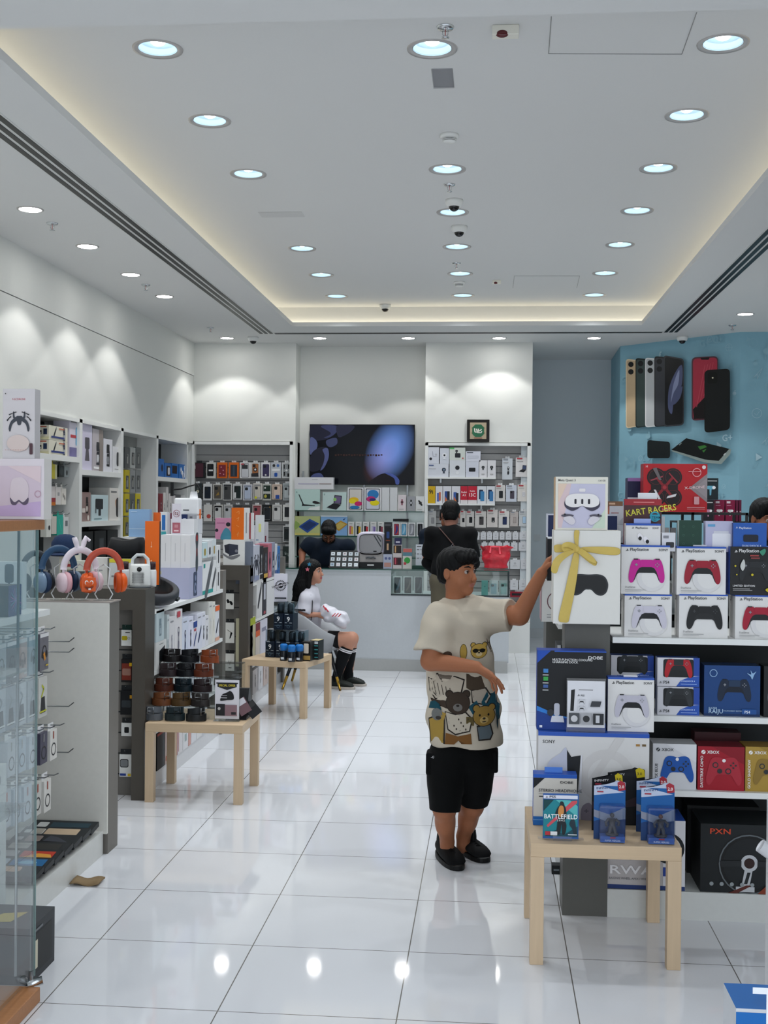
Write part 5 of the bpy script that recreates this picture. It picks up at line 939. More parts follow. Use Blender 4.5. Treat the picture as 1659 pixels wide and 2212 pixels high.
# cushion and its plinth carton
cb = FB('appliance_box', 'pale carton under the black cushion on the near end of the left gondola', 'box', 236, 1207, 284, 1268, 6.95, .2, '#cdd0cf', z=zf, front=[('r', 0, .85, 1, 1, '#d6c93a'), ('r', .1, .3, .5, .36, '#888')])
cu = thing('seat_cushion', 'black contoured foam seat cushion on a pale carton', 'cushion', (at(263, 1200, y=6.95).x, 7.06, top(cb)))
b = B(); n = 40; vs = []; fs = []; prof = [(0, .075), (.3, .088), (.6, .118), (.85, .115), (1, .06), (.97, .008), (.6, .0), (0, 0)]
for r_, z_ in prof:
    for k in range(n):
        a = 2*math.pi*k/n; q = (abs(math.cos(a))**4+abs(math.sin(a))**4)**-.25; vs.append((.108*r_*math.cos(a)*q, .10*r_*math.sin(a)*q, z_+.012*math.cos(2*a)*r_*(z_ > .02)))
for i in range(len(prof)-1):
    for k in range(n): fs.append((i*n+k, i*n+(k+1) % n, (i+1)*n+(k+1) % n, (i+1)*n+k))
b.add(vs, [f[::-1] for f in fs], M('#17191b', .6, 0, 'cloth', .1, 300), True); b.obj('cover', cu)
for nm, u0, v0, u1, Y, c, l, fr in [('appliance_box', 128, 1200, 160, 7.0, '#d0cdbc', 'cream patterned box behind the headphones, under the navy cap', [('r', .1, .2, .9, .5, '#7a7564'), ('r', .2, .6, .8, .7, '#a33c3c')]),
    ('appliance_box', 162, 1212, 196, 7.02, '#c6c8bd', 'greyish box with a dark band behind the white headphones', [('r', 0, .3, 1, .55, '#4b4e4c')]),
    ('appliance_box', 197, 1205, 232, 7.0, '#d7d5d0', 'plain off-white box behind the orange headphones', [('r', .2, .5, .7, .55, '#999')])]:
    q_ = FB(nm, l, 'box', u0, v0, u1, 1262, Y, .1, c, z=zf, front=fr)
    if u0 == 128: bx0 = q_
cp = thing('baseball_cap', 'navy cloth cap resting behind the headphones on the left', 'cap', (at(139, 1195, y=7.05).x, 7.06, top(bx0)))
NV = M('#20304d', .85, 0, 'cloth', .3, 200)
b = B(); b.lathe([(.08, 0), (.083, .03), (.08, .075), (.06, .11), (.03, .124), (.001, .126)], NV, 32); b.obj('crown', cp)
b = B(); b.ball((0, -.085, .004), (.075, .07, .01), NV, 20); b.obj('brim', cp)
# headphones on clear stands (top of the end panel)
CLR = M('#f4f6f6', .04, 0, 'glass')
def headphones(x, y, z0, band, cup, pad, label, rz=.0, s=1.0, face=False, ears=False, top_z=.19):
    t = thing('headphones', label, 'headphones', (x, y, z0), rz)
    bm_, cm, pm = M(band, .35), M(cup, .3), M(pad, .55)
    r_, hc = .075*s, .06*s
    arc = [(r_*math.cos(a), 0, hc+.055*s+r_*1.15*math.sin(a)) for a in [math.pi*k/18 for k in range(19)]]
    B().tube(arc, .009*s, bm_, 12, flat=1.7).obj('headband', t)
    for sx in (-1, 1):
        q = B().tube([(sx*r_, 0, hc+.06*s), (sx*r_, 0, hc+.02*s)], .006*s, bm_, 10); q.obj('slider', t)
        T = Matrix.Translation((sx*(r_-.004), 0, hc)) @ Matrix.Rotation(math.radians(90*sx), 4, 'Y')
        cpo = B().lathe([(.001, .031*s), (.026*s, .029*s), (.04*s, .021*s), (.045*s, .006*s), (.041*s, 0)], cm, 28, T).obj('ear_cup', t)
        B().lathe([(.043*s, .002), (.047*s, -.009*s), (.043*s, -.02*s), (.027*s, -.022*s), (.023*s, -.006*s), (.001, -.006*s)], pm, 28, T).obj('ear_pad', cpo)
        if face and sx == -1:
            g = B(); g.box(-.03*s, -.045*s, -.0, .03*s, -.03*s, .06*s, cm); g.ball((0, -.03*s, .03*s), (.037*s, .02*s, .036*s), cm, 20)
            g.art(((-.03*s, -.0475*s, -.0), (.06*s, 0, 0), (0, 0, .06*s)), [('e', .32, .66, .13, .16, '#f4f0ec'), ('e', .68, .66, .13, .16, '#f4f0ec'), ('e', .34, .62, .1, .12, cup), ('e', .66, .62, .1, .12, cup), ('s', [(.2, .38), (.5, .3), (.82, .42), (.7, .2), (.5, .12), (.3, .2)], '#7a2c10'), ('r', .45, .12, .62, .24, '#f4f0ec')], 12)
            g.obj('face_cover', t, (-r_+.0, -.01, hc-.034*s))
    if ears:
        e = B()
        for sx in (-1, 1): e.tube([(sx*.012, 0, hc+.055*s+r_*1.13), (sx*.02, 0, hc+.055*s+r_*1.13+.035), (sx*.03, 0, hc+.055*s+r_*1.13+.06), (sx*.03+.02*(sx > 0), 0, hc+.055*s+r_*1.13+(.062 if sx < 0 else .045))], [.008, .013, .012, .008], bm_, 12)
        e.obj('bunny_ears', t)
    return t
def hstand(x, y, z0, label, h=.16):
    b = B()
    for dx in (-.03, .03): b.tube([(dx, 0, .004), (dx*1.5, 0, .03), (dx*.7, 0, .07), (dx*1.0, 0, h-.02), (0, 0, h)], .0032, M('#d9dddd', .1), 8)
    b.lathe([(.001, 0), (.05, 0), (.05, .004), (.001, .004)], CLR, 24); return b.obj('headphone_stand', None, (x, y, z0), label=label, cat='stand', group='clear headphone stands')
zh = 1.219; yh = 5.69
for k, (u, l) in enumerate([(77, 'under the grey headphones'), (130, 'under the navy headphones'), (172, 'under the white headphones'), (224, 'under the orange headphones')]):
    x = at(u, 1290, y=yh).x; hstand(x, yh, zh, 'clear acrylic headphone stand '+l, .175)
hx = [at(u, 1290, y=yh).x for u in (77, 130, 172, 224)]
headphones(hx[0], yh-.0, zh+.025, '#3c4045', '#33373d', '#22262b', 'dark grey headphones on a clear stand, seen through the glass cabinet edge', .95)
headphones(hx[1], yh-.03, zh+.02, '#2c4a68', '#71889f', '#1d3350', 'navy over-ear headphones with pale blue metal cups', .85, 1.15)
headphones(hx[2], yh+.0, zh+.02, '#dfd6de', '#e0c8cf', '#d8a8b0', 'white and pink headphones with bunny ears', .75, 1.12, ears=True)
headphones(hx[3], yh-.0, zh+.02, '#b8503c', '#dd5a18', '#c24a14', 'orange children\'s headphones with a smiling face on the cup', .5, 1.1, face=True)
# --- second shelf of gondola B: slim boxes with their faces to the aisle
ZB2 = .711
sl = [(338, 354, 1382, ZB2, '#e0e1df', 'white box with a black wedge picture, lower of the near pair', [('p', [(.3, .15), (.3, .65), (.85, .8), (.85, .3)], '#111416'), ('r', .3, .88, .7, .91, '#999')], .1)]
o = SB('gadget_box', sl[0][5], 'box', 338, 360, 1384, XF, ZB2, .12, '#e0e1df', front=sl[0][6])
SB('gadget_box', 'pale mint box with a faint blender picture, upper of the near pair', 'box', 338, 355, 1318, XF, top(o), .08, '#c4d4d8', front=[('ic', 'brew', .5, .45, .6, ('#8195a0', '#a8b8c0'))])
rowS = [(361, 366, 1328, '#c9d4d6', 'shaver', '#7f8a90'), (366, 378, 1332, '#d9d8da', 'shaver', '#a9a6b4'), (378, 394, 1317, '#dcdadc', 'shaver', '#6b6877'), (394, 407, 1334, '#cfd6e6', 'shaver', '#3b4164'), (407, 418, 1332, '#d6d9ea', 'shaver', '#22283c'), (418, 426, 1342, '#d8d8e0', 'tool', '#3b4a80'), (426, 437, 1325, '#d5d8e4', 'tool', '#2c3a60'), (437, 444, 1322, '#d9dbe4', 'shaver', '#22262c'), (444, 451, 1330, '#dadbdf', 'shaver', '#15181c'), (451, 459, 1300, '#d4d4cf', 'shaver', '#cfcfc9'), (459, 465, 1300, '#d9d8cf', 'shaver', '#d0cfc5'), (465, 474, 1308, '#d8dade', 'tool', '#2f3445')]
TN = ['narrow', 'slim', 'tall slim', 'slim blue-edged', 'slim', 'short', 'slim', 'narrow', 'narrow', 'tall plain', 'narrow plain', 'orange-topped']
for k, (a, b_, vt, c, ic, icc) in enumerate(rowS):
    fr = [('ic', ic, .5, .42, 1.0 if b_-a < 9 else .8, (icc,)), ('r', .2, .88, .7, .91, '#8b8d92')]
    if k == 2: fr += [('rr', .25, .85, .7, .97, .05, '#b8404c')]
    if k == 5: fr += [('r', 0, .8, 1, 1, '#24438a'), ('r', .2, .68, .7, .76, '#b8404c')]
    if k == 11: fr += [('r', 0, .85, 1, 1, '#e0611c'), ('r', 0, 0, 1, .1, '#d8a890')]
    SB('shaver_box', '%s pale box, %s past the near pair, second shelf, left gondola' % (TN[k], ['first', 'second', 'third', 'fourth', 'fifth', 'sixth', 'seventh', 'eighth', 'ninth', 'tenth', 'eleventh', 'twelfth'][k]), 'box', a, b_, vt, XF, ZB2, .13, c, front=fr, sides='#9cb8d4' if k == 3 else None, group='slim boxes on the second shelf of the left gondola')
ZB3 = .361
ys = 7.0; k = 0
for c, w, h, ic in [('#dcdde0', .12, .25, 'tool'), ('#d5d8e2', .1, .22, 'shaver'), ('#e0e0dd', .14, .24, 'brew'), ('#cfd6dc', .1, .22, 'shaver'), ('#dedede', .13, .26, 'tool'), ('#d4d6de', .1, .22, 'phone'), ('#dfe0e1', .12, .24, 'shaver'), ('#d9dadf', .14, .25, 'tool'), ('#dadde3', .12, .22, 'brew'), ('#e0e0e0', .12, .25, 'shaver')]:
    carton('gadget_box', 'white box glimpsed behind the belts, %s from the near end of the third shelf' % NUM[k], 'box', (w, .12, h), c, loc=(XF, ys+w/2, ZB3), rz=math.pi/2, front=[('ic', ic, .5, .5, .8, ('#4a4e56',))], group='boxes on the third shelf of the left gondola'); ys += w+.02; k += 1
    if ys > 8.5: break
ys = 6.95; ZB4 = .101
for k, (c, w, h, l, fr) in enumerate([('#131517', .17, .22, 'black red-edged box', [('r', 0, .93, 1, 1, '#a03a2c')]), ('#cdb8b2', .1, .2, 'orange-marked beige box', [('r', .1, .1, .9, .25, '#c8694a')]), ('#dddddf', .11, .17, 'white box', [('ic', 'phone', .5, .5, .6, ('#778', '#445'))]), ('#b04848', .05, .17, 'thin red box', []), ('#d8d6d8', .12, .17, 'red-striped pale box', [('r', .1, .1, .2, .9, '#b04848')]), ('#dcdcde', .13, .16, 'white carton', [('r', .3, .3, .7, .6, '#9aa')]), ('#cf9a8e', .06, .16, 'salmon box', []), ('#dbdce0', .14, .17, 'white carton with a line', [('r', .1, .7, .8, .74, '#888')]), ('#d9d9d9', .14, .16, 'plain white carton', [('ic', 'plug', .5, .5, .5, ('#555',))]), ('#d2d4da', .14, .17, 'grey-white carton', [])]):
    carton('gadget_box', '%s on the lowest shelf behind the belts, %s from near end' % (l, NUM[k]), 'box', (w, .12, h), c, loc=(XF-.01, ys+w/2, ZB4), rz=math.pi/2, front=fr, group='boxes on the lowest shelf of the left gondola'); ys += w+.012
    if ys > 8.5: break
# --- gondola C
zc = 1.196
sp = FB('speaker_box', 'white carton with a black ribbed speaker picture on top of the farther left gondola', 'box', 482, 1166, 528, 1222, 9.62, .30, '#dcdddb', z=zc, sides='#d6d7d5', front=[('p', [(.05, .78), (.28, .84), (.28, .42), (.1, .5)], '#2a2d38'), ('p', [(.28, .84), (.7, .8), (.7, .45), (.28, .35)], '#343848'), ('s', [(.02, .46), (.3, .34), (.75, .42), (.75, .34), (.4, .22), (.05, .36)], '#77787c'), ('c', .62, .56, .07, '#7b7d86')], right=[('rr', .3, .4, .7, .7, .1, '#1a1c1f'), ('rr', .3, .1, .6, .28, .1, '#1a1c1f')])
zs_ = top(sp)
og = FB('hair_styler_box', 'tall bright orange box with faint figures on the speaker carton', 'box', 500, 1097, 527, 1166, 9.64, .24, '#de6a12', z=zs_, sides='#dddcda', front=[('l', [(.4, .85), (.6, .9), (.6, .8)], .003, '#f0a860'), ('l', [(.4, .65), (.6, .7), (.5, .58)], .003, '#f0a860'), ('l', [(.4, .45), (.6, .4)], .003, '#f0a860'), ('l', [(.45, .15), (.6, .25), (.5, .1)], .003, '#f0a860')], right=[('r', .3, .2, .5, .85, '#8d9092')])
FB('baby_monitor_box', 'pink box with a blue figure drawing left of the bright orange box', 'box', 465, 1119, 499, 1166, 9.7, .08, '#cf8fae', z=zs_, front=[('s', [(.35, 0), (.5, .4), (.75, .55), (1, .3), (1, 0)], '#4a90a8'), ('c', .82, .6, .12, '#d9a8a8'), ('e', .82, .7, .14, .1, '#22242c'), ('c', .1, .42, .1, '#2a2430'), ('r', .1, .75, .6, .8, '#b87498')])
XC = -1.94; ZC1 = 1.041
FB('gadget_box', 'thin red and white box standing beside the bright orange box', 'box', 539, 1108, 546, 1168, 9.86, .05, '#dddcdc', z=zs_, front=[('r', 0, 0, .4, 1, '#9c3038')])
rowC = [(540, 546, 1170, '#6d7584', 'spk'), (546, 560, 1178, '#b9bdc9', 'drone'), (560, 568, 1180, '#202226', 'shaver'), (568, 578, 1183, '#2c2622', 'spk'), (578, 586, 1175, '#b86878', 'watch'), (586, 593, 1172, '#8d92a4', 'brew'), (593, 598, 1175, '#cfd3d8', 'tool'), (598, 604, 1180, '#2a72b8', 'shaver')]
for k, (a, b_, vt, c, ic) in enumerate(rowC):
    SB('gadget_box', 'busy printed box, %s from near end, top shelf of the farther left gondola' % NUM[k], 'box', a, b_, vt, XC, ZC1, .12, c, front=[('ic', ic, .5, .5, .9, ('#3b3f4a' if k != 2 else '#77797c',)), ('r', .1, .05, .9, .18, ['#444a5a', '#8a93b0', '#15171a', '#c8a24a', '#d08a98', '#70788c', '#3a5a9a', '#1d5fa8'][k])], group='printed boxes on the top shelf of the farther left gondola')
for k, (a, b_, v0, v1, c, l, fr) in enumerate([(546, 562, 1128, 1178, '#dcd6d2', 'white box with orange-red stripes', [('r', .1, 0, .25, 1, '#c2402c'), ('r', .55, 0, .7, 1, '#c2402c'), ('r', 0, .93, 1, 1, '#e86a3c')]), (563, 569, 1128, 1178, '#d8d6d8', 'narrow white box with a dark stripe', [('r', .4, .2, .7, .8, '#2a2d34')]), (570, 580, 1135, 1182, '#c9cbd4', 'grey box with a lilac top', [('r', .1, .1, .6, .5, '#5a6484')]), (581, 599, 1113, 1162, '#d9dcde', 'tall white box with a lime base', [('r', 0, 0, 1, .07, '#b8d420'), ('rr', .4, .6, .7, .8, .1, '#dfe08a'), ('r', .1, .4, .4, .43, '#8fa0b8')]), (600, 607, 1128, 1160, '#c6c4c8', 'small grey box', [('r', .2, .2, .6, .6, '#7b3a48')])]):
    y_ = at(b_, 1150, x=-1.97).y; z_ = at((a+b_)/2, v1, y=y_).z
    xs = at(a, 1150, y=y_).x; xe = at(b_, 1150, y=y_).x
    zb_ = max(ZC1+.001, z_); rowtop = ZC1+.145
    carton('gadget_box', l+' in the second layer of the farther left gondola', 'box', (xe-xs, .04, at((a+b_)/2, v0, y=y_).z-ZC1), c, loc=((xs+xe)/2-.10, y_+.0, ZC1), front=fr) if False else carton('gadget_box', l+' in the second layer of the farther left gondola', 'box', (xe-xs, .04, at((a+b_)/2, v0, y=y_).z-zc), c, loc=((xs+xe)/2-.10+.0, min(y_, 11.0), zc) if False else ((xs+xe)/2-.13, y_, zc), front=fr)
ZC2 = .731
o = CB('gadget_box', 'large white carton with a black hair brush picture on second shelf of farther gondola', 'box', 541, 555, 567, 1241, XC, ZC2+.0, '#d5d6d6', right=[('ic', 'tool', .5, .5, .9, ('#22252a',))], front=[('r', .1, .05, .9, .3, '#b9b9b9')]) 
SB('gadget_box', 'narrow black and white box next to the hair brush carton', 'box', 568, 575, 1245, XC, ZC2, .1, '#2a2c33', front=[('r', .2, .4, .8, .8, '#b9bcc6'), ('r', .2, .03, .8, .1, '#a0404c')])
SB('gadget_box', 'white box behind the paper sign on the farther gondola', 'box', 576, 592, 1255, XC, ZC2, .12, '#d9dadc')
SB('gadget_box', 'pale box with a green top, near end of the third shelf of the farther gondola', 'box', 541, 552, 1334, XC, ZB3, .12, '#c9c6a8', front=[('r', 0, .85, 1, 1, '#a4b41e'), ('l', [(.3, .7), (.6, .5), (.4, .3), (.6, .1)], .012, '#7b7d88')])
SB('gadget_box', 'small box with a red and orange top on the third shelf of the farther gondola', 'box', 553, 562, 1345, XC, ZB3, .12, '#d6cfc8', front=[('r', 0, .8, 1, 1, '#7b3038'), ('r', 0, .65, 1, .8, '#d8683a')])
SB('gadget_box', 'lilac-white box on the third shelf of the farther gondola', 'box', 563, 578, 1338, XC, ZB3, .12, '#cfcfdc', front=[('r', .2, .7, .8, .8, '#8a8ca0')])
for k in range(5): carton('gadget_box', 'pale carton on the lowest shelf of the farther gondola, %s from the near end' % NUM[k], 'box', (.2, .12, .2), ['#cfcdd0', '#d8d8dc', '#c9b8b2', '#dcdcde', '#d2d4d8'][k], loc=(XC-.01, 9.95+.24*k, .101), rz=math.pi/2, front=[('ic', 'shaver', .5, .5, .5, ('#555',))], group='cartons on the lowest shelf of the farther gondola')
# --- belts on clear steps
bt = thing('acrylic_steps', 'clear stepped acrylic riser holding the coiled belts', 'display riser', (-1.69, 6.72, .451))
rows_b = [(6.72, 1564, [(331, '#5b6168', 'slate grey'), (378, '#1d2b30', 'dark teal'), (424, '#1b1f22', 'black')]), (6.80, 1525, [(350, '#7a4a2c', 'tan'), (392, '#5a4428', 'olive brown'), (433, '#33302f', 'dark grey')]), (6.88, 1494, [(355, '#5a2e20', 'chestnut'), (396, '#15232a', 'blue-black'), (437, '#2c2224', 'espresso')]), (6.96, 1461, [(363, '#33282a', 'dark brown'), (402, '#15171b', 'jet black'), (440, '#6a3522', 'reddish brown')]), (7.04, 1430, [(372, '#1d1a1a', 'black brown-edged'), (410, '#12161b', 'matte black'), (453, '#8a4526', 'light chestnut')])]
b = B(); zprev = .0
RN = ['front', 'second', 'third', 'fourth', 'top']
lv_z = [.452, .505, .575, .65, .72]
for r_, (y, vb_, it) in enumerate(rows_b):
    zz = at(390, vb_, y=y-.03).z; lv_z[r_] = max(.4535, zz)
    if r_: b.box(-.22, y-6.72-.04, 0, .22, y-6.72+.04, .003, CLR) if False else b.box(-.24, y-6.72-.04, lv_z[r_]-.451-.005, .24, y-6.72+.04, lv_z[r_]-.451-.002, CLR).box(-.24, y-6.72-.04, lv_z[r_-1]-.451, .24, y-6.72-.037, lv_z[r_]-.451-.002, CLR)
b.box(-.24, 7.04-6.72+.04, 0, .24, 7.04-6.72+.043, lv_z[4]-.451, CLR); b.obj('steps', bt)
def belt(x, y, z, c, label, var, rz):
    t = thing('belt', label, 'belt', (x, y, z), rz, 'coiled leather belts'); lm = M(c, .42, 0, 'leather', .15, 150, .08)
    def strip(fn, n, hh, th=.0035):
        vs = []; fs = []
        for i in range(n+1):
            px, py, pz, nx, ny = fn(i/n)
            for sx, sz in ((0, 0), (th, 0), (th, hh), (0, hh)): vs.append((px+nx*sx, py+ny*sx, pz+sz))
        for i in range(n):
            for k in range(4): fs.append((i*4+k, i*4+(k+1) % 4, (i+1)*4+(k+1) % 4, (i+1)*4+k))
        fs += [(3, 2, 1, 0), tuple(n*4+k for k in range(4))]; return vs, fs
    q = B(); 
    for r_ in (.055, .050, .045):
        vs, fs = strip(lambda s_: (r_*math.cos(6.283*s_), r_*.72*math.sin(6.283*s_), 0, math.cos(6.283*s_), math.sin(6.283*s_)), 40, .038); q.add(vs, fs, lm, False)
    a0 = math.radians(150+20*var); 
    vs, fs = strip(lambda s_: (.047*math.cos(a0+4.2*s_), .04*math.sin(a0+4.2*s_), .036+.010*math.sin(3.1*s_), math.cos(a0+4.2*s_), math.sin(a0+4.2*s_)), 30, .034); q.add(vs, fs, lm, False)
    q.obj('strap', t)
    q = B(); bx = .047*math.cos(a0+2.3); by = .041*math.sin(a0+2.3)-.004; T = Matrix.Translation((bx, by-.003, .055)) @ Matrix.Rotation(a0+2.3+math.pi/2, 4, 'Z')
    bc = STEEL if var != 1 else M('#3c4044', .3, 1)
    for p_ in ([(-.018, 0, -.02), (.018, 0, -.02), (.018, 0, .02), (-.018, 0, .02)],): q.tube(p_, .0022, bc, 8, closed=True, T=T)
    q.tube([(-.016, -.002, 0), (.018, -.002, 0)], .0018, bc, 6, T=T); q.obj('buckle', t)
    return t
for r_, (y, vb_, it) in enumerate(rows_b):
    for k, (u, c, nm) in enumerate(it):
        belt(at(u, vb_-15, y=y).x, y, lv_z[r_], c, '%s leather belt coiled at the %s of the %s step' % (nm, ('left', 'middle', 'right')[k], RN[r_]), k if r_ % 2 == 0 else 2-k, .25*((k+r_) % 3-1))
so = thing('acrylic_sign', 'white SPECIAL OFFER sign with glove and wallet pictures beside the belts', 'sign', (at(487, 1560, z=.45).x, 6.74, .451))
b = B().box(-.07, 0, .012, .07, .003, .235, P('#d9d9e0'))
b.art(((-.07, 0, .012), (.14, 0, 0), (0, 0, .223)), [('r', .05, .9, .95, .93, '#202126'), ('p', [(.1, .9), (.9, .9), (.9, .82), (.5, .74), (.1, .82)], '#26272c'), ('t', .5, .83, .0125, 'SPECIAL OFFER', '#d9c83a', 'c', 0, .8), ('s', [(.22, .5), (.3, .62), (.5, .68), (.62, .72), (.72, .68), (.78, .6), (.76, .5), (.5, .48), (.25, .46)], '#1b1c20'), ('r', .22, .53, .5, .545, '#d9d9e0'), ('r', .22, .59, .5, .6, '#d9d9e0'), ('r', .04, .08, .42, .38, '#26272b'), ('c', .18, .26, .06, '#b9b9b9'), ('r', .42, .08, .92, .36, '#8b7078'), ('rr', .68, .11, .88, .18, .01, '#2a2c30')])
b.obj('sheet', so); B().box(-.075, .0035, 0, .075, .006, .24, CLR).box(-.075, -.03, 0, .075, .03, .003, CLR).obj('acrylic_holder', so)
wl = thing('wallet_display', 'dark slanted wallet display stand behind the special offer sign', 'display stand', (-1.44, 6.86, .451))
b = B().add([(-.06, -.08, 0), (.06, -.08, 0), (.06, .12, 0), (-.06, .12, 0), (-.06, .0, .17), (.06, .0, .17), (.06, .03, .17), (-.06, .03, .17)], [(0, 1, 5, 4), (1, 2, 6, 5), (2, 3, 7, 6), (3, 0, 4, 7), (4, 5, 6, 7), (3, 2, 1, 0)], M('#17191c', .4)); b.obj('stand', wl)
for k, (x, y, z, c, l) in enumerate([(-1.52, 6.82, .62, '#1d1f23', 'black wallet lying on top of the wallet stand'), (-1.40, 6.77, .53, '#6b4f55', 'mauve and grey wallet on the right slope of the wallet stand'), (-1.36, 6.86, .50, '#121417', 'black wallet behind the mauve one on the wallet stand')]):
    w = B().box(-.045, -.009, -.035, .045, .009, .035, M(c, .4)); w.box(-.044, -.0095, -.03, -.01, -.009, .03, P('#c9c9cf' if k < 2 else '#333')); w.obj('wallet', None, (x, y-.035*0, z), rot=(math.radians(-25), math.radians([-25, 58, 50][k]), 0), label=l, cat='wallet', bevel=.003, group='wallets on the wallet stand')
# --- perfume boxes, cans and soap boxes on the far table
RZ = -.22
def perf(u, v, Y, z, side, label):
    t = thing('perfume_box', label, 'perfume box', (at(u, v, y=Y).x, Y, z), RZ, 'blue perfume boxes marked 9'); w, d, h = .078, .11, .225
    b = B().box(-w/2, 0, 0, w/2, d, h*.58, P('#14202f'), {'left': P('#1d4f8c')}); b.art(((-w/2, 0, 0), (w, 0, 0), (0, 0, h*.58)), [('t', .5, .52, .038, '9', '#e8ebee', 'c'), ('r', .1, .95, .5, .98, '#b9c4cc'), ('r', .1, .42, .35, .45, '#b9c4cc'), ('r', .62, .42, .9, .45, '#b9c4cc'), ('o', .5, .2, .16, .03, '#5a7288'), ('r', .1, .25, .9, .265, '#6f8799')]); b.art(((-w/2, d, 0), (0, -d, 0), (0, 0, h*.58)), [('r', .0, .66, 1, 1, '#2a66a6'), ('r', 0, 0, 1, .3, '#173a6b')]); b.obj('printed_sleeve', t)
    B().box(-w/2, 0, h*.58+.001, w/2, d, h, M('#dfe6ea', .04, 0, 'glass')).obj('clear_lid', t)
    B().lathe([(.001, h*.58+.002), (.027, h*.58+.002), (.03, h*.7), (.028, h*.9), (.018, h*.95), (.001, h*.95)], M('#39444c', .2, .6), 20, Matrix.Translation((0, d/2, 0))).obj('bottle', t)
for k, (u, v) in enumerate([(583, 1420), (605, 1418), (626, 1414), (646, 1411)]):
    perf(u, 1400, 9.60-.022*k*0+.0-.018*k, .451, 0, 'dark blue perfume box marked 9 with a clear top, %s in the bottom row' % NUM[k])
for k, (u, v) in enumerate([(601, 1340), (623, 1338)]): perf(u, 1340, 9.60-.018*k, .451+.227, 0, 'dark blue perfume box marked 9, %s of the two stacked on top' % ('left', 'right')[k])
for k, (u, Y) in enumerate([(613, 9.42), (630, 9.36), (647, 9.40)]):
    t = thing('deodorant_can', 'dark can with a bright blue cap on the far low table, %s from the left' % NUM[k], 'can', (at(u, 1410, y=Y).x, Y, .451), RZ, 'blue capped cans')
    B().lathe([(.001, 0), (.03, 0), (.031, .005), (.031, .075), (.028, .08), (.001, .08)], M('#14181f', .25), 24).obj('can', t); B().lathe([(.031, .08), (.0315, .12), (.028, .128), (.022, .133), (.001, .134)], M('#1f6fb8', .3), 24).obj('cap', t); B().box(-.012, -.0325, .012, .014, -.03, .03, P('#cfd3d8')).obj('price_label', t)
carton('soap_box', 'black and gold box with a beige panel on the far low table', 'box', (.075, .09, .15), '#14120f', loc=(at(661, 1400, y=9.42).x, 9.42, .451), rz=RZ, front=[('rr', .25, .4, .8, .92, .08, '#cfc4b4'), ('r', .0, .05, 1, .28, '#a8894a')])
carton('soap_box', 'black box with teal stripes at the right of the far low table', 'box', (.07, .12, .155), '#101416', loc=(at(679, 1398, y=9.50).x, 9.50, .451), rz=RZ, front=[('rr', .3, .82, .95, .95, .04, '#b9c0c4')]+[('r', .1, .1+.2*i, .95, .15+.2*i, '#3f8f92') for i in range(4)], tops='#c9b98a')
sg = thing('paper_sign', 'white paper sign printed with a round SPECIAL PRICE seal behind the blue perfume boxes', 'sign', (at(606, 1300, y=9.72).x, 9.72, .93), 0); w_ = .11; h_ = at(606, 1239, y=9.72).z-.93
sg.location.z = .451; b = B(); h_ = at(606, 1239, y=9.72).z-.451; b.box(-w_/2, 0, h_-.235, w_/2, .003, h_, P('#dadae6')); b.art(((-w_/2, -.0, h_-.235), (w_, 0, 0), (0, 0, .235)), [('ic', 'seal', .5, .58, .86, ()), ('r', .08, .12, .95, .17, '#2a2c34')]); b.obj('sheet', sg)
B().tube([(0, .01, .0), (0, .006, h_-.1)], .004, CLR, 8).box(-.04, -.02, 0, .04, .04, .003, CLR).obj('acrylic_holder', sg)
# --- gondola A : hanging headset packs, base trays, shelf boxes
XA = -2.035
def hang_side(u, vt, vb_, X, name, label, body, fr, w=.105, group=None, th=.03):
    q = at(u, vt, x=X); zb_ = at(u, vb_, x=X).z; h = q.z-zb_
    o = carton(name, label, 'headset pack', (w, .035, h), body, loc=(X, q.y, zb_), rz=math.pi/2, front=fr, group=group)
    b = B().box(-w*.4, .015, h, w*.4, .017, h+th, P('#dfe0e1')); b.tube([(0, .25, h+th*.7), (0, -.03, h+th*.7), (0, -.05, h+th)], .003, STEEL, 6); b.obj('hang_tab', o); return o
cl = [('#6b6a72', 'grey pack with a black and orange headset', '#1c1a1c'), ('#8fa2ac', 'bluish pack with a pale headset', '#4b5b66'), ('#b8a098', 'rose-beige pack with a headset', '#7a5f58'), ('#55585e', 'charcoal pack with a headset', '#202226'), ('#a2adb4', 'pale grey pack with a headset', '#5e676e')]
for k, (c, l, c2) in enumerate(cl):
    u = (96, 72, 49, 26, 3)[k]
    hang_side(u, 1368+6*k, 1447+9*k, XA, 'headset_pack', l+', %s from end panel, upper row' % NUM[k], c, [('r', 0, .9, 1, 1, '#dcdcde'), ('ic', 'band', .5, .5, .8, (c2, c2)), ('p', [(.3, .45), (.5, .5), (.6, .3), (.45, .25)], '#d08a30' if k == 0 else c2), ('r', .6, .1, .9, .14, '#d6b83a' if k == 0 else '#c9c9c9')], group='upper row of hanging headset packs')
for k, c in enumerate(['#c9c9c4', '#9fa6ac', '#b9bec4', '#8c939b', '#aab2ba']):
    u = (93, 70, 47, 24, 2)[k]
    hang_side(u, 1462+7*k, 1548+9*k, XA, 'headset_pack', ['pack with a black and yellow strap picture', 'pale grey pack', 'light grey pack', 'grey pack', 'silvery pack'][k]+', %s from end panel, second row' % NUM[k], c, [('p', [(.2, .1), (.8, .1), (.7, .5), (.3, .5)], '#22242a'), ('l', [(.3, .5), (.6, .7), (.35, .8)], .012, '#b8bd2e' if k == 0 else '#7b8088'), ('r', .1, .12, .9, .16, '#c8c832' if k == 0 else '#ddd')], group='second row of hanging packs')
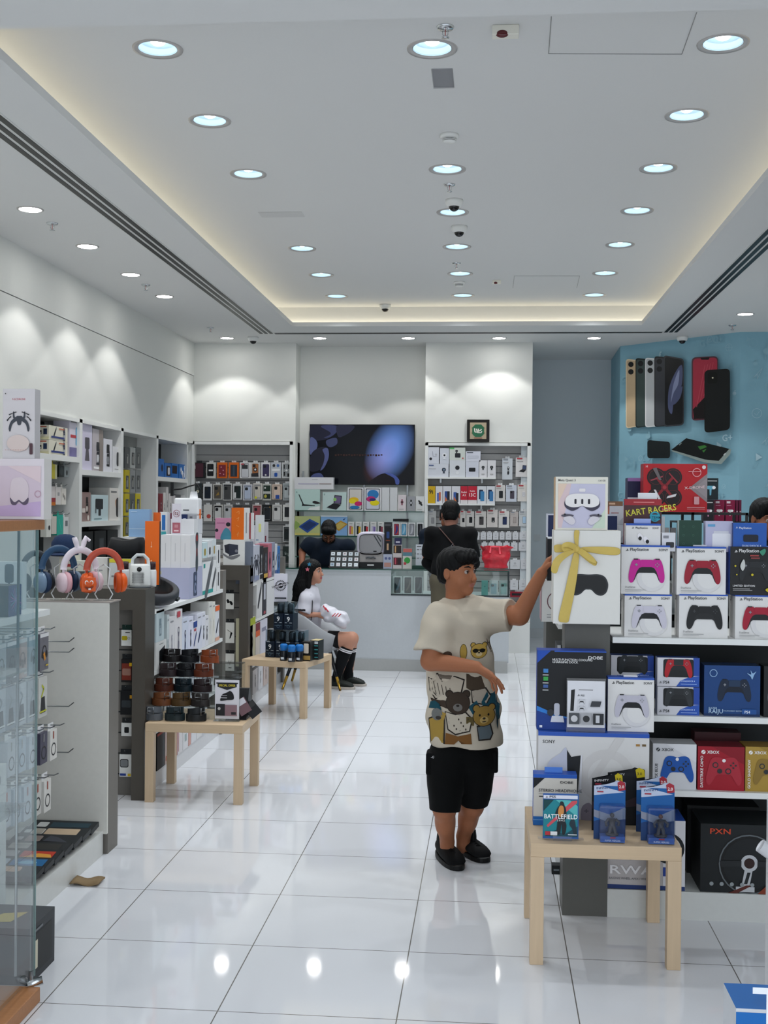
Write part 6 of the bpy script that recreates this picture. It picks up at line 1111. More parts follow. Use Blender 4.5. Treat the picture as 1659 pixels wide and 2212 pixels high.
for k in range(5):
    u = (116, 95, 71, 48, 25)[k]
    hang_side(u, 1576+6*k, 1640+9*k, -1.985, 'headset_pack', ['narrow white pack with a black ring', 'dark violet pack with a ring', 'white pack', 'bluish white pack', 'grey white pack'][k]+', %s from end panel, third row' % NUM[k], ['#dcdad4', '#4a4758', '#b9c2cc', '#a9b6c2', '#b5bac0'][k], [('o', .5, .35, .35, .08, '#1d1f24' if k != 1 else '#15161a'), ('r', .4, .7, .55, .95, '#a0422c' if k == 0 else '#888')], .085, group='third row of hanging packs')
for k in range(5):
    u = (103, 82, 60, 38, 15)[k]
    hang_side(u, 1684+6*k, 1752+9*k, -1.985, 'headset_pack', ['narrow white pack with a ring and a red mark', 'white pack with dark spine', 'pale pack', 'greyish pack', 'faint grey pack'][k]+', %s from end panel, lowest row' % NUM[k], ['#dcdad4', '#c9c8c2', '#b9c2cc', '#a9b6c2', '#b5bac0'][k], [('o', .5, .35, .35, .08, '#1d1f24'), ('r', .4, .7, .55, .95, '#a0422c')], .085, group='lowest row of hanging packs')
# loose hooks left empty on the board
for z, l in ((1.03, 'topmost'), (.98, 'second'), (.72, 'third'), (.5, 'lowest')): B().tube([(0, 0, 0), (.27, 0, 0), (.295, 0, .02)], .003, STEEL, 6).obj('display_hook', None, (-2.26, 5.55, z), label='bare steel display hook by the grey end panel, %s of four' % l, cat='hook', group='bare hooks by the end panel')
TR = [('#1b3038', [('rr', .08, .2, .25, .8, .03, '#c9cbc8'), ('r', .3, .2, .95, .8, '#1c3a46')], 'dark teal'), ('#c4ad90', [('rr', .02, .3, .12, .7, .02, '#c9cbc8'), ('rr', .14, .15, .34, .85, .03, '#c2c0b8'), ('rr', .36, .1, .9, .9, .03, '#c4ad90'), ('rr', .16, .2, .32, .8, .03, '#a9a295')], 'tan'), ('#8a6a58', [('rr', .05, .3, .15, .7, .02, '#b9bbb8'), ('rr', .2, .15, .45, .85, .03, '#8f8079'), ('p', [(.5, .2), (.9, .15), (.7, .7), (.55, .9)], '#3c3f48')], 'brown'), ('#a5a297', [('rr', .1, .2, .42, .85, .03, '#b9b8b0'), ('rr', .48, .15, .9, .85, .03, '#2c2b28')], 'grey'), ('#b8341e', [('rr', .02, .2, .4, .85, .03, '#c4c2c4'), ('r', .45, .15, .95, .85, '#b8341e'), ('p', [(.5, .15), (.7, .6), (.9, .5), (.95, .15)], '#d99a3a')], 'red'), ('#1f5f8c', [('rr', .05, .2, .42, .85, .03, '#b9c6d2'), ('r', .46, .12, .97, .88, '#1d6496'), ('s', [(.55, .4), (.7, .7), (.85, .5), (.75, .3)], '#6fb0d0')], 'blue'), ('#c9a08c', [('rr', .2, .4, .75, .95, .05, '#c9a890')], 'peach')]
for k, (c, fr, nm) in enumerate(TR):
    y = 5.45-k*.118
    b = B(); b.box(0, 0, 0, .31, .112, .022, P('#14171a')); b.box(.004, .004, .022, .306, .108, .0225, P('#1b1f23')); b.art(((.01, .01, .0225), (.29, 0, 0), (0, .092, 0)), fr)
    b.obj('power_bank_tray', None, (-2.15, y, .135 if False else .1355), rot=(math.radians(7), 0, 0), label='open black case with %s cover, %s from end panel on base shelf' % (nm, NUM[k]), cat='display case', group='open black cases on the base shelf')
for k, (z, h, l) in enumerate([(.117, .30, 'lower'), (.418, .26, 'upper')]):
    carton('appliance_box', 'white carton with a grey appliance picture, %s of two behind the glass cabinet' % l, 'box', (.28, .3, h), '#c9cecd', loc=(-2.0, 4.2, z), right=[('ic', 'tool', .5, .5, .7, ('#8d979c',))], front=[('ic', 'brew', .5, .5, .5, ('#9aa3a6',))])
sb_ = CB('microphone_box', 'violet and black box with a burst picture on the upper shelf behind the glass', 'box', -70, 18, 46, 1266, -1.88, 1.241, '#191c24', right=[('r', 0, 0, 1, 1, '#3c3570')]+[('l', [(.5, .5), (.5+.42*math.cos(a), .5+.4*math.sin(a))], .003, ['#8a70c0', '#5aa8b8', '#b86aa8'][i % 3]) for i, a in enumerate([k*.35 for k in range(18)])], front=[('c', .8, .5, .1, '#333')])
FB('microphone_box', 'white box with a black condenser microphone picture behind the violet box', 'box', -20, 1234, 52, 1310, 4.98, .05, '#cdd5d8', z=1.241, front=[('rr', .6, .55, .8, .95, .06, '#33404a'), ('r', .68, .3, .72, .55, '#33404a'), ('rr', .55, .22, .85, .3, .02, '#33404a')]) if False else carton('microphone_box', 'white box with a black condenser microphone picture behind the violet box', 'box', (.2, .04, .2), '#cdd5d8', loc=(-2.06, 4.9, 1.241), front=[('rr', .6, .55, .8, .95, .06, '#33404a'), ('r', .68, .3, .72, .55, '#33404a'), ('rr', .55, .22, .85, .3, .02, '#33404a')])
# boxes on the glass cabinet
qb = FB('headset_box', 'white box with a pastel picture of a white headset on top of the glass cabinet', 'headset box', -62, 986, 95, 1124, 3.92, .07, '#d6cfd4', z=1.636, h=.205, sides='#e0dcd8', front=[('r', .0, .05, .96, .88, '#cbbcc8'), ('p', [(.0, .05), (.96, .05), (.96, .3), (.3, .2)], '#bfa8cc'), ('p', [(.5, .88), (.96, .88), (.96, .6)], '#d6c4c8'), ('r', .06, .93, .3, .955, '#b8606c'), ('s', [(.54, .35), (.55, .6), (.6, .68), (.72, .68), (.79, .55), (.78, .35), (.72, .26), (.66, .3), (.6, .26)], '#d2c6cc'), ('s', [(.54, .36), (.56, .25), (.62, .24), (.66, .29), (.72, .24), (.78, .26), (.79, .36), (.72, .28), (.66, .32), (.6, .28)], '#5a5064'), ('o', .92, .42, .045, .008, '#b890a0')])
FB('drone_box', 'white box with a grey folding drone picture on top of the pastel headset box', 'drone box', 6, 840, 75, 986, 3.94, .05, '#c9c5c6', z=1.636+.206, front=[('t', .5, .84, .006, 'F-SCDRONE', '#b8606c', 'c'), ('ic', 'drone', .52, .56, .78, ()), ('e', .5, .22, .35, .12, '#cfc0ba'), ('rr', .86, .06, .96, .22, .03, '#4b3038'), ('c', .1, .93, .02, '#555')]+[('r', .1+.08*i, .12, .14+.08*i, .125, '#b87a70') for i in range(9)])
carton('accessory_box', 'white carton on the floor of the glass cabinet', 'box', (.16, .16, .25), '#d2d6d4', loc=(-1.72, 3.7, .051)); 
# black box on the floor and scrap of cardboard
bb = carton('product_box', 'black open-fronted box on the floor behind the glass cabinet', 'box', (.24, .24, .20), '#22262a', loc=(-1.705, 4.05, 0), right=[('r', .12, .12, .88, .82, '#050607'), ('r', .12, .2, .3, .7, '#cfc9b0'), ('r', .15, .86, .5, .9, '#6a6d70')], tops='#3a3e42', top=[('p', [(.2, .2), (.6, .25), (.7, .7), (.35, .6)], '#c8b25a')])
cs_ = B(); vs = []; n = 8
for i in range(n+1):
    for j in range(3): x = i/n*.13; y = j*.05; vs.append((x, y, .012+.006*math.sin(i*.9+j)))
cs_.add(vs, [(i*3+j, (i+1)*3+j, (i+1)*3+j+1, i*3+j+1) for i in range(n) for j in range(2)], M('#8a7455', .8), True)
o = cs_.obj('cardboard_scrap', None, (-1.83, 5.13, 0), label='small bent piece of brown cardboard on the floor by the left shelf base', cat='cardboard'); md = o.modifiers.new('s', 'SOLIDIFY'); md.thickness = .006
# --- wall cabinets stock
XW = -3.515
def WB_(u0, u1, vt, z, name, label, body, fr, D=.14, X=XW, group=None, h=None, **k): return SB(name, label, 'box', u0, u1, vt, X, z, D, body, front=fr, group=group, h=h, **k)
zw = 2.081
for k, l in enumerate(('lower', 'upper')):
    CB('blender_box', 'cream hand blender box, %s of two on top shelf of nearest wall cabinet' % l, 'box', 79, 106, 146, 914, XW, zw+k*.118, '#d8d5c4', h=.116, front=[('r', .3, .85, .8, .93, '#b0503c'), ('r', .55, .35, .85, .75, '#22304c'), ('ic', 'brew', .35, .5, .3, ('#222',)), ('r', 0, 0, 1, .2, '#cfcaa4')], right=[('ic', 'tool', .3, .55, .22, ('#22262e',)), ('ic', 'brew', .8, .5, .25, ('#3c4054',)), ('r', .1, .15, .8, .28, '#2a3a78'), ('r', .5, .8, .8, .88, '#c06a4a')])
WB_(147, 171, 905, zw, 'blender_box', 'tall box with light blue blender and red band in the nearest cabinet', '#d3cfdc', [('rr', .55, .3, .85, .8, .1, '#4f9fc8'), ('r', .1, .5, .6, .58, '#b8343c'), ('r', 0, 0, 1, .25, '#6f6a98'), ('r', .1, .9, .8, .94, '#777')])
hgr = 'packs on the hooks of the nearest wall cabinet'
for u0, u1, v0, v1, c, l, fr in [(96, 109, 1001, 1036, '#cdbb12', 'bright yellow pack, nearest in the upper hook row', [('r', .1, .1, .5, .4, '#a89a10')]), (110, 121, 1003, 1034, '#d2c53a', 'yellow pack with a white edge in the upper hook row', [('r', .6, 0, 1, 1, '#d9d6b0')]), (125, 136, 1005, 1030, '#1c2322', 'black pack in the upper hook row', [('c', .5, .5, .3, '#3a4444')]), (137, 147, 1008, 1030, '#9ba3a4', 'grey pack at the far end of the upper hook row', [('c', .5, .4, .2, '#333')]),
     (96, 118, 1050, 1092, '#cdc6c4', 'pale pack with a red and orange band in the middle hook row', [('r', 0, 0, 1, .18, '#b8671e'), ('r', 0, .18, 1, .4, '#8f2c34')]), (119, 130, 1052, 1090, '#d4cfcc', 'white pack in the middle hook row', [('r', .3, .5, .7, .7, '#999')]), (131, 141, 1055, 1090, '#dbd7cf', 'cream pack at the end of the middle hook row', [('ic', 'buds', .5, .5, .7, ('#9a958c', '#777'))]),
     (99, 109, 1116, 1160, '#d3d5ce', 'white pack with a black earphone picture in the lower hook row', [('c', .6, .45, .2, '#14171a')]), (110, 121, 1115, 1154, '#c4bfb6', 'beige pack in the lower hook row', []), (122, 135, 1112, 1156, '#1fa391', 'teal pack in the lower hook row', [('l', [(.3, .8), (.7, .2)], .004, '#7fd0c4')]), (136, 147, 1117, 1156, '#d6d8d8', 'white pack with grey square at the end of the lower hook row', [('r', .3, .5, .8, .8, '#6a7074')])]:
    a_ = at((u0+u1)/2, v1, x=XW-.05)
    o = SB('accessory_pack', l+' of nearest cabinet', 'packaging', u0, u1, v0, XW-.05, a_.z, .05, c, front=fr, group=hgr)
    h = max(v.co.z for v in o.data.vertices); B().box(-.02, .02, h, .02, .022, h+.03, P(c)).tube([(0, .23, h+.02), (0, -.01, h+.02), (0, -.03, h+.035)], .003, STEEL, 6).obj('hang_tab', o)
z2 = 1.981
for u0, u1, vt, c, l, fr in [(174, 196, 914, '#cfcbe0', 'tall pale lilac box with a dark jug picture', [('rr', .3, .45, .75, .7, .06, '#4b4850'), ('p', [(.3, .2), (.75, .2), (.65, .45), (.4, .45)], '#5a575e')]), (197, 220, 927, '#b9b3b8', 'tall coffee maker box with a kitchen photo', [('r', .6, .0, 1, 1, '#8c827c'), ('ic', 'brew', .5, .42, .7, ('#2c2d33', '#cfd0d4')), ('r', .1, .05, .6, .1, '#eee')]), (221, 240, 948, '#d9d9e0', 'white box with a black drip coffee maker', [('ic', 'brew', .5, .5, .8, ('#17191d', '#8b8d92'))]), (241, 261, 965, '#dbdbde', 'white box with a tall black kettle', [('rr', .4, .25, .65, .8, .1, '#1d1f24'), ('r', .2, .12, .7, .15, '#999')])]:
    WB_(u0, u1, vt, z2, 'coffee_maker_box', l+' on top coffee maker shelf', c, fr, .2, group='coffee maker boxes on the wall shelves')
WB_(243, 261, 936, z2+.275, 'coffee_maker_box', 'small mauve box on the white kettle box', '#8c6878', [('c', .5, .5, .3, '#c9a8b4')], .12, h=.13) if False else None
z3 = 1.531
for u0, u1, vt, c, l, fr in [(174, 194, 1063, '#8d7672', 'brownish box with an espresso set picture', [('ic', 'brew', .6, .55, .6, ('#26211f', '#c9c0b8')), ('rr', .05, .3, .4, .45, .05, '#d8cfc8'), ('c', .7, .12, .1, '#d8cfc8')]), (196, 232, 1069, '#bcd0d4', 'pale mint box with a black barbecue picture', [('rr', .22, .45, .68, .85, .03, '#1d2226'), ('r', .4, .2, .55, .5, '#1d2226'), ('r', .2, .3, .28, .5, '#6b767c'), ('r', .15, .06, .6, .1, '#6b8a90')]), (235, 260, 1054, '#d6d2cc', 'white box with a black flask and orange fruit', [('s', [(.5, .6), (.7, .7), (.95, .9), (1, .4), (.9, .2), (.6, .3)], '#c47a3a'), ('rr', .55, .1, .8, .7, .1, '#1f1d1e'), ('r', .1, .85, .6, .9, '#777')])]:
    WB_(u0, u1, vt, z3, 'coffee_maker_box', l+' on middle coffee maker shelf', c, fr, .2)
for k in range(3): WB_(175+28*k, 200+28*k, 1166, 1.101, 'appliance_box', 'black box with grey print, %s on the low shelf of the coffee maker cabinet' % NUM[k], '#15181a', [('r', .4, .55, .8, .8, '#3a3f42')], .2, group='black boxes low in the coffee maker cabinet', h=.34)
for r_, (v0, v1, cs3) in enumerate([(966, 1011, [('#4a4f50', 'charcoal'), ('#a9adaa', 'pale grey'), ('#5d6262', 'dark grey')]), (1015, 1064, [('#b5a51a', 'mustard yellow'), ('#8b8e8e', 'black and white'), ('#7c8080', 'mid grey')]), (1066, 1114, [('#b8a818', 'yellow-framed'), ('#5a5f5c', 'smoke grey'), ('#c0b020', 'yellow-edged')]), (1117, 1162, [('#8f8420', 'olive'), ('#3a3f3c', 'blackish'), ('#9b9020', 'dull yellow')])]):
    for k, (c, nm) in enumerate(cs3):
        u0 = (267, 279, 291)[k]; X_ = -3.56
        a_ = at(u0+6, v1, x=X_)
        o = SB('accessory_pack', '%s pack, %s from the left in %s hook row, third wall cabinet' % (nm, NUM[k], NUM[r_]), 'packaging', u0, u0+11, v0, X_, a_.z, .03, c, front=[('r', .25, .15, .8, .75, '#4b5052'), ('ic', 'case', .5, .45, .6, ('#8a8d88', '#333'))], group='packs in the third wall cabinet')
z4 = 1.981
for k, (u0, u1, vt, l, fr) in enumerate([(341, 352, 991, 'bright blue box with a dark circle', [('c', .6, .5, .2, '#1b2a40')]), (353, 367, 1000, 'blue box with a black panel and white phone', [('r', .3, .1, .9, .8, '#1a1d22'), ('rr', .5, .2, .8, .7, .08, '#cdd2da')]), (368, 383, 1001, 'dark blue box with a black device', [('r', .1, .3, .8, .85, '#15191f')]), (384, 400, 1003, 'light blue box with white cable pictures', [('ic', 'buds', .4, .4, .5, ('#e0e6ee', '#99a')), ('ic', 'shaver', .7, .5, .4, ('#e0e6ee',))])]):
    WB_(u0, u1, vt, z4, 'gadget_box', l+' in the corner wall cabinet', '#2468b0', fr, .12)
for k, (u0, u1, vt, c) in enumerate([(342, 350, 1066, '#7b2c34'), (351, 356, 1064, '#d9d6d4'), (357, 362, 1052, '#cfcccb'), (363, 369, 1066, '#d6d2d2'), (370, 377, 1070, '#c8c4c6'), (378, 388, 1068, '#5a5d60'), (389, 399, 1070, '#c3c5c6')]):
    WB_(u0, u1, vt, 1.501, 'gadget_box', '%s slim box, %s from the left on the middle shelf of the corner cabinet' % (['dark red', 'white', 'tall pale', 'white', 'light', 'grey', 'silver'][k], NUM[k]), c, [('ic', 'shaver', .5, .5, .8, ('#3a3c40',))], .14)
# tripod arm of a phone holder reaching over the pile
ph = thing('phone_tripod', 'black flexible phone holder arm rising behind the left displays', 'phone holder', (-2.42, 9.3, 1.0)); pts = [at(u, v, y=9.4)-Vector((-2.42, 9.3, 1.0)) for u, v in [(372, 1058), (392, 1056), (410, 1050), (426, 1046), (434, 1060), (430, 1110), (425, 1180), (425, 1230)]]
ph.location = (-2.42, 9.3, 1.0)
B().tube(pts+[Vector((pts[-1].x, pts[-1].y, -.985))], .006, BLACK, 8).obj('arm', ph); B().lathe([(.001, -1), (.1, -1), (.1, -.985), (.001, -.98)], BLACK, 24, Matrix.Translation((pts[-1].x, pts[-1].y, 0))).obj('base', ph); q = at(372, 1058, y=9.4)-Vector((-2.42, 9.3, 1.0)); B().box(q.x-.012, q.y-.01, q.z-.05, q.x+.012, q.y+.01, q.z+.06, BLACK).obj('clamp', ph)
# ================================================================ BACK WALL STOCK
YH = 13.985
hook_m = CHROME
def hang(u0, v0, u1, v1, body, fr, name, label, cat, group, tab='#d9dbdc', Y=YH, D=.022, th=.022):
    o = FB(name, label, cat, u0, v0, u1, v1, Y, D, body, front=fr, group=group)
    h = max(q.co.z for q in o.data.vertices); w = max(q.co.x for q in o.data.vertices)*2
    b = B().box(-w*.22, D*.45, h, w*.22, D*.45+.002, h+th, P(tab)); b.tube([(0, .06, h+th*.6), (0, -.012, h+th*.6), (0, -.02, h+th)], .0022, hook_m, 6); b.obj('hang_tab', o); return o
def cs(c, f='#d4d6d6', s='#777', **k): return [('r', .1, .05, .9, .93, f), ('ic', 'case', .5, .47, 1.35, (c, s))]
ORD = NUM
R1 = [(417, 443, '#191c1e', [('r', .2, .08, .85, .95, '#4a2530'), ('r', .05, .6, .2, .8, '#ccc')], 'black open case pack with a maroon lining'), (446, 466, '#cfcfc9', [('ic', 'case', .42, .52, 1.3, ('#121518', '#333')), ('rr', .25, .45, .7, .55, .03, '#e0e0e0')], 'white pack with a black phone case and white badge'), (469, 491, '#d4661c', [('r', .15, .1, .85, .85, '#7c2a34'), ('c', .3, .3, .06, '#d08a98'), ('c', .6, .5, .06, '#d08a98'), ('c', .4, .7, .06, '#d08a98'), ('c', .65, .25, .06, '#d08a98')], 'orange pack with a red dotted case'), (494, 516, '#d4661c', [('r', .17, .1, .83, .85, '#2c3440'), ('r', .4, .15, .6, .8, '#3f4a58')], 'orange pack with a dark blue case'), (518, 541, '#dcdcdc', [('ic', 'case', .5, .5, 1.3, ('#c9cbd0', '#222')), ('r', .2, .6, .75, .85, '#33363a'), ('r', .1, .85, .4, .93, '#c0505a')], 'white pack with a half black half clear case'), (541, 562, '#c9c8c6', [('ic', 'case', .5, .55, 1.2, ('#a5683c', '#555')), ('c', .5, .55, .2, '#2a2c30'), ('c', .5, .55, .1, '#ddd'), ('p', [(.1, .1), (.85, .1), (.8, .35), (.1, .3)], '#2f2f33')], 'grey pack with a copper case and magnetic ring'), (564, 584, '#d6d6d8', [('ic', 'case', .52, .5, 1.3, ('#3b3458', '#2a2540')), ('c', .5, .2, .1, '#ccc')], 'white pack with a deep purple case'), (585, 607, '#b9bdc4', [('c', .3, .8, .14, '#333'), ('c', .7, .8, .14, '#4a6fb0'), ('r', .1, .45, .9, .6, '#dfe0e2'), ('rr', .35, .1, .65, .35, .08, '#1f4fa0')], 'pack with a round charger and a blue puck'), (609, 629, '#c4c6c6', [('rr', .12, .08, .88, .92, .1, '#8e9294'), ('r', .2, .15, .35, .4, '#111'), ('r', .6, .1, .8, .3, '#111'), ('r', .2, .6, .3, .85, '#111'), ('r', .65, .6, .8, .85, '#111'), ('c', .5, .5, .12, '#ddd')], 'grey rugged case pack with black corners')]
for k, (a, b_, c, fr, l) in enumerate(R1): hang(a, 999, b_, 1033, c, fr, 'phone_case_pack', l+', top row, left slat panel', 'phone case pack', 'phone case packs in the top row', tab='#2a2c2e' if k == 0 else '#c9cbcc')
R2 = [(418, 436, '#2a3134', [('ic', 'watch', .5, .5, .9, ('#555b58', '#c9c2a8'))], 'dark pack with a watch'), (439, 458, '#dcdddd', cs('#16202e', '#dcdddd'), 'white pack with a navy black case'), (460, 480, '#cfcdc6', cs('#5a5248', '#3f3c38')+[('p', [(.3, .25), (.7, .3), (.6, .5)], '#a08040')], 'pack with a bronze patterned case'), (481, 501, '#cfcfcb', cs('#4b4c4c', '#33363a'), 'pack with a charcoal case'), (503, 523, '#d3d4d4', cs('#1d2a2a', '#c4c6c6')+[('r', .15, .1, .35, .45, '#e4e4e4')], 'pack with a dark green case and a white strip'), (525, 545, '#d8d8dc', cs('#b9c4d8', '#8a94a8'), 'pack with a clear bluish case'), (547, 566, '#d2cfc8', cs('#c9c4b9', '#999')+[('c', .3, .12, .14, '#d8d830')], 'pack with a cream case and a yellow dot'), (567, 586, '#b9bab4', [('r', .1, .55, .9, .9, '#22352c'), ('c', .3, .75, .1, '#ccc'), ('r', .1, .1, .9, .4, '#1f2c24'), ('e', .35, .25, .15, .1, '#b8b048')], 'pack with a green and black camera guard'), (588, 609, '#d2bfae', cs('#d6c0b0', '#c0a898')+[('rr', .35, .05, .75, .3, .05, '#2a4f9c')], 'beige pack with a blush case and blue tag'), (611, 629, '#a9b2b4', cs('#b0b8ba', '#8a9294')+[('r', .7, .3, .8, .85, '#111')], 'grey green pack with a clear case')]
for k, (a, b_, c, fr, l) in enumerate(R2): hang(a, 1044+(k % 3), b_, 1079+(k % 2)*2, c, fr, 'phone_case_pack', l+', second row, left slat panel', 'phone case pack', 'phone case packs in the second row')
R3 = [(440, 458, '#d8d6d2', [('c', .6, .3, .25, '#c0504a')], 'white pack with a red disc'), (461, 481, '#d0cfca', cs('#d4d4d2', '#222'), 'pack with a clear black-edged case'), (483, 502, '#cfcfcd', cs('#c4c6c8', '#999'), 'pack with a frosted case'), (504, 522, '#55585a', cs('#c9cbcc', '#444'), 'dark framed pack with a clear case'), (524, 543, '#55585a', cs('#b9bbbd', '#444'), 'dark framed pack with a grey case'), (545, 565, '#c6bcb8', cs('#a8545c', '#8c4048'), 'pack with a dusty red case'), (567, 587, '#17191c', cs('#23282e', '#14171a')+[('c', .8, .85, .06, '#c8963a')], 'black pack with a black case and amber dot'), (588, 609, '#c9c8c4', cs('#d2d2d0', '#b4b4b2'), 'pack with a pale camera-cut case'), (611, 629, '#dcdcd8', [('rr', .2, .25, .85, .85, .05, '#22252a')], 'white pack with a black wallet')]
for k, (a, b_, c, fr, l) in enumerate(R3): hang(a, 1090, b_, 1126, c, fr, 'phone_case_pack', l+', third row of the left slat panel', 'phone case pack', 'phone case packs in the third row')
hang(611, 1136, 629, 1170, '#cfd1d0', cs('#1b2426', '#33383a'), 'phone_case_pack', 'white pack with a black case in right column, fourth row, left slat panel', 'phone case pack', 'packs low in the right column')
hang(611, 1180, 629, 1214, '#2c3634', [('ic', 'buds', .5, .5, .8, ('#59645f', '#8a918e'))], 'earphone_pack', 'dark earphone pack in the right column, fifth row of the left slat panel', 'packaging', 'packs low in the right column')
B().box(-.55, -.02, 0, .55, .0, .14, P('#202427')).obj('shadow_box_strip', None, (0, 0, -5)) if False else None
# --- right slat panel
def shelfR(u0, u1, v, lab):
    a, b_ = at(u0, v, y=13.93), at(u1, v, y=13.93); t = thing('slatwall_shelf', lab, 'shelf', ((a.x+b_.x)/2, 13.93, a.z)); w = b_.x-a.x
    B().box(-w/2, 0, -.02, w/2, .12, 0, WHITE).obj('board', t)
    for x in (-w*.3, w*.3): B().box(x-.01, .03, -.07, x+.01, .12, -.02, STEEL).obj('bracket', t)
    return a.z
za = shelfR(922, 1071, 1030, 'upper white shelf on the right slat panel with security camera boxes')
zb = shelfR(922, 1069, 1087, 'lower white shelf on the right slat panel with boxed phones')
CW_ = '#cfd3dc'; gA = 'security camera boxes on the upper shelf'
Y1 = 13.945
def sh(u0, v0, u1, v1, z, c, fr, name, l, cat, g, D=.06, h=None): return FB(name, l, cat, u0, v0, u1, v1, Y1, D, c, z=z, front=fr, group=g, h=h)
o1 = sh(923, 1002, 969, 1030, za+.001, CW_, [('ic', 'cam', .78, .5, .3, ('#3b4452', '#8aa0b8')), ('r', .08, .85, .3, .92, '#2b4a80'), ('r', .08, .6, .4, .63, '#999')], 'camera_box', 'wide pale box with a dark outdoor camera, bottom left of the upper shelf', 'camera box', gA)
z_ = top(o1)
sh(923, 966, 948, 1001, z_, '#d0d4de', [('c', .3, .3, .12, '#1b1d22'), ('l', [(.45, .75), (.5, .45), (.8, .45)], .004, '#889'), ('c', .75, .55, .1, '#b9bcc4')], 'camera_box', 'pale box with a two-lens desk camera, top left of the upper shelf', 'camera box', gA)
sh(950, 968, 970, 1001, z_, '#cdd2dc', [('ic', 'cam', .5, .5, .8, ('#dfe2e8', '#2a2c30'))], 'camera_box', 'pale box with a small white camera, second on the top layer of the shelf', 'camera box', gA)
o2 = sh(971, 994, 1005, 1030, za+.001, '#d2d6dc', [('c', .5, .55, .14, '#202228'), ('c', .5, .25, .1, '#dfe2e6')], 'camera_box', 'white box with a black round sensor in the middle of the upper shelf', 'camera box', gA)
sh(971, 967, 1005, 993, top(o2), '#cfd6cf', [('r', 0, .88, .3, 1, '#58b868'), ('rr', .35, .2, .7, .55, .04, '#22252a'), ('ic', 'cam', .45, .7, .25, ('#22252a', '#888')), ('c', .85, .15, .05, '#b84a4a')], 'camera_box', 'white and green box with black twin cameras in the middle of the shelf', 'camera box', gA)
o3 = sh(1006, 997, 1034, 1030, za+.001, '#ccd0dc', [('rr', .25, .35, .75, .6, .05, '#1b1e23')], 'camera_box', 'pale box with a black rectangular hub on the upper shelf', 'camera box', gA)
sh(1006, 975, 1038, 996, top(o3), '#d0d3df', [('r', .08, .82, .5, .92, '#3a3f48'), ('rr', .1, .3, .9, .6, .1, '#c2c6d2')], 'camera_box', 'low pale box with a router outline, right on the top layer', 'camera box', gA)
for k, (a, b_) in enumerate([(1035, 1052), (1053, 1071)]): sh(a, 994, b_, 1030, za+.001, '#d6d6da', [('ic', 'cam', .5, .55, .6, ('#202329', '#777')), ('r', .3, .15, .7, .2, '#aaa')], 'camera_box', 'white box with a small black camera, %s of the pair, upper shelf right' % ('left', 'right')[k], 'camera box', gA)
gP = 'boxed phones on the lower shelf'
PHN = [(922, 940, '#c9a416', [('t', .5, .55, .05, '9i', '#22201a', 'c')], 'yellow phone box with two big black characters at the left end'), (941, 956, '#d6d6da', [('rr', .2, .1, .55, .6, .03, '#4a6ab8'), ('rr', .45, .15, .75, .65, .03, '#b86a50')], 'white phone box with a blue and copper phone'), (957, 975, '#d3d4da', [('rr', .2, .1, .6, .7, .05, '#2a4a8c'), ('rr', .5, .05, .8, .7, .05, '#22242c'), ('p', [(.2, .1), (.6, .1), (.3, .4)], '#c87040')], 'white phone box with a blue phone, third on the shelf'), (976, 994, '#d3d4da', [('rr', .2, .1, .6, .65, .05, '#3a5a9c'), ('rr', .5, .05, .8, .6, .05, '#22242c'), ('p', [(.2, .1), (.6, .1), (.3, .4)], '#c87040')], 'white phone box with a blue phone, fourth on the shelf'), (995, 1010, '#d8d4d6', [('r', 0, .2, 1, 1, '#b81e34'), ('t', .5, .6, .022, 'Redmi', '#f0dfe2', 'c', 0, .8), ('t', .5, .42, .024, 'A3', '#f0dfe2', 'c')], 'red phone box with two short white lines, left of the red pair'), (1011, 1030, '#d8d4d6', [('r', 0, .2, 1, 1, '#b81e34'), ('t', .5, .68, .016, 'Redmi', '#f0dfe2', 'c'), ('t', .5, .4, .04, '13C', '#f0dfe2', 'c', 0, .9)], 'red phone box with one big white line, right of the red pair'), (1031, 1050, '#d3d6dc', [('rr', .2, .25, .65, .8, .05, '#22304c'), ('rr', .35, .15, .8, .7, .05, '#3f7fb0')], 'white phone box with a teal blue phone, left of the pair'), (1051, 1069, '#d3d6dc', [('rr', .2, .25, .65, .8, .05, '#1c2a4c'), ('rr', .35, .15, .8, .7, .05, '#3a74a8')], 'white phone box with a teal blue phone, right of the pair')]
for a, b_, c, fr, l in PHN: sh(a, 1050, b_, 1086, zb+.001, c, fr, 'phone_box', l, 'phone box', gP, .05)
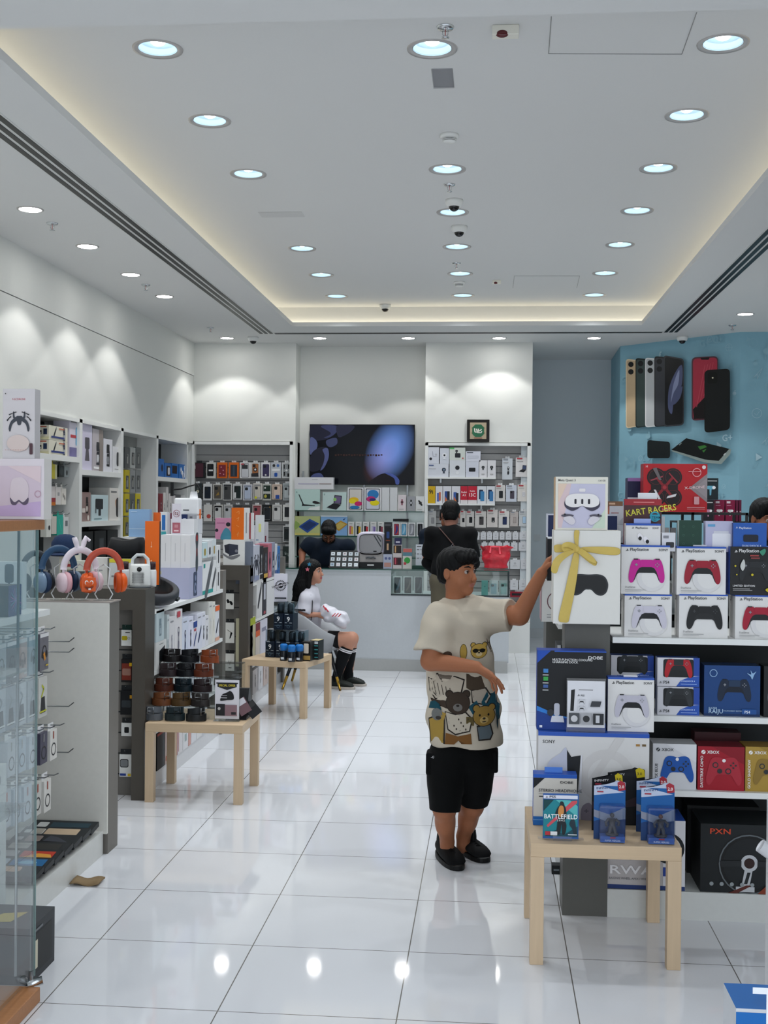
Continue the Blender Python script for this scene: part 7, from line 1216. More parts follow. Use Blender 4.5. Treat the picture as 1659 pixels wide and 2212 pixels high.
# the phone box labels above name what is on them; hanging packs follow
HP = [(1085, 990, 1107, 1036, '#c6ccd2', 'shaver', '#23262b', 'pale pack with a long black speaker beside the camera boxes'), (1114, 988, 1140, 1030, '#d6d4d4', 'lap', '#202226', 'white pack with a folding stand at the right of the panel'),
 (1070, 1048, 1091, 1083, '#cfccc9', 'case', '#1d2024', 'pack with a black power bank, left of the three beside the phones'), (1093, 1048, 1116, 1084, '#c4cad6', 'case', '#4a4250', 'pack with a dark purple power bank beside the phones'), (1118, 1047, 1141, 1083, '#d8d4ce', 'plug', '#c9c9cc', 'white pack with a white charger beside the phones'),
 (925, 1103, 942, 1140, '#b9b9b8', 'phone', '#8f8f90', 'grey pack at the far left, partly behind the shopper'), (994, 1103, 1006, 1138, '#d0cdc9', 'case', '#17191d', 'pack with a black power bank just right of the shopper'), (1007, 1104, 1024, 1137, '#d0cdc9', 'case', '#1c1e23', 'pack with a slim black power bank in the middle row'), (1026, 1104, 1050, 1140, '#d6d2ce', 'case', '#4b4748', 'pack with a grey power bank in the middle row'), (1052, 1101, 1075, 1139, '#d6d0cc', 'plug', '#24262a', 'pack with a black wall charger in the middle row'), (1077, 1104, 1100, 1140, '#d6d3d0', 'case', '#26345c', 'pack with a navy power bank in the middle row'), (1102, 1105, 1119, 1137, '#b8b0ac', 'phone', '#a59c98', 'dull pink pack in the middle row'), (1121, 1104, 1141, 1137, '#c2c6c8', 'phone', '#a8c4dc', 'pack with a light blue case at the end of the middle row')]
for u0, v0, u1, v1, c, ic, icc, l in HP: hang(u0, v0, u1, v1, c, [('ic', ic, .58, .42, .75, (icc,)), ('r', .1, .9, .55, .98, '#b0444c' if u0 not in (925, 1085, 1093, 1102, 1121) else '#8a9098'), ('r', .1, .78, .6, .81, '#9a9a9a')], 'accessory_pack', l, 'packaging', 'accessory packs on the right slat panel')
def small(row, v0, v1, lst, g):
    for k, (a, b_) in enumerate(lst): hang(a, v0, b_, v1, '#cdcfd3', [('r', .3, .3, .7, .34, '#999'), ('c', .5, .6, .12, '#b6b8bd')], 'adapter_pack', 'small white adapter pack, %s from the left in the %s row right of the shopper' % (NUM[k], row), 'packaging', g, th=.016)
small('fourth', 1150, 1166, [(1011, 1022), (1024, 1036), (1038, 1050), (1052, 1063), (1065, 1077), (1079, 1090), (1092, 1105), (1107, 1120), (1122, 1141)], 'white adapter packs in the fourth row')
small('fifth', 1172, 1190, [(1040, 1053), (1055, 1068), (1071, 1085), (1087, 1101), (1104, 1118), (1120, 1140)], 'white adapter packs in the fifth row')
small('sixth', 1209, 1229, [(1060, 1072), (1074, 1086), (1088, 1100), (1102, 1123), (1125, 1139)], 'white adapter packs in the sixth row')
small('seventh', 1253, 1274, [(1102, 1119), (1121, 1139)], 'white adapter packs in the seventh row')
hang(1102, 1278, 1139, 1290, '#8c2433', [('r', .1, .3, .9, .7, '#22252a')], 'adapter_pack', 'dark red and black pack low on the right slat panel', 'packaging', None)
hang(1120, 1322, 1141, 1341, '#cfd1d4', [('r', .2, .2, .8, .8, '#b9bbc0')], 'adapter_pack', 'lone pale pack low on the right slat panel by the boy\'s arm', 'packaging', None)
# --- glass shelves
YG = 13.93; zg1, zg2, zg3 = 1.632, 1.337, 1.092; gT = 'tablet boxes on the upper glass shelf'
def gl(u0, v0, u1, v1, z, c, fr, name, l, cat, g=None, D=.05, Y=YG): return FB(name, l, cat, u0, v0, u1, v1, Y, D, c, z=z, front=fr, group=g)
kb = gl(637, 1057, 691, 1101, zg1, '#b7d2cc', [('p', [(.5, 0), (1, 0), (1, .2), (.6, .12)], '#dfe4e2'), ('p', [(.14, .75), (.18, .75), (.36, .28), (.8, .24), (.8, .2), (.28, .2), (.3, .3)], '#1d2022'), ('s', [(.7, .38), (.8, .45), (1, .36), (1, .32), (.85, .3)], '#2a2426'), ('rr', .05, .82, .1, .9, .02, '#8aa8a4')], 'keyboard_box', 'mint box with a black keyboard folio seen from the side on the upper glass shelf', 'keyboard box')
gl(697, 1063, 748, 1101, zg1, '#bdd2cf', [('ic', 'lap', .5, .45, .75, ('#1b1e24', '#6a5c80')), ('c', .52, .6, .07, '#8ac06a'), ('rr', .05, .82, .1, .92, .02, '#8aa8a4')], 'keyboard_box', 'mint box with an opened tablet keyboard on the upper glass shelf', 'keyboard box')
kw = gl(636, 1031, 720, 1056, top(kb), '#d4d5d8', [('r', .1, .4, .62, .5, '#b4b2c4'), ('r', .45, .8, .6, .84, '#aaa'), ('r', .64, .42, .95, .5, '#9a9090')], 'keyboard_box', 'long white box lying across the mint keyboard box below the television', 'keyboard box', D=.1)
for k, (a, b_, fr, l) in enumerate([(751, 785, [('rr', .08, .05, .92, .95, .05, '#1b1d22'), ('rr', .12, .08, .88, .92, .04, '#cdc9c4'), ('e', .4, .46, .3, .12, '#e0b41a'), ('e', .32, .4, .24, .1, '#e0d01a'), ('e', .68, .3, .24, .1, '#c42468'), ('e', .45, .14, .32, .07, '#2a78b0')], 'tablet box with yellow and magenta ovals on the upper glass shelf'), (787, 823, [('rr', .08, .05, .92, .95, .05, '#1b1d22'), ('rr', .12, .08, .88, .92, .04, '#c9ccd8'), ('e', .52, .7, .34, .2, '#2a78b8'), ('e', .4, .5, .28, .12, '#b82a70'), ('e', .62, .34, .28, .12, '#e0d01a'), ('e', .5, .48, .2, .06, '#2c2c70')], 'tablet box with a large blue oval on the upper glass shelf')]): gl(a, 1053, b_, 1101, zg1, '#d6d7da', fr, 'tablet_box', l, 'tablet box', gT)
for k, (a, b_) in enumerate([(824, 841), (842, 858)]): gl(a, 1053, b_, 1101, zg1, '#cfd1d4', [('r', .05, 0, .1, 1, '#b9bbbe')], 'tablet_box', 'plain white tablet box standing edge-on, %s of two' % ('left', 'right')[k], 'tablet box', gT)
for k, (a, b_, v, c, ic, l) in enumerate([(860, 877, 1069, '#d6cdd0', ('#8c4a5c', '#3a2a30'), 'white box with a wine red smart watch'), (879, 897, 1072, '#9b9da2', ('#15171b', '#b9bbc0'), 'grey box with a black smart watch'), (899, 917, 1072, '#d4d6d6', ('#1b1d20', '#333'), 'white box with a slanted black smart watch')]):
    gl(a, v, b_, 1101, zg1, c, [('ic', 'watch', .5, .55, .75, ic, 35 if k == 2 else 0), ('r', .15, .1, .7, .14, '#aaa')], 'watch_box', l+' at the right of the upper glass shelf', 'watch box', 'smart watch boxes', )
gl(637, 1115, 691, 1155, zg2, '#b4bc80', [('ic', 'tab', .55, .5, .85, ('#2a4f9a', '#20386a')), ('s', [(0, .3), (.2, .5), (.1, .7), (0, .7)], '#8ea85a'), ('r', .0, .0, 1, .12, '#c9c070')], 'tablet_box', 'green box with a blue children\'s tablet on the middle glass shelf', 'tablet box')
gl(693, 1114, 750, 1155, zg2, '#7fa8d4', [('ic', 'tab', .72, .5, .6, ('#b88a2a', '#c8b060')), ('r', 0, .95, 1, 1, '#d8dce0'), ('p', [(.84, .82), (.87, .76), (.95, .9)], '#1d3a70')], 'tablet_box', 'light blue box with a yellow children\'s tablet behind the clerk\'s head', 'tablet box')
for k, (a, c1, c2, l) in enumerate([(752, '#b8606a', '#c9a84a', 'pink and gold'), (768, '#17191c', '#c8a428', 'black and yellow'), (784, '#141619', '#b83a40', 'black and red'), (800, '#b9b4cc', '#7a6aa8', 'lilac'), (816, '#22242a', '#8a4050', 'black and burgundy')]):
    gl(a, 1127, a+13, 1157, zg2, '#d4d4d2', [('rr', .2, .1, .6, .7, .05, c1), ('rr', .5, .1, .85, .65, .05, c2), ('r', .2, .85, .7, .88, '#888')], 'phone_box', 'white phone box with %s phones on the middle glass shelf' % l, 'phone box', 'phone boxes on the middle glass shelf')
for k, (a, c1, c2, l) in enumerate([(849, '#a83a48', '#2a3a80', 'red and blue'), (865, '#5f9fc4', '#9cc4d8', 'light blue'), (882, '#8a8c94', '#b9bbc2', 'silver'), (900, '#1d1f24', '#4a4d54', 'black titanium')]):
    gl(a, 1129, a+15, 1158, zg2, '#d6d8da', [('rr', .15, .08, .85, .92, .08, '#15171c'), ('rr', .2, .11, .8, .89, .06, c1), ('s', [(.3, .15), (.6, .3), (.7, .6), (.5, .85), (.45, .5)], c2)], 'phone_box', 'white phone box with a %s phone, right part of middle glass shelf' % l, 'phone box', 'phone boxes at the right of the glass shelf')
gl(849, 1121, 882, 1128, zg2+.172, '#15171a', [], 'phone_box', 'flat black box lying on the phone boxes of the glass shelf', 'phone box', D=.06)
# --- counter top
yc, zk = 12.28, 1.045
t = thing('phone_grip_display', 'black sloping tray of fifteen white phone grips on the counter', 'display tray', (at(743, 1215, y=yc).x, yc, zk)); w = at(775, 1215, y=yc).x-at(711, 1215, y=yc).x
T_ = Matrix.Rotation(math.radians(-28), 4, 'X')
B().box(-w/2, 0, 0, w/2, .012, .20, M('#14171a', .35), T=T_).obj('board', t)
for j in range(3):
    for i in range(5):
        q = B(); x = -w/2+w*(i+.5)/5; z = .035+.062*j; q.box(-.02, -.006, -.02, .02, .0, .02, M('#c4ccd2', .2), T=T_ @ Matrix.Translation((x, 0, z))); q.art((tuple(T_ @ Vector((x-.018, -.006, z-.018))), tuple((T_.to_3x3() @ Vector((.036, 0, 0)))), tuple((T_.to_3x3() @ Vector((0, 0, .036))))), [('rr', .1, .1, .9, .9, .15, random.choice(['#d2d8dc', '#b4c0c8', '#8aa0b4', '#cdbec0'])), ('rr', .35, .35, .65, .7, .1, random.choice(['#5a5f66', '#33383f', '#9ab']))]); q.obj('phone_grip', t)
pc = thing('pet_carrier', 'white and grey pet carrier backpack with a clear window on the counter', 'pet carrier', (at(800, 1220, y=12.32).x, 12.42, zk))
b = B(); n = 44
def slab(b, w, y0, y1, z0, z1, pw, mat, inset=0):
    cz = (z0+z1)/2; hz = (z1-z0)/2; rows = [(y0, .93), (y0+.02, 1), (y1-.02, 1), (y1, .93)]; vs = []
    for y, s_ in rows:
        for k in range(n):
            a = 2*math.pi*k/n; c, s__ = math.cos(a), math.sin(a); vs.append((w/2*s_*math.copysign(abs(c)**pw, c), y, cz+hz*s_*math.copysign(abs(s__)**pw, s__)))
    fs = [(i*n+k, i*n+(k+1) % n, (i+1)*n+(k+1) % n, (i+1)*n+k) for i in range(3) for k in range(n)]+[tuple(reversed(range(n))), tuple(3*n+k for k in range(n))]
    b.add(vs, fs, mat, False)
slab(b, .30, -.06, .12, .12, .375, .45, M('#c6c2d2', .3)); b.box(-.135, -.06, 0.03, .135, .12, .17, M('#a9a5a3', .35)); b.obj('shell', pc, bevel=.008)
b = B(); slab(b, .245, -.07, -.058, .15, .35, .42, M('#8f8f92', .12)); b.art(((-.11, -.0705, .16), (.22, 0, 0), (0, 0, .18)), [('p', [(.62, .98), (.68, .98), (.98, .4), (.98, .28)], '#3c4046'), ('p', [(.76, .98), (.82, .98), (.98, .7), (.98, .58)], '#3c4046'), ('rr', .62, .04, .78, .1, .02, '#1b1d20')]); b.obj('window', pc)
b = B(); b.box(-.135, -.075, 0, .135, .1, .06, M('#16191b', .3)); b.box(-.035, -.077, .022, .035, -.074, .036, P('#d8dadb')); b.obj('base', pc, bevel=.012)
b = B().tube([(-.05, -.068, .105), (-.03, -.075, .112), (0, -.068, .105), (.03, -.075, .112), (.05, -.068, .1)], .009, M('#55595e', .3), 8); b.obj('latch', pc)
gk = 'small cosmetic boxes on the counter'
def ct(u0, v0, u1, v1, z, c, fr, l, D=.06, name='cosmetic_box', Y=12.32, **k): return FB(name, l, 'box', u0, v0, u1, v1, Y, D, c, z=z, front=fr, **k)
a1 = ct(828, 1197, 847, 1226, zk, '#a9b0c4', [('c', .3, .7, .15, '#55608c'), ('c', .7, .7, .15, '#55608c'), ('r', .1, .1, .9, .4, '#b88a80')], 'blue and pink patterned little box right of the pet carrier')
a2 = ct(830, 1140, 846, 1197, top(a1), '#15151a', [('rr', .35, .15, .6, .4, .05, '#b8987a'), ('rr', .3, .6, .7, .85, .1, '#2a4478'), ('r', .2, .5, .8, .53, '#7a3a2a')], 'tall black box with a flask picture stacked right of the pet carrier')
ct(830, 1128, 846, 1139, top(a2), '#202226', [('r', .1, .3, .9, .7, '#4a4c50')], 'small black tin on the tall black box')
b1 = ct(849, 1203, 868, 1226, zk, '#c4bcbc', [('r', .05, .3, .95, .95, '#4a1d24'), ('rr', .2, .35, .35, .9, .05, '#b8485a'), ('rr', .6, .35, .75, .9, .05, '#22242a')], 'pale lipstick tray with dark red tubes on the counter')
b2 = ct(849, 1177, 868, 1202, top(b1), '#c4bcbc', [('r', .05, .3, .95, .95, '#2e2420'), ('rr', .2, .35, .35, .9, .05, '#c49a6a'), ('rr', .6, .35, .75, .9, .05, '#22242a')], 'pale lipstick tray with brown tubes on the first tray')
ct(852, 1162, 867, 1176, top(b2), '#26284a', [('r', .2, .3, .8, .5, '#c9c9d8')], 'small indigo box on the brown lipstick tray')
c1 = ct(870, 1201, 889, 1226, zk, '#c9c6c0', [('e', .5, .65, .35, .25, '#3c9a48'), ('r', .1, .3, .4, .5, '#b8424c')], 'white tray with a green product on the counter')
ct(871, 1185, 890, 1200, top(c1), '#5a8290', [('r', 0, .5, 1, 1, '#c06860')], 'teal and coral box on the white tray')
t = thing('price_sign', 'white vertical sign with small black icons on the counter beside the shoppers', 'sign', (at(905, 1215, y=12.32).x, 12.36, zk)); h = at(905, 1176, y=12.36).z-zk
b = B().box(-.036, 0, .03, .036, .004, h, P('#ccd2da')); b.art(((-.036, 0, .03), (.072, 0, 0), (0, 0, h-.03)), [('r', .15, .88, .8, .92, '#444')]+[('c', .75, .75-.2*i, .06, '#22252a') for i in range(3)]+[('r', .15, .74-.2*i, .5, .77-.2*i, '#666') for i in range(3)]); b.obj('sheet', t); B().box(-.03, -.01, 0, .03, .04, .03, CLR).obj('acrylic_holder', t)
carton('display_case', 'low dark green case on the glass counter beside the sign', 'box', (.18, .2, .035), '#143a30', loc=(at(905, 1222, y=12.22).x+.02, 12.21, zk))
# vitrine stock
for k, (a, b_) in enumerate([(849, 868), (871, 891), (894, 914)]):
    FB('phone_box', 'white phone box with a dark titanium phone in the counter showcase, %s from the left' % NUM[k], 'phone box', a, 1245, b_, 1280, 12.3, .04, '#d6d8da', z=.782, front=[('rr', .14, .06, .86, .94, .08, '#15171c'), ('rr', .19, .09, .81, .91, .06, ['#26333c', '#3a3632', '#33383c'][k]), ('s', [(.3, .2), (.6, .3), (.8, .6), (.75, .85), (.55, .5)], ['#5a7080', '#6a645a', '#60666a'][k])], group='phones in the counter showcase')
for k, (a, b_, c, c2) in enumerate([(1040, 1054, '#7fb8b4', '#a8d0cc'), (1057, 1076, '#c4c9cc', '#88a8b4'), (1078, 1098, '#c4c9cc', '#94b8b8')]):
    FB('phone_case_pack', ['plain mint green case', 'pack with a blue-grey phone case', 'pack with a pale teal phone case'][k]+' in the right end of the counter showcase', 'phone case pack', a, 1254, b_, 1283, 12.3, .03, c, z=.782, front=[('ic', 'case', .5, .45, 1.2, (c2, c2, '#4b5a60'))] if k else [('c', .5, .6, .12, '#5a9a96')], group='mint cases in the counter showcase')
# crumpled red bag
rbm = M('#d02a3a', .25, 0, 'plain', .6, 30, .25); b = B(); rg = random.Random(5); n = 22; hs = 9; vs = []; W2, D2, H2 = .135, .07, .26
for j in range(hs+1):
    tt = j/hs; f = (1-.1*math.sin(tt*9))*(1 if tt < .7 else 1+.9*(tt-.7)) 
    for k in range(n):
        a = 2*math.pi*k/n; c, s_ = math.cos(a), math.sin(a); j_ = 1+rg.uniform(-.09, .09)*(1 if tt < .6 else 2.2)
        vs.append((W2*f*j_*math.copysign(abs(c)**.6, c), D2*f*j_*math.copysign(abs(s_)**.6, s_), H2*.88*tt+(rg.uniform(-.02, .03) if j == hs else rg.uniform(-.004, .004) if j else 0)))
b.add(vs, [(j*n+k, j*n+(k+1) % n, (j+1)*n+(k+1) % n, (j+1)*n+k) for j in range(hs) for k in range(n)]+[tuple(reversed(range(n)))], rbm, False)
bag = thing('plastic_bag', 'crumpled bright red plastic bag standing on the glass counter', 'bag', (at(1071, 1228, y=12.5).x, 12.5, zk)); o = b.obj('bag_body', bag); md = o.modifiers.new('s', 'SOLIDIFY'); md.thickness = .002; md = o.modifiers.new('u', 'SUBSURF'); md.levels = md.render_levels = 1
B().tube([(-.06, -.075, .17), (-.05, -.085, .23), (.03, -.085, .23), (.04, -.075, .16)], .006, M('#e85060', .3), 8, flat=2).obj('handle', bag)
# ================================================================ PEOPLE (smooth-blended bodies, one surface each)
class Sdf:
    def __init__(s, lo, hi, h):
        s.lo = np.array(lo, np.float32); s.h = h; s.n = [int(math.ceil((b-a)/h))+1 for a, b in zip(lo, hi)]
        s.d = np.full(s.n, .5, np.float32)
    def _blk(s, lo, hi, pad):
        a = [max(0, int((l-pad-o)/s.h)) for l, o in zip(lo, s.lo)]; b = [min(n, int((q+pad-o)/s.h)+2) for q, o, n in zip(hi, s.lo, s.n)]
        if any(x >= y for x, y in zip(a, b)): return None
        g = [s.lo[i]+s.h*np.arange(a[i], b[i], dtype=np.float32) for i in range(3)]
        return tuple(slice(x, y) for x, y in zip(a, b)), g[0][:, None, None], g[1][None, :, None], g[2][None, None, :]
    def _mix(s, sl, d, k, sub=False):
        o = s.d[sl]
        if sub:
            d = -d; h = np.clip(.5-.5*(o-d)/k, 0, 1); s.d[sl] = o*(1-h)+d*h+k*h*(1-h)
        else:
            h = np.clip(.5+.5*(o-d)/k, 0, 1); s.d[sl] = o*(1-h)+d*h-k*h*(1-h)
    def cap(s, a, b, ra, rb, k=.015, sub=False, flat=False, asp=None):
        a, b = np.array(a, np.float32), np.array(b, np.float32); R = max(ra, rb)
        q = s._blk(np.minimum(a, b)-R, np.maximum(a, b)+R, k+.02)
        if q is None: return s
        sl, X, Y, Z = q; ba = b-a; L2 = float(ba@ba)+1e-9
        hh = ((X-a[0])*ba[0]+(Y-a[1])*ba[1]+(Z-a[2])*ba[2])/L2; t = np.clip(hh, 0, 1)
        d = np.sqrt((X-a[0]-t*ba[0])**2+(Y-a[1]-t*ba[1])**2+(Z-a[2]-t*ba[2])**2)-(ra+(rb-ra)*t)
        if flat: d = np.maximum(d, (hh-1)*math.sqrt(L2))
        s._mix(sl, d, k, sub); return s
    def ell(s, c, r, R=None, k=.015, sub=False):
        c = np.array(c, np.float32); m_ = max(r); q = s._blk(c-m_, c+m_, k+.02)
        if q is None: return s
        sl, X, Y, Z = q; X, Y, Z = X-c[0], Y-c[1], Z-c[2]
        if R is not None:
            R = np.array(R, np.float32); X, Y, Z = (X*R[0][i]+Y*R[1][i]+Z*R[2][i] for i in range(3))
        k0 = np.sqrt((X/r[0])**2+(Y/r[1])**2+(Z/r[2])**2); k1 = np.sqrt((X/r[0]**2)**2+(Y/r[1]**2)**2+(Z/r[2]**2)**2)+1e-6
        s._mix(sl, k0*(k0-1)/k1, k, sub); return s
    def stack(s, rows, rot, k=.03):
        """rows: (z, cx, cy, a, b) elliptical slices turned by rot"""
        rows = sorted(rows); z = np.array([r[0] for r in rows]); cols = [np.array([r[i] for r in rows]) for i in (1, 2, 3, 4)]
        m_ = max(cols[2].max(), cols[3].max()); q = s._blk((cols[0].min()-m_, cols[1].min()-m_, z[0]), (cols[0].max()+m_, cols[1].max()+m_, z[-1]), k+.02)
        sl, X, Y, Z = q; cx, cy, a, b = (np.interp(Z, z, c).astype(np.float32) for c in cols)
        c_, s_ = math.cos(rot), math.sin(rot); x = (X-cx)*c_+(Y-cy)*s_; y = -(X-cx)*s_+(Y-cy)*c_
        k0 = np.sqrt((x/a)**2+(y/b)**2); d = (k0-1)*np.minimum(a, b); d = np.maximum(d, np.maximum(z[0]-Z, Z-z[-1]))
        s._mix(sl, d, k); return s
    def wrinkle(s, amp, f=1., seed=0):
        g = [s.lo[i]+s.h*np.arange(s.n[i], dtype=np.float32) for i in range(3)]; X, Y, Z = g[0][:, None, None], g[1][None, :, None], g[2][None, None, :]
        s.d += amp*(np.sin((X*31+Z*23)*f+3*np.sin(Y*9+Z*5*f+seed))+.7*np.sin((Z*47-X*17)*f+2*np.sin(X*13+seed))).astype(np.float32); return s
    def mesh(s, mat, smooth=3, base=(0, 0, 0)):
        d = s.d; n = s.n; ins = d < 0; c = np.zeros([x-1 for x in n], np.uint8); off = [(i, j, k) for i in (0, 1) for j in (0, 1) for k in (0, 1)]
        for i, j, k in off: c += ins[i:n[0]-1+i, j:n[1]-1+j, k:n[2]-1+k]
        ix = np.nonzero((c > 0) & (c < 8)); N = len(ix[0]); idm = np.full(c.shape, -1, np.int32); idm[ix] = np.arange(N)
        val = {o: d[ix[0]+o[0], ix[1]+o[1], ix[2]+o[2]] for o in off}; acc = np.zeros((N, 3), np.float32); cnt = np.zeros(N, np.float32)
        for o in off:
            for ax in range(3):
                if o[ax]: continue
                p = list(o); p[ax] = 1; a, b = val[o], val[tuple(p)]; cr = (a < 0) != (b < 0); t = np.where(cr, a/(a-b+1e-12), 0)
                for q in range(3): acc[:, q] += np.where(cr, (t if q == ax else o[q]), 0)
                cnt += cr
        V = np.stack(ix, 1)+acc/cnt[:, None]; F = []
        for ax in range(3):
            u, v = [(1, 2), (2, 0), (0, 1)][ax]; A = ins; sh = [slice(0, None)]*3; sa = list(sh); sb = list(sh); sa[ax] = slice(0, -1); sb[ax] = slice(1, None)
            cr = np.nonzero(A[tuple(sa)] != A[tuple(sb)]); pos = A[tuple(sa)][cr]; cc = [q.copy() for q in cr]
            ok = (cc[u] > 0) & (cc[v] > 0) & (cc[u] < n[u]-1) & (cc[v] < n[v]-1); cc = [q[ok] for q in cc]; pos = pos[ok]; q4 = []
            for du, dv in ((-1, -1), (0, -1), (0, 0), (-1, 0)):
                w = list(cc); w[u] = cc[u]+du; w[v] = cc[v]+dv; q4.append(idm[w[0], w[1], w[2]])
            q4 = np.stack(q4, 1); q4[~pos] = q4[~pos][:, ::-1]; F.append(q4)
        F = np.concatenate(F); V = V*s.h+s.lo
        E = np.concatenate([F[:, [0, 1]], F[:, [1, 2]], F[:, [2, 3]], F[:, [3, 0]]])
        for _ in range(smooth):
            S_ = np.zeros_like(V); C_ = np.zeros(N)
            for q in range(3): S_[:, q] = np.bincount(E[:, 0], V[E[:, 1], q], N)
            C_ = np.bincount(E[:, 0], minlength=N)[:, None]; V = np.where(C_ > 0, V*.5+.5*S_/np.maximum(C_, 1), V)
        V = V-np.array(base)
        b = B(); b.v = [tuple(q) for q in V.astype(float)]; b.f = [tuple(q) for q in F.tolist()]; b.m = [b.mi(mat)]*len(b.f); b.sm = [True]*len(b.f); b.V = V; b.F = F; return b
def frame(yaw, pitch=0, roll=0):
    """columns side(left of person), forward, up"""
    a = math.radians(yaw); f = Vector((math.sin(a), -math.cos(a), 0)); s_ = Vector((math.cos(a), math.sin(a), 0)); u = Vector((0, 0, 1))
    R = Matrix.Rotation(math.radians(-pitch), 3, s_); f, u = R @ f, R @ u
    R = Matrix.Rotation(math.radians(roll), 3, f); return R @ s_, f, R @ u
def head(sd, c, fr, s=1.0, fat=1.0, neck=None, nr=.048):
    sx, f, u = fr; R = [[q[i] for q in (sx, f, u)] for i in range(3)]
    P_ = lambda a, b_, c_: c+(sx*a+f*b_+u*c_)*s
    sd.ell(P_(0, -.012, .035), (.074*s, .094*s, .083*s), R); sd.ell(P_(0, .022, -.035), (.058*s*fat, .068*s, .076*s), R, .03); sd.cap(P_(0, .062, -.092), P_(0, .066, -.09), .022*s, .02*s, .03)
    for q in (-1, 1):
        sd.ell(P_(q*.034, .05, -.036), (.03*s*fat, .03*s, .034*s), R, .02); sd.cap(P_(q*.012, .082, .026), P_(q*.044, .068, .028), .009*s, .008*s, .012)
        sd.ell(P_(q*.031, .094, .006), (.0185*s, .012*s, .0088*s), R, .005, True)
        sd.ell(P_(q*.077, -.012, -.004), (.010*s, .019*s, .031*s), R, .006); sd.ell(P_(q*.086, -.004, -.0), (.007*s, .010*s, .017*s), R, .004, True)
        sd.ell(P_(q*.010, .101, -.033), (.008*s, .008*s, .007*s), R, .005)
    sd.cap(P_(0, .083, .012), P_(0, .105, -.029), .008*s, .011*s, .010)
    sd.ell(P_(0, .088, -.057), (.023*s, .010*s, .0055*s), R, .004); sd.ell(P_(0, .086, -.067), (.020*s, .010*s, .006*s), R, .004); sd.ell(P_(0, .098, -.0618), (.02*s, .006*s, .0018*s), R, .003, True)
    if neck is not None: sd.cap(P_(0, -.02, -.05), neck, nr*s, nr*1.12*s, .03)
def face_bits(b, c, fr, s, base, iris='#2a1a12', brow='#15110e', lip=None, skin=None):
    sx, f, u = fr; c = c-Vector(base); P_ = lambda a, b_, c_: c+(sx*a+f*b_+u*c_)*s
    for q in (-1, 1):
        e = P_(q*.031, .0765, .006); b.ball(tuple(e), .0115*s, M('#a99d96', .25), 14); p = e+(f*.0058-u*.0004)*s; b.ball(tuple(p), .0078*s, M(iris, .15), 12)
        b.tube([P_(q*.044, .086, .0105), P_(q*.032, .0915, .0135), P_(q*.019, .088, .010)], .0016*s, M('#1a1210', .5), 6)
        b.tube([P_(q*.012, .0905, .0265), P_(q*.026, .089, .0335), P_(q*.046, .073, .030)], [.0028*s, .0042*s, .002*s], M(brow, .7), 8)
    if lip:
        k = b.mi(M(lip, .4, 0, 'skin')); R = np.array([[q[i] for q in (sx, f, u)] for i in range(3)]); C = b.V[b.F].mean(1)-np.array(P_(0, .09, -.062)); L = C@R
        for i in np.nonzero((L[:, 0]/(.022*s))**2+(L[:, 2]/(.0105*s))**2+(L[:, 1]/(.03*s))**2 < 1)[0]: b.m[i] = k
def _hand(sd, w, d, pn, th, s, curl, spread, tc):
    L = [(.026, .044, .028, .020, .0085), (.009, .049, .031, .021, .0088), (-.009, .045, .029, .020, .0083), (-.025, .036, .023, .017, .0074)]
    for off, *_ in L: sd.cap(w+d*.008*s+th*off*.55*s, w+d*.082*s*(1-abs(off)*2)+th*off*s, .015*s, .0125*s, .010)
    for i, (off, a, b_, c_, r) in enumerate(L):
        p = w+d*.084*s*(1-abs(off)*2)+th*off*s; dr = (d+th*(off*spread*30/3)).normalized(); cu = curl[i]
        for ln, q in ((a, cu*.8), (b_, cu), (c_, cu*.8)):
            dr = (Matrix.Rotation(q, 3, dr.cross(pn)) @ dr).normalized(); e = p+dr*ln*s; sd.cap(p, e, r*s, r*.9*s, .0035); p = e; r *= .92
    p = w+d*.02*s+th*.018*s; dr = (d*.75+th*.62+pn*.25).normalized()
    for ln, r in ((.042, .0125), (.032, .0098), (.026, .0085)):
        e = p+dr*ln*s; sd.cap(p, e, r*s, r*.9*s, .006); p = e; dr = (dr+d*tc*.6+pn*tc*.4).normalized()
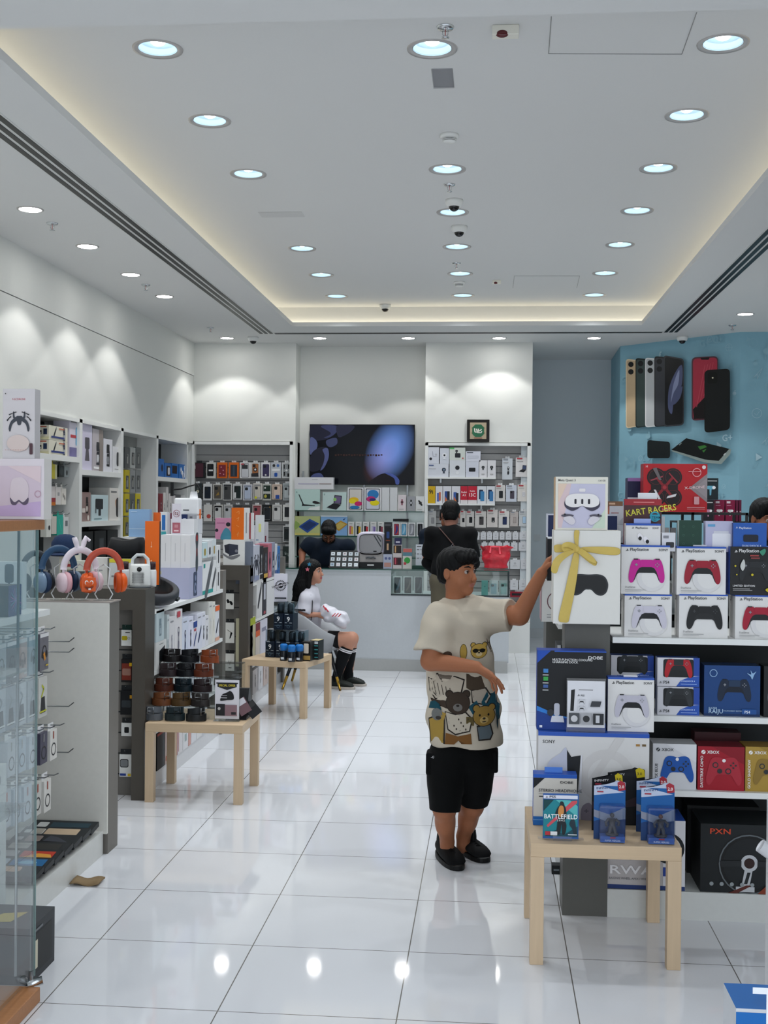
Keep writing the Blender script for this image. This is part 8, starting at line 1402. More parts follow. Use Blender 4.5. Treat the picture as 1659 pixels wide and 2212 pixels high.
def shoe(name, heel, toe, par, up_m, sole_m, w=.045, h=.085, base=(0, 0, 0)):
    heel, toe = Vector(heel), Vector(toe); d = (toe-heel); L = d.length; d.normalize(); s_ = Vector((-d.y, d.x, 0)); n = 22; q = B(); rings = []
    for i in range(11):
        t = i/10; wd = w*(.72+.5*math.sin(min(1, t*1.25)*math.pi*.62)*1.0-.35*max(0, t-.8)*3.0); hh_ = h*(1-.42*t**.8-.35*max(0, t-.75)*2.2); x = L*(.02+.96*t)
        if i in (0, 10): wd *= .55; hh_ *= .55 if i else .8
        ring = []
        for k in range(n):
            a = 2*math.pi*k/n; c_, s__ = math.cos(a), math.sin(a); ring.append(heel-Vector(base)+d*x+s_*(wd*math.copysign(abs(c_)**.75, c_))+Vector((0, 0, .018+max(0, hh_-.018)*(s__*.5+.5)**.9)))
        rings.append(ring)
    vs = [v for r in rings for v in r]; fs = [(i*n+k, i*n+(k+1) % n, (i+1)*n+(k+1) % n, (i+1)*n+k) for i in range(10) for k in range(n)]+[tuple(reversed(range(n))), tuple(10*n+k for k in range(n))]
    q.add([tuple(v) for v in vs], fs, up_m, True); o = q.obj(name, par); q = B(); out = []
    for z in (0, .024):
        for k in range(28):
            a = 2*math.pi*k/28; t = .5+.5*math.cos(a); wd = w*1.12*(.78+.3*math.sin(t*math.pi*.7)); out.append(heel-Vector(base)+d*(L*.5+L*.535*math.copysign(abs(math.cos(a))**.8, math.cos(a)))+s_*(wd*math.copysign(abs(math.sin(a))**.75, math.sin(a)))+Vector((0, 0, z)))
    q.add([tuple(v) for v in out], [(k, (k+1) % 28, 28+(k+1) % 28, 28+k) for k in range(28)]+[tuple(reversed(range(28))), tuple(28+k for k in range(28))], sole_m, False); q.obj('sole', o, bevel=.004)
    q = B(); c0 = heel-Vector(base)+d*L*.24; ring = [[c0+d*(.056*math.cos(a))*(1 if z < .1 else .82)+s_*.036*math.sin(a)*(1 if z < .1 else .95)+Vector((0, 0, z+.012*math.cos(a+3.14)*0)) for a in [k*.3142 for k in range(20)]] for z in (.05, .085, .112)]
    q.add([tuple(v) for r in ring for v in r], [(i*20+k, i*20+(k+1) % 20, i*20+20+(k+1) % 20, i*20+20+k) for i in range(2) for k in range(20)], up_m, True); q.tube([c0+d*.05+Vector((0, 0, .07)), c0+d*.05+Vector((0, 0, .125))], [.022, .018], up_m, 10, flat=.3); q.obj('collar', o); q = B()
    for k in range(4):
        x = L*(.42+.085*k); z = h*(1-.42*(.42+.085*k)**.8)+.004; c0 = heel-Vector(base)+d*x; q.tube([c0+s_*-.024+Vector((0, 0, z-.012)), c0+Vector((0, 0, z)), c0+s_*.024+d*.012+Vector((0, 0, z-.012))], .0028, up_m, 6)
    q.obj('laces', o); return o
def bbox(pts, m_): return [min(p[i] for p in pts)-m_ for i in range(3)], [max(p[i] for p in pts)+m_ for i in range(3)]
def hair_cap(par, c, fr, s, base, mat, grow=1.0, fringe=.0, vox=.004, extra=None, noise=.003, hl=.05, back=-.03):
    sx, f, u = fr; R = [[q[i] for q in (sx, f, u)] for i in range(3)]; P_ = lambda a, b_, c_: c+(sx*a+f*b_+u*c_)*s
    pts = [P_(a, b_, c_) for a in (-.16, .16) for b_ in (-.18, .16) for c_ in (-.2, .2)]
    if extra: pts += [Vector(q[1]) for q in extra]+[Vector(q[2]) for q in extra]
    lo, hi = bbox(pts, .05); sd = Sdf(lo, hi, vox)
    sd.ell(P_(0, -.018, .045), (.083*s*grow, .103*s*grow, .088*s*grow), R)
    sd.ell(P_(0, -.055, -.01), (.07*s, .06*s, .07*s), R, .02)
    sd.ell(P_(0, .10, -.055), (.12*s, .085*s, .105*s), R, .012, True)          # opens the face
    for q in (-1, 1): sd.ell(P_(q*.085, .005, -.045), (.03*s, .04*s, .055*s), R, .012, True)
    sd.ell(P_(0, -.02, -.13), (.12*s, .14*s, .07*s), R, .02, True)
    if fringe: sd.cap(P_(-.05, .07, .075), P_(.045, .078, .065), .022*s*fringe, .018*s*fringe, .02); sd.cap(P_(-.04, .05, .095), P_(.04, .055, .09), .03*s, .03*s, .02)
    for q in (extra or []): getattr(sd, q[0])(*q[1:])
    g = [sd.lo[i]+sd.h*np.arange(sd.n[i], dtype=np.float32) for i in range(3)]; X, Y, Z = g[0][:, None, None], g[1][None, :, None], g[2][None, None, :]
    sd.d += (noise*(np.sin(X*310+4*np.sin(Z*40))+np.sin(Y*330+3*np.sin(Z*50)))*.5).astype(np.float32)
    return sd.mesh(mat, 1, base).obj('hair', par)
HAIR = M('#08090a', .5, 0, 'hair', .4, 400, .2)
# ---------------------------------------------------------------- the boy
SK = M('#a0694c', .5, 0, 'skin', .05, 120, .05)
b0 = at(998, 1860, z=0); b0.z = 0; b0 = Vector((at(998, 1600, y=5.66).x, 5.66, 0))
boy = thing('person', 'boy in a cream bear-print T-shirt and black cargo shorts reaching for a box', 'person', b0)
hc = at(989, 1236, y=5.66); hf = frame(54, 0, 2); HS = .93
neckb = at(984, 1303, y=5.67); shR = at(948, 1338, y=5.58)+Vector((0, 0, 0)); shL = at(1040, 1326, y=5.72)
elR = at(930, 1428, y=5.53); wrR = at(1030, 1441, y=5.43); elL = at(1122, 1330, y=5.62); wrL = at(1170, 1238, y=5.60)
pel = at(1000, 1600, y=5.66); hipR = at(966, 1640, y=5.62); hipL = at(1030, 1640, y=5.69); knR = at(960, 1745, y=5.60); knL = at(1020, 1740, y=5.72); anR = at(966, 1818, y=5.70); anL = at(1001, 1806, y=5.80)
sd = Sdf(*bbox([hc, shR, elR, wrR, elL, wrL, anR, anL, hc+Vector((0, 0, .1)), wrL+Vector((.1, 0, .05)), wrR+Vector((.1, 0, -.1)), anR-Vector((0, 0, .08))], .12), .0034)
head(sd, hc, hf, HS, 1.16, neckb-Vector((0, 0, .03)), .046)
sd.cap(shR, shL, .05, .05, .02); sd.cap(neckb-Vector((0, 0, .11)), pel+Vector((0, 0, .06)), .09, .10, .05); sd.cap(shR, elR, .052, .046, .02); sd.cap(elR, wrR, .045, .027, .01); sd.cap(shL, elL, .052, .046, .02); sd.cap(elL, wrL, .045, .027, .01)
sd.cap(hipR, hipL, .075, .075, .03); sd.cap(hipR, knR, .075, .055, .03); sd.cap(hipL, knL, .075, .055, .03); sd.cap(knR, anR, .052, .034, .02); sd.cap(knL, anL, .052, .034, .02)
for k_, a_ in ((knR, anR), (knL, anL)): sd.ell((k_*.6+a_*.4)+Vector((-.004, .012, 0)), (.045, .05, .075), None, .02); sd.cap(a_, a_-Vector((0, .0, .05)), .033, .034, .01)
_hand(sd, wrR, (at(1062, 1462, y=5.40)-wrR).normalized(), Vector((.2, .1, -.95)).normalized(), Vector((.35, -.8, .3)).normalized(), .92, (.25, .35, .5, .6), .16, .3)
_hand(sd, wrL, (at(1184, 1212, y=5.60)-wrL).normalized(), Vector((.9, 0, -.3)).normalized(), Vector((.1, -.95, .1)).normalized(), .9, (.35, .4, .45, .5), .08, .3)
b = sd.mesh(SK, 2, b0); face_bits(b, hc, hf, HS, b0, lip='#a3685a'); b.obj('body', boy)
hair_cap(boy, hc, hf, HS, b0, HAIR, 1.0, 1.1, noise=.002)
# T-shirt
TS = M('#bfb5a4', .8, 0, 'cloth', .12, 260, .03)
rows = []
for v, ul, ur, bb in [(1292, 958, 1014, .045), (1303, 948, 1030, .075), (1316, 932, 1056, .10), (1345, 926, 1062, .115), (1400, 924, 1064, .125), (1450, 921, 1069, .13), (1500, 920, 1076, .132), (1550, 921, 1084, .14), (1588, 925, 1088, .142), (1606, 926, 1090, .142)]:
    q = at((ul+ur)/2, v, y=5.66); rows.append((q.z, q.x, 5.665, (at(ur, v, y=5.6).x-at(ul, v, y=5.6).x)/2, bb))
sd = Sdf(*bbox([shR, shL, elR, elL, pel-Vector((0, 0, .1)), neckb], .14), .0045); sd.stack(rows, 0, .02)
sd.cap(shR+Vector((.002, -.002, .0)), shR*.18+elR*.82+Vector((0, 0, .005)), .078, .081, .05, flat=True)
sd.cap(shL-Vector((.03, 0, 0)), shL*.22+elL*.78, .078, .077, .05, flat=True)
sd.wrinkle(.0048, 1.0, 1.0); ts = sd.mesh(TS, 2, b0)
sd2 = None
tree = bvhtree.BVHTree.FromPolygons([Vector(q) for q in ts.v], ts.f)
def decal(b, pts, col, lay, base=b0, y=5.62):
    cu = sum(p[0] for p in pts)/len(pts); cv = sum(p[1] for p in pts)/len(pts); N = len(pts); rings = 5; vs = []; ok = True
    for r_ in range(rings+1):
        t = r_/rings
        for (u, v) in (pts if r_ else [(cu, cv)]):
            q = at(cu+(u-cu)*t, cv+(v-cv)*t, y=y)-Vector(base); hit = tree.ray_cast(Vector((q.x, -1.0, q.z)), Vector((0, 1, 0)))
            if hit[0] is None: hit = tree.find_nearest(Vector((q.x, -.06, q.z)))
            vs.append(tuple(hit[0]+Vector((0, -.0014-.0006*lay, 0))))
    fs = [(0, 1+k, 1+(k+1) % N) for k in range(N)]+[(1+r_*N+k, 1+(r_+1)*N+k, 1+(r_+1)*N+(k+1) % N, 1+r_*N+(k+1) % N) for r_ in range(rings-1) for k in range(N)]
    b.add(vs, fs, M(col, .8, 0, 'cloth', 0, 200, .04), True)
def el(cu, cv, ru, rv, n=16, a0=0): return [(cu+ru*math.cos(a0+2*math.pi*k/n), cv+rv*math.sin(a0+2*math.pi*k/n)) for k in range(n)]
INKC = '#2a2522'
def bear(cu, cv, r, c, sn, lay, eyes=True, glasses=False):
    for q in (-1, 1): decal(ts, el(cu+q*r*.72, cv-r*.75, r*.36, r*.36), INKC, lay); decal(ts, el(cu+q*r*.72, cv-r*.75, r*.28, r*.28), c, lay+1)
    decal(ts, el(cu, cv, r*1.06, r*.96), INKC, lay+1); decal(ts, el(cu, cv, r, r*.9), c, lay+2); decal(ts, el(cu, cv+r*.35, r*.4, r*.32), sn, lay+3); decal(ts, el(cu, cv+r*.2, r*.14, r*.1), INKC, lay+4)
    if glasses: [decal(ts, el(cu+q*r*.42, cv-r*.05, r*.36, r*.26), '#15130f', lay+5) for q in (-1, 1)]; decal(ts, [(cu-r*.8, cv-r*.2), (cu+r*.8, cv-r*.2), (cu+r*.8, cv-r*.08), (cu-r*.8, cv-r*.08)], '#15130f', lay+5)
    elif eyes: [decal(ts, el(cu+q*r*.4, cv-r*.12, r*.09, r*.11), '#15130f', lay+5) for q in (-1, 1)]; decal(ts, el(cu, cv+r*.5, r*.2, r*.06), INKC, lay+5)
for pts, c, l in [
 ([(925, 1462), (945, 1450), (985, 1455), (1005, 1462), (998, 1495), (975, 1505), (940, 1508), (928, 1490)], INKC, 1), ([(927, 1464), (945, 1453), (983, 1457), (1002, 1464), (995, 1493), (974, 1502), (942, 1505), (930, 1490)], '#b5ab9b', 2), ([(948, 1452), (978, 1454), (974, 1462), (950, 1461)], '#6b6258', 3),
 ([(1008, 1450), (1040, 1456), (1048, 1480), (1030, 1495), (1008, 1480)], '#463b30', 2), ([(1018, 1485), (1050, 1480), (1062, 1500), (1050, 1520), (1020, 1512)], INKC, 3), ([(1020, 1487), (1048, 1483), (1059, 1500), (1049, 1517), (1022, 1510)], '#aaa092', 4),
 ([(930, 1506), (965, 1508), (970, 1525), (935, 1520)], '#3f342c', 3), ([(1052, 1490), (1070, 1492), (1072, 1530), (1046, 1528), (1040, 1512)], '#1f4a58', 5), ([(1012, 1520), (1030, 1508), (1040, 1528), (1022, 1536)], '#1f4a58', 5), ([(1072, 1500), (1082, 1510), (1085, 1572), (1076, 1576), (1070, 1530)], '#1f4a58', 5),
 ([(962, 1530), (985, 1535), (1008, 1530), (1022, 1545), (1016, 1572), (985, 1580), (968, 1570)], INKC, 6), ([(964, 1532), (985, 1537), (1006, 1532), (1019, 1546), (1014, 1570), (985, 1577), (970, 1568)], '#b9b0a0', 7),
 ([(964, 1576), (990, 1582), (1018, 1576), (1020, 1598), (998, 1598), (992, 1590), (982, 1600), (962, 1600)], '#75502a', 7), ([(926, 1548), (942, 1540), (962, 1544), (962, 1600), (930, 1602)], INKC, 6), ([(928, 1550), (942, 1543), (960, 1546), (959, 1598), (932, 1599)], '#a08440', 7), ([(950, 1530), (965, 1535), (958, 1556), (946, 1550)], '#a08440', 8),
 ([(1030, 1560), (1060, 1558), (1066, 1580), (1060, 1592), (1034, 1592)], INKC, 7), ([(1032, 1563), (1058, 1561), (1063, 1580), (1058, 1589), (1036, 1589)], '#59646a', 8), ([(1008, 1540), (1026, 1542), (1024, 1560), (1008, 1556)], '#5a4e2e', 8)]: decal(ts, pts, c, l)
for k in range(9): decal(ts, el(972+5*k, 1546+7*((k*5) % 4), 1.6, 2.4, 8), '#3f3832', 8)
for k in range(5): decal(ts, [(936+9*k, 1468+3*k), (938+9*k, 1468+3*k), (944+8*k, 1496), (942+8*k, 1496)], '#5a524a', 3)
decal(ts, el(945, 1538, 12, 13), '#6b6d6b', 8); decal(ts, el(948, 1545, 6, 4), '#3a3632', 9); decal(ts, [(926, 1528), (930, 1514), (940, 1510), (950, 1516), (955, 1528), (940, 1526)], '#1c4652', 9)
bear(990, 1512, 25, '#3d332b', '#6d6a66', 4, False); bear(1046, 1541, 23, '#8f7238', '#b59b62', 8); bear(1035, 1403, 17, '#b39448', '#cbb88c', 3, glasses=True)
decal(ts, el(1002, 1404, 8, 17), INKC, 1); decal(ts, el(1002, 1404, 7, 16), '#a3873f', 2); decal(ts, el(1064, 1389, 7, 13), '#5e4a3c', 2); decal(ts, el(1064, 1418, 6, 16), '#c0b6a6', 2); decal(ts, el(968, 1408, 10, 8), '#4a3c32', 2)
ts.obj('t_shirt', boy)
# shorts
BK = M('#08090a', .85, 0, 'cloth', .15, 200, .1)
sd = Sdf(*bbox([hipR, hipL, knR, knL, pel], .17), .006); hr = at(960, 1752, y=5.60); hl_ = at(1024, 1738, y=5.71)
sd.cap(at(975, 1622, y=5.65), at(1024, 1622, y=5.67), .095, .095, .03); sd.cap(at(966, 1645, y=5.63), hr, .098, .074, .03, flat=True); sd.cap(at(1030, 1645, y=5.68), hl_, .096, .067, .03, flat=True); sd.wrinkle(.0025, .8, 3)
o = sd.mesh(BK, 2, b0).obj('shorts', boy)
for u, v, y, sx in ((937, 1645, 5.62, -1), (1060, 1640, 5.68, 1)):
    q = at(u, v, y=y)-b0; B().box(-.035, -.055, -.055, .035, .055, .05, BK).obj('cargo_pocket', o, q, bevel=.01)
q = B(); q.art(((0, 0, 0), (.06, 0, 0), (0, 0, .03)), [('t', .1, .3, .011, '-GAME', '#c9cbcd')]); q.obj('pocket_print', o, at(928, 1642, y=5.56)-b0)
SHB = M('#0f1012', .75, 0, 'cloth', .2, 300, .1)
shoe('shoe', at(950, 1843, z=0), at(986, 1881, z=0)+Vector((.01, -.0, 0)), boy, SHB, M('#0b0c0d', .5), .043, .09, b0); shoe('shoe', at(1000, 1834, z=0), at(1048, 1864, z=0), boy, SHB, M('#0b0c0d', .5), .043, .09, b0)
# ---------------------------------------------------------------- the seated girl
yg = 11.02; GSK = M('#b98872', .5, 0, 'skin', 0, 120, .04); g0 = Vector((at(675, 1400, y=yg).x, yg, 0))
girl = thing('person', 'girl with long black hair in a white jersey sitting on the grey tub chair', 'person', g0)
A = lambda u, v, dy=0: at(u, v, y=yg+dy)
hc = A(676, 1236); hf = frame(72, 4); nk = A(668, 1272)
sR, sL, eR, wR, eL, wL = A(662, 1294, -.13), A(668, 1290, .14), A(651, 1328, -.17), A(688, 1328, -.13), A(672, 1325, .16), A(700, 1330, .10)
pv = A(664, 1378); hR, hL, kR, kL, aR, aL = A(668, 1384, -.08), A(668, 1384, .09), A(757, 1381, -.08), A(760, 1379, .10), A(727, 1466, -.07), A(752, 1468, .14)
sd = Sdf(*bbox([hc, sR, sL, eR, wR, wL, kR, kL, aR, aL, pv, hc+Vector((0, 0, .06))], .13), .0048); head(sd, hc, hf, .93, .95, nk, .04)
sd.cap(sR, sL, .045, .045, .04); sd.cap(nk-Vector((0, 0, .1)), pv, .08, .10, .05); sd.cap(sR, eR, .04, .033, .02); sd.cap(eR, wR, .034, .022); sd.cap(sL, eL, .04, .033, .02); sd.cap(eL, wL, .034, .022)
for h_, k_, a_ in ((hR, kR, aR), (hL, kL, aL)): sd.cap(h_, k_, .085, .062, .03); sd.cap(k_, a_, .058, .036, .02); sd.ell(k_*.65+a_*.35-Vector((.02, 0, 0)), (.05, .05, .09), None, .02)
_hand(sd, wR, Vector((.95, 0, -.25)).normalized(), Vector((0, .9, -.3)).normalized(), Vector((.1, -.3, .9)).normalized(), .85, (.3, .35, .4, .45), .08, .3)
_hand(sd, wL, Vector((.95, 0, -.25)).normalized(), Vector((0, -.9, -.3)).normalized(), Vector((.1, .3, .9)).normalized(), .85, (.3, .35, .4, .45), .08, .3)
b = sd.mesh(GSK, 2, g0); face_bits(b, hc, hf, .93, g0, lip='#a8545a'); b.obj('body', girl)
ho = hair_cap(girl, hc, hf, .93, g0, HAIR, 1.03, 0, .005, [('cap', A(664, 1232), A(650, 1272, -.02), .078, .075, .03), ('cap', A(653, 1262, -.02), A(638, 1304, -.03), .07, .04, .03), ('cap', A(643, 1295, -.04), A(630, 1322, -.04), .03, .008, .02), ('cap', A(668, 1225, -.06), A(667, 1268, -.075), .035, .02, .02)])
q = B()
for (u, v, c) in ((668, 1219, '#3a8ab0'), (664, 1230, '#c86a7a')):
    p = at(u, v, y=yg-.105)-g0; q.poly([(p.x+.022*r_*math.cos(1.57+k*.6283), p.y, p.z+.022*r_*math.sin(1.57+k*.6283)) for k in range(10) for r_ in [1 if k % 2 == 0 else .45]], (0, -1, 0), c)
o = q.obj('hair_clip', girl); md = o.modifiers.new('s', 'SOLIDIFY'); md.thickness = .006
WJ = M('#c9c9d2', .75, 0, 'cloth', .1, 200, .02); sd = Sdf(*bbox([sR, sL, eR, eL, pv], .16), .006)
sd.cap(sR, sL, .062, .062, .04); sd.cap(nk-Vector((0, 0, .05)), pv+Vector((0, 0, .05)), .10, .135, .05); sd.cap(sR, sR*.15+eR*.85, .062, .078, .03, flat=True); sd.cap(sL, sL*.15+eL*.85, .062, .078, .03, flat=True); sd.wrinkle(.003, 1.3, 2)
b = sd.mesh(WJ, 2, g0); k = b.mi(M('#15161a', .8)); C = b.V[b.F].mean(1); zc_ = A(650, 1313).z; 
for i in np.nonzero((np.abs(C[:, 2]-zc_) < .009) & (C[:, 0] < (A(668, 1300).x-g0.x)) & (C[:, 1] < -.03))[0]: b.m[i] = k
o = b.obj('jersey', girl); q = B(); q.tube([A(671, 1285, -.155)-g0, A(675, 1300, -.165)-g0, A(674, 1322, -.165)-g0, A(672, 1340, -.165)-g0], .004, M('#15161a', .7), 6); q.obj('piping', o)
SKT = M('#b9b7b8', .8, 0, 'cloth', .1, 200, .03); sd = Sdf(*bbox([hR, hL, kR, kL, pv], .17), .006)
sd.cap(pv+Vector((0, 0, .04)), pv, .13, .14, .03)
for h_, k_ in ((hR, kR), (hL, kL)): sd.cap(h_, h_*.52+k_*.48, .10, .092, .04, flat=True)
sd.wrinkle(.003, 1.2, 5); o = sd.mesh(SKT, 2, g0).obj('skirt', girl)
q = B()
for h_, k_ in ((hR, kR), (hL, kL)): q.tube([h_*.55+k_*.45-g0, h_*.28+k_*.72-g0], [.086, .077], M('#101114', .8), 20)
q.obj('inner_shorts', girl)
SOCK = M('#101215', .9, 0, 'cloth', .1, 300, .1)
for k_, a_ in ((kR, aR), (kL, aL)):
    q = B(); P_ = [k_*.80+a_*.20, k_*.6+a_*.4, k_*.3+a_*.7, a_, a_-Vector((0, 0, .03))]; q.tube([p-g0-Vector((.012*(1-abs(i-1)/3), 0, 0)) for i, p in enumerate(P_)], [.062, .062, .05, .041, .042], SOCK, 20)
    o = q.obj('sock', girl); d_ = (a_-k_).normalized(); q = B()
    for t in (.235, .275): c_ = k_*(1-t)+a_*t-g0-Vector((.010, 0, 0)); q.tube([c_, c_+d_*.011], [.0645, .0645], M('#d5d5d8', .8), 24)
    q.obj('stripe', o)
for a_, z_ in ((aR, 0), (aL, 0)): shoe('sneaker', (a_.x-.06, a_.y+.01, 0), (a_.x+.17, a_.y-.03, 0), girl, M('#1b211e', .6), M('#b3aca4', .6), .043, .10, g0)
wb = thing('plastic_bag', 'crumpled white plastic bag with small red print on the seated girl\'s lap', 'bag', A(722, 1345, -.1)); rg = random.Random(9); w0 = wb.location
sd = Sdf(*bbox([A(690, 1300, -.25), A(758, 1365, .1)], .06), .006); sd.ell(A(716, 1328, -.08), (.085, .10, .075), None, .04); sd.ell(A(738, 1340, -.08), (.07, .10, .08), None, .04); sd.ell(A(702, 1318, -.08), (.05, .09, .05), None, .03); sd.wrinkle(.006, 1.7, 4)
b = sd.mesh(M('#d2d2da', .35, 0, 'plain', .3, 40, .03), 1, w0); o = b.obj('bag_body', wb)
tr2 = bvhtree.BVHTree.FromPolygons([Vector(q) for q in b.v], b.f); q = B()
for i, (u0, v0, u1, v1) in enumerate([(700, 1308, 706, 1316), (705, 1312, 712, 1320), (720, 1330, 726, 1324), (726, 1330, 732, 1324), (732, 1331, 738, 1325)]):
    P2 = []
    for t in (0, .33, .66, 1):
        p = at(u0+(u1-u0)*t, v0+(v1-v0)*t, y=yg-.1)-w0; h_ = tr2.ray_cast(Vector((p.x, -.5, p.z)), Vector((0, 1, 0))); P2.append((h_[0] or Vector((p.x, -.1, p.z)))+Vector((0, -.002, 0)))
    q.tube(P2, .006 if i < 2 else .004, M('#b8323e', .5), 6)
q.obj('print', o)
# ---------------------------------------------------------------- adults
def adult(label, hc, hf, hs, nk, sR, sL, eR, eL, wR, wL, pv, feet, body_yaw, skin, top_m, pant_m, vox=.0065, glasses=False, long=0, hands=True, grow=1.02, belly=.135, hairx=None):
    g = Vector((pv.x, pv.y, 0)); t = thing('person', label, 'person', g); lo, hi = bbox([hc, sR, sL, eR, eL, wR, wL, pv]+feet, .14); lo[2] = .02; s_, f, u = frame(body_yaw)
    sd = Sdf(lo, hi, vox); head(sd, hc, hf, hs, 1.0, nk-Vector((0, 0, .05)), .05)
    sd.cap(sR, sL, .05, .05, .03); sd.cap(nk-Vector((0, 0, .14)), pv, .10, .12, .05)
    for a_, e_, w_ in ((sR, eR, wR), (sL, eL, wL)):
        sd.cap(a_, e_, .052, .042, .02); sd.cap(e_, w_, .042, .028, .01); d = (w_-e_).normalized()
        if hands: _hand(sd, w_, d, Vector((0, 0, -1)), (s_ if a_ is sR else -s_), 1., (.3, .35, .4, .45), .08, .3)
    hp = [pv-s_*.09, pv+s_*.09]
    for h_, ft in zip(hp, feet): kn = (h_+ft)/2+f*.03; sd.cap(h_, kn, .09, .065, .03); sd.cap(kn, ft+Vector((0, 0, .08)), .06, .042, .02)
    b = sd.mesh(skin, 2, g); face_bits(b, hc, hf, hs, g, lip='#8a4f48'); b.obj('body', t)
    hair_cap(t, hc, hf, hs, g, HAIR, grow, .6, .006, hairx)
    sd = Sdf(*bbox([sR, sL, eR, eL, pv, nk], .2), .0075); sd.cap(sR, sL, .078, .078, .06); sd.cap(nk-Vector((0, 0, .09)), pv-Vector((0, 0, .02)), .125, belly, .06, flat=True)
    m_ = (sR+sL)/2-Vector((0, 0, .12)); R = [[q[i] for q in (s_, f, u)] for i in range(3)]; sd.ell(m_, (.20, .135, .16), R, .05); sd.ell(pv+Vector((0, 0, .12)), (.18, .14, .2), R, .05)
    sd.cap(sR, sR*.2+eR*.8, .07, .072, .04, flat=True); sd.cap(sL, sL*.2+eL*.8, .07, .072, .04, flat=True); sd.cap(nk-Vector((0, 0, .09)), nk-Vector((0, 0, .02)), .105, .07, .03, flat=True); sd.wrinkle(.004, .8, 1)
    [long and sd.cap(e_, e_*.25+w_*.75, .062, .052, .03) for e_, w_ in ((eR, wR), (eL, wL))]; sh = sd.mesh(top_m, 2, g); sh.obj('shirt', t)
    sd = Sdf(*bbox(hp+feet, .16), .0085); sd.cap(hp[0], hp[1], .11, .11, .04)
    for h_, ft in zip(hp, feet): kn = (h_+ft)/2+f*.03; sd.cap(h_, kn, .10, .082, .03); sd.cap(kn, ft+Vector((0, 0, .06)), .08, .07, .03, flat=True)
    sd.mesh(pant_m, 2, g).obj('trousers', t)
    for ft in feet: shoe('shoe', ft-f*.09, ft+f*.17, t, M('#17181a', .5), M('#0c0c0d', .5), .045, .09, g)
    if glasses:
        sx, ff, uu = hf; q = B(); P_ = lambda a, b_, c_: hc-g+(sx*a+ff*b_+uu*c_)*hs
        for k in (-1, 1): q.tube([P_(k*.032+.022*math.cos(a), .103, .004+.017*math.sin(a)) for a in [i*.4488 for i in range(14)]], .0018, M('#2a2a2c', .3, .5), 6, closed=True); q.tube([P_(k*.054, .10, .006), P_(k*.08, -.01, .008)], .0018, M('#2a2a2c', .3, .5), 6)
        q.obj('glasses', t)
    return t, g, sh
DSK = M('#8a5a45', .5, 0, 'skin', 0, 120, .05); LSK = M('#94695a', .5, 0, 'skin', 0, 120, .05)
NAVY = M('#141e2c', .85, 0, 'cloth', .1, 200, .08); JET = M('#08090b', .85, 0, 'cloth', .1, 200, .1); OLV = M('#5b5648', .85, 0, 'cloth', .1, 200, .06)
Z = lambda p, dx, dy, dz: p+Vector((dx, dy, dz))
# clerk leaning over the counter
h = at(710, 1150, y=12.86); n_ = Z(h, -.02, .10, -.09); p_ = Vector((h.x-.06, 13.22, .95))
ct_, g, sh = adult('bearded clerk in a navy polo and glasses bending over behind the counter', h, frame(6, -48), 1.0, n_, Z(n_, -.21, .04, -.05), Z(n_, .21, .04, -.06), at(653, 1192, y=12.98), at(738, 1192, y=12.98), at(652, 1217, y=12.80), at(722, 1218, y=12.78), p_, [Vector((p_.x-.1, 13.25, 0)), Vector((p_.x+.1, 13.25, 0))], 6, DSK, NAVY, OLV, glasses=True)
sx, ff, uu = frame(6, -48); P_ = lambda a, b_, c_: h-g+(sx*a+ff*b_+uu*c_)
q = B()
q.tube([P_(-.062, .01, -.03), P_(-.054, .05, -.078), P_(-.02, .083, -.10), P_(.02, .083, -.10), P_(.054, .05, -.078), P_(.062, .01, -.03)], [.012, .016, .017, .017, .016, .012], HAIR, 10); q.tube([P_(-.026, .092, -.05), P_(0, .099, -.045), P_(.026, .092, -.05)], .005, HAIR, 8); q.obj('beard', ct_)
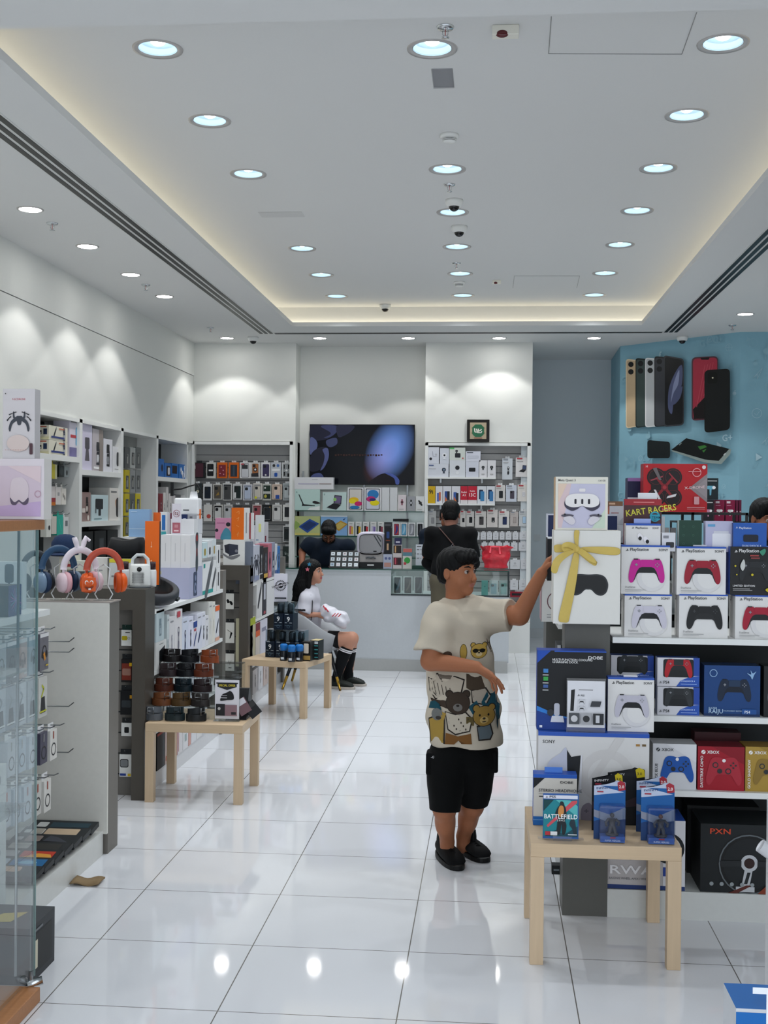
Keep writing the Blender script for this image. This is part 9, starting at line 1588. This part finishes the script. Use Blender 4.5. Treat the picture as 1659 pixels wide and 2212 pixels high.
# shopper in black seen from behind, and a second man facing him
h = at(974, 1113, y=11.78); n_ = Z(h, 0, -.05, -.13); p_ = Vector((h.x-.0, 11.68, .96))
st, g, sh = adult('man in a black shirt with a brown strap, seen from behind at the counter', h, frame(178, -18), 1.1, n_, Z(n_, .185, .0, -.06), Z(n_, -.18, .0, -.06), Z(n_, .23, .06, -.34), Z(n_, -.225, .05, -.34), Z(n_, .14, .25, -.44), Z(n_, -.14, .25, -.44), p_, [Vector((p_.x+.1, 11.7, 0)), Vector((p_.x-.1, 11.66, 0))], 180, LSK, JET, OLV, belly=.15, long=1)
tr3 = bvhtree.BVHTree.FromPolygons([Vector(q) for q in sh.v], sh.f); q = B(); pts = []
for t in [i/10 for i in range(11)]:
    p = at(946+50*t, 1138+58*t, y=11.6)-g; hh_ = tr3.ray_cast(Vector((p.x, -.6, p.z)), Vector((0, 1, 0))); 
    if hh_[0] is not None: pts.append(hh_[0]+Vector((0, -.006, 0)))
vs = []; [vs.extend([tuple(p+Vector((-.02, 0, .02))), tuple(p+Vector((.02, 0, -.02)))]) for p in pts]
q.add(vs, [(2*i, 2*i+1, 2*i+3, 2*i+2) for i in range(len(pts)-1)], M('#5c4540', .6), False); o = q.obj('shoulder_strap', st); md = o.modifiers.new('s', 'SOLIDIFY'); md.thickness = .006
c_ = pts[len(pts)*6//10]; q = B(); q.tube([c_+Vector((a, -.008, b_)) for a, b_ in ((-.028, 0), (0, .028), (.028, 0), (0, -.028))], .004, CHROME, 8, closed=True); q.obj('buckle', o)
h = at(966, 1120, y=13.12); n_ = Z(h, -.01, .05, -.14); p_ = Vector((h.x, 13.2, .95))
adult('man in a navy shirt behind the counter, hidden by the shopper in black', h, frame(0, -20), 1.0, n_, Z(n_, -.22, .02, -.05), Z(n_, .2, .02, -.05), Z(n_, -.27, -.05, -.32), Z(n_, .25, -.05, -.32), Z(n_, -.18, -.2, -.30), Z(n_, .15, -.2, -.30), p_, [Vector((p_.x-.1, 13.25, 0)), Vector((p_.x+.1, 13.25, 0))], 0, DSK, NAVY, JET)
h = at(1653, 1122, y=7.4); n_ = Z(h, 0, .03, -.15); p_ = Vector((h.x, 7.42, .9))
adult('person with black hair half cut off by the right edge, behind the rear rack', h, frame(20, -10), .98, n_, Z(n_, -.19, 0, -.06), Z(n_, .19, 0, -.06), Z(n_, -.22, -.0, -.34), Z(n_, .22, -.0, -.34), Z(n_, -.2, -.08, -.58), Z(n_, .2, -.08, -.58), p_, [Vector((p_.x-.1, 7.42, 0)), Vector((p_.x+.1, 7.42, 0))], 0, DSK, JET, JET, hairx=None)
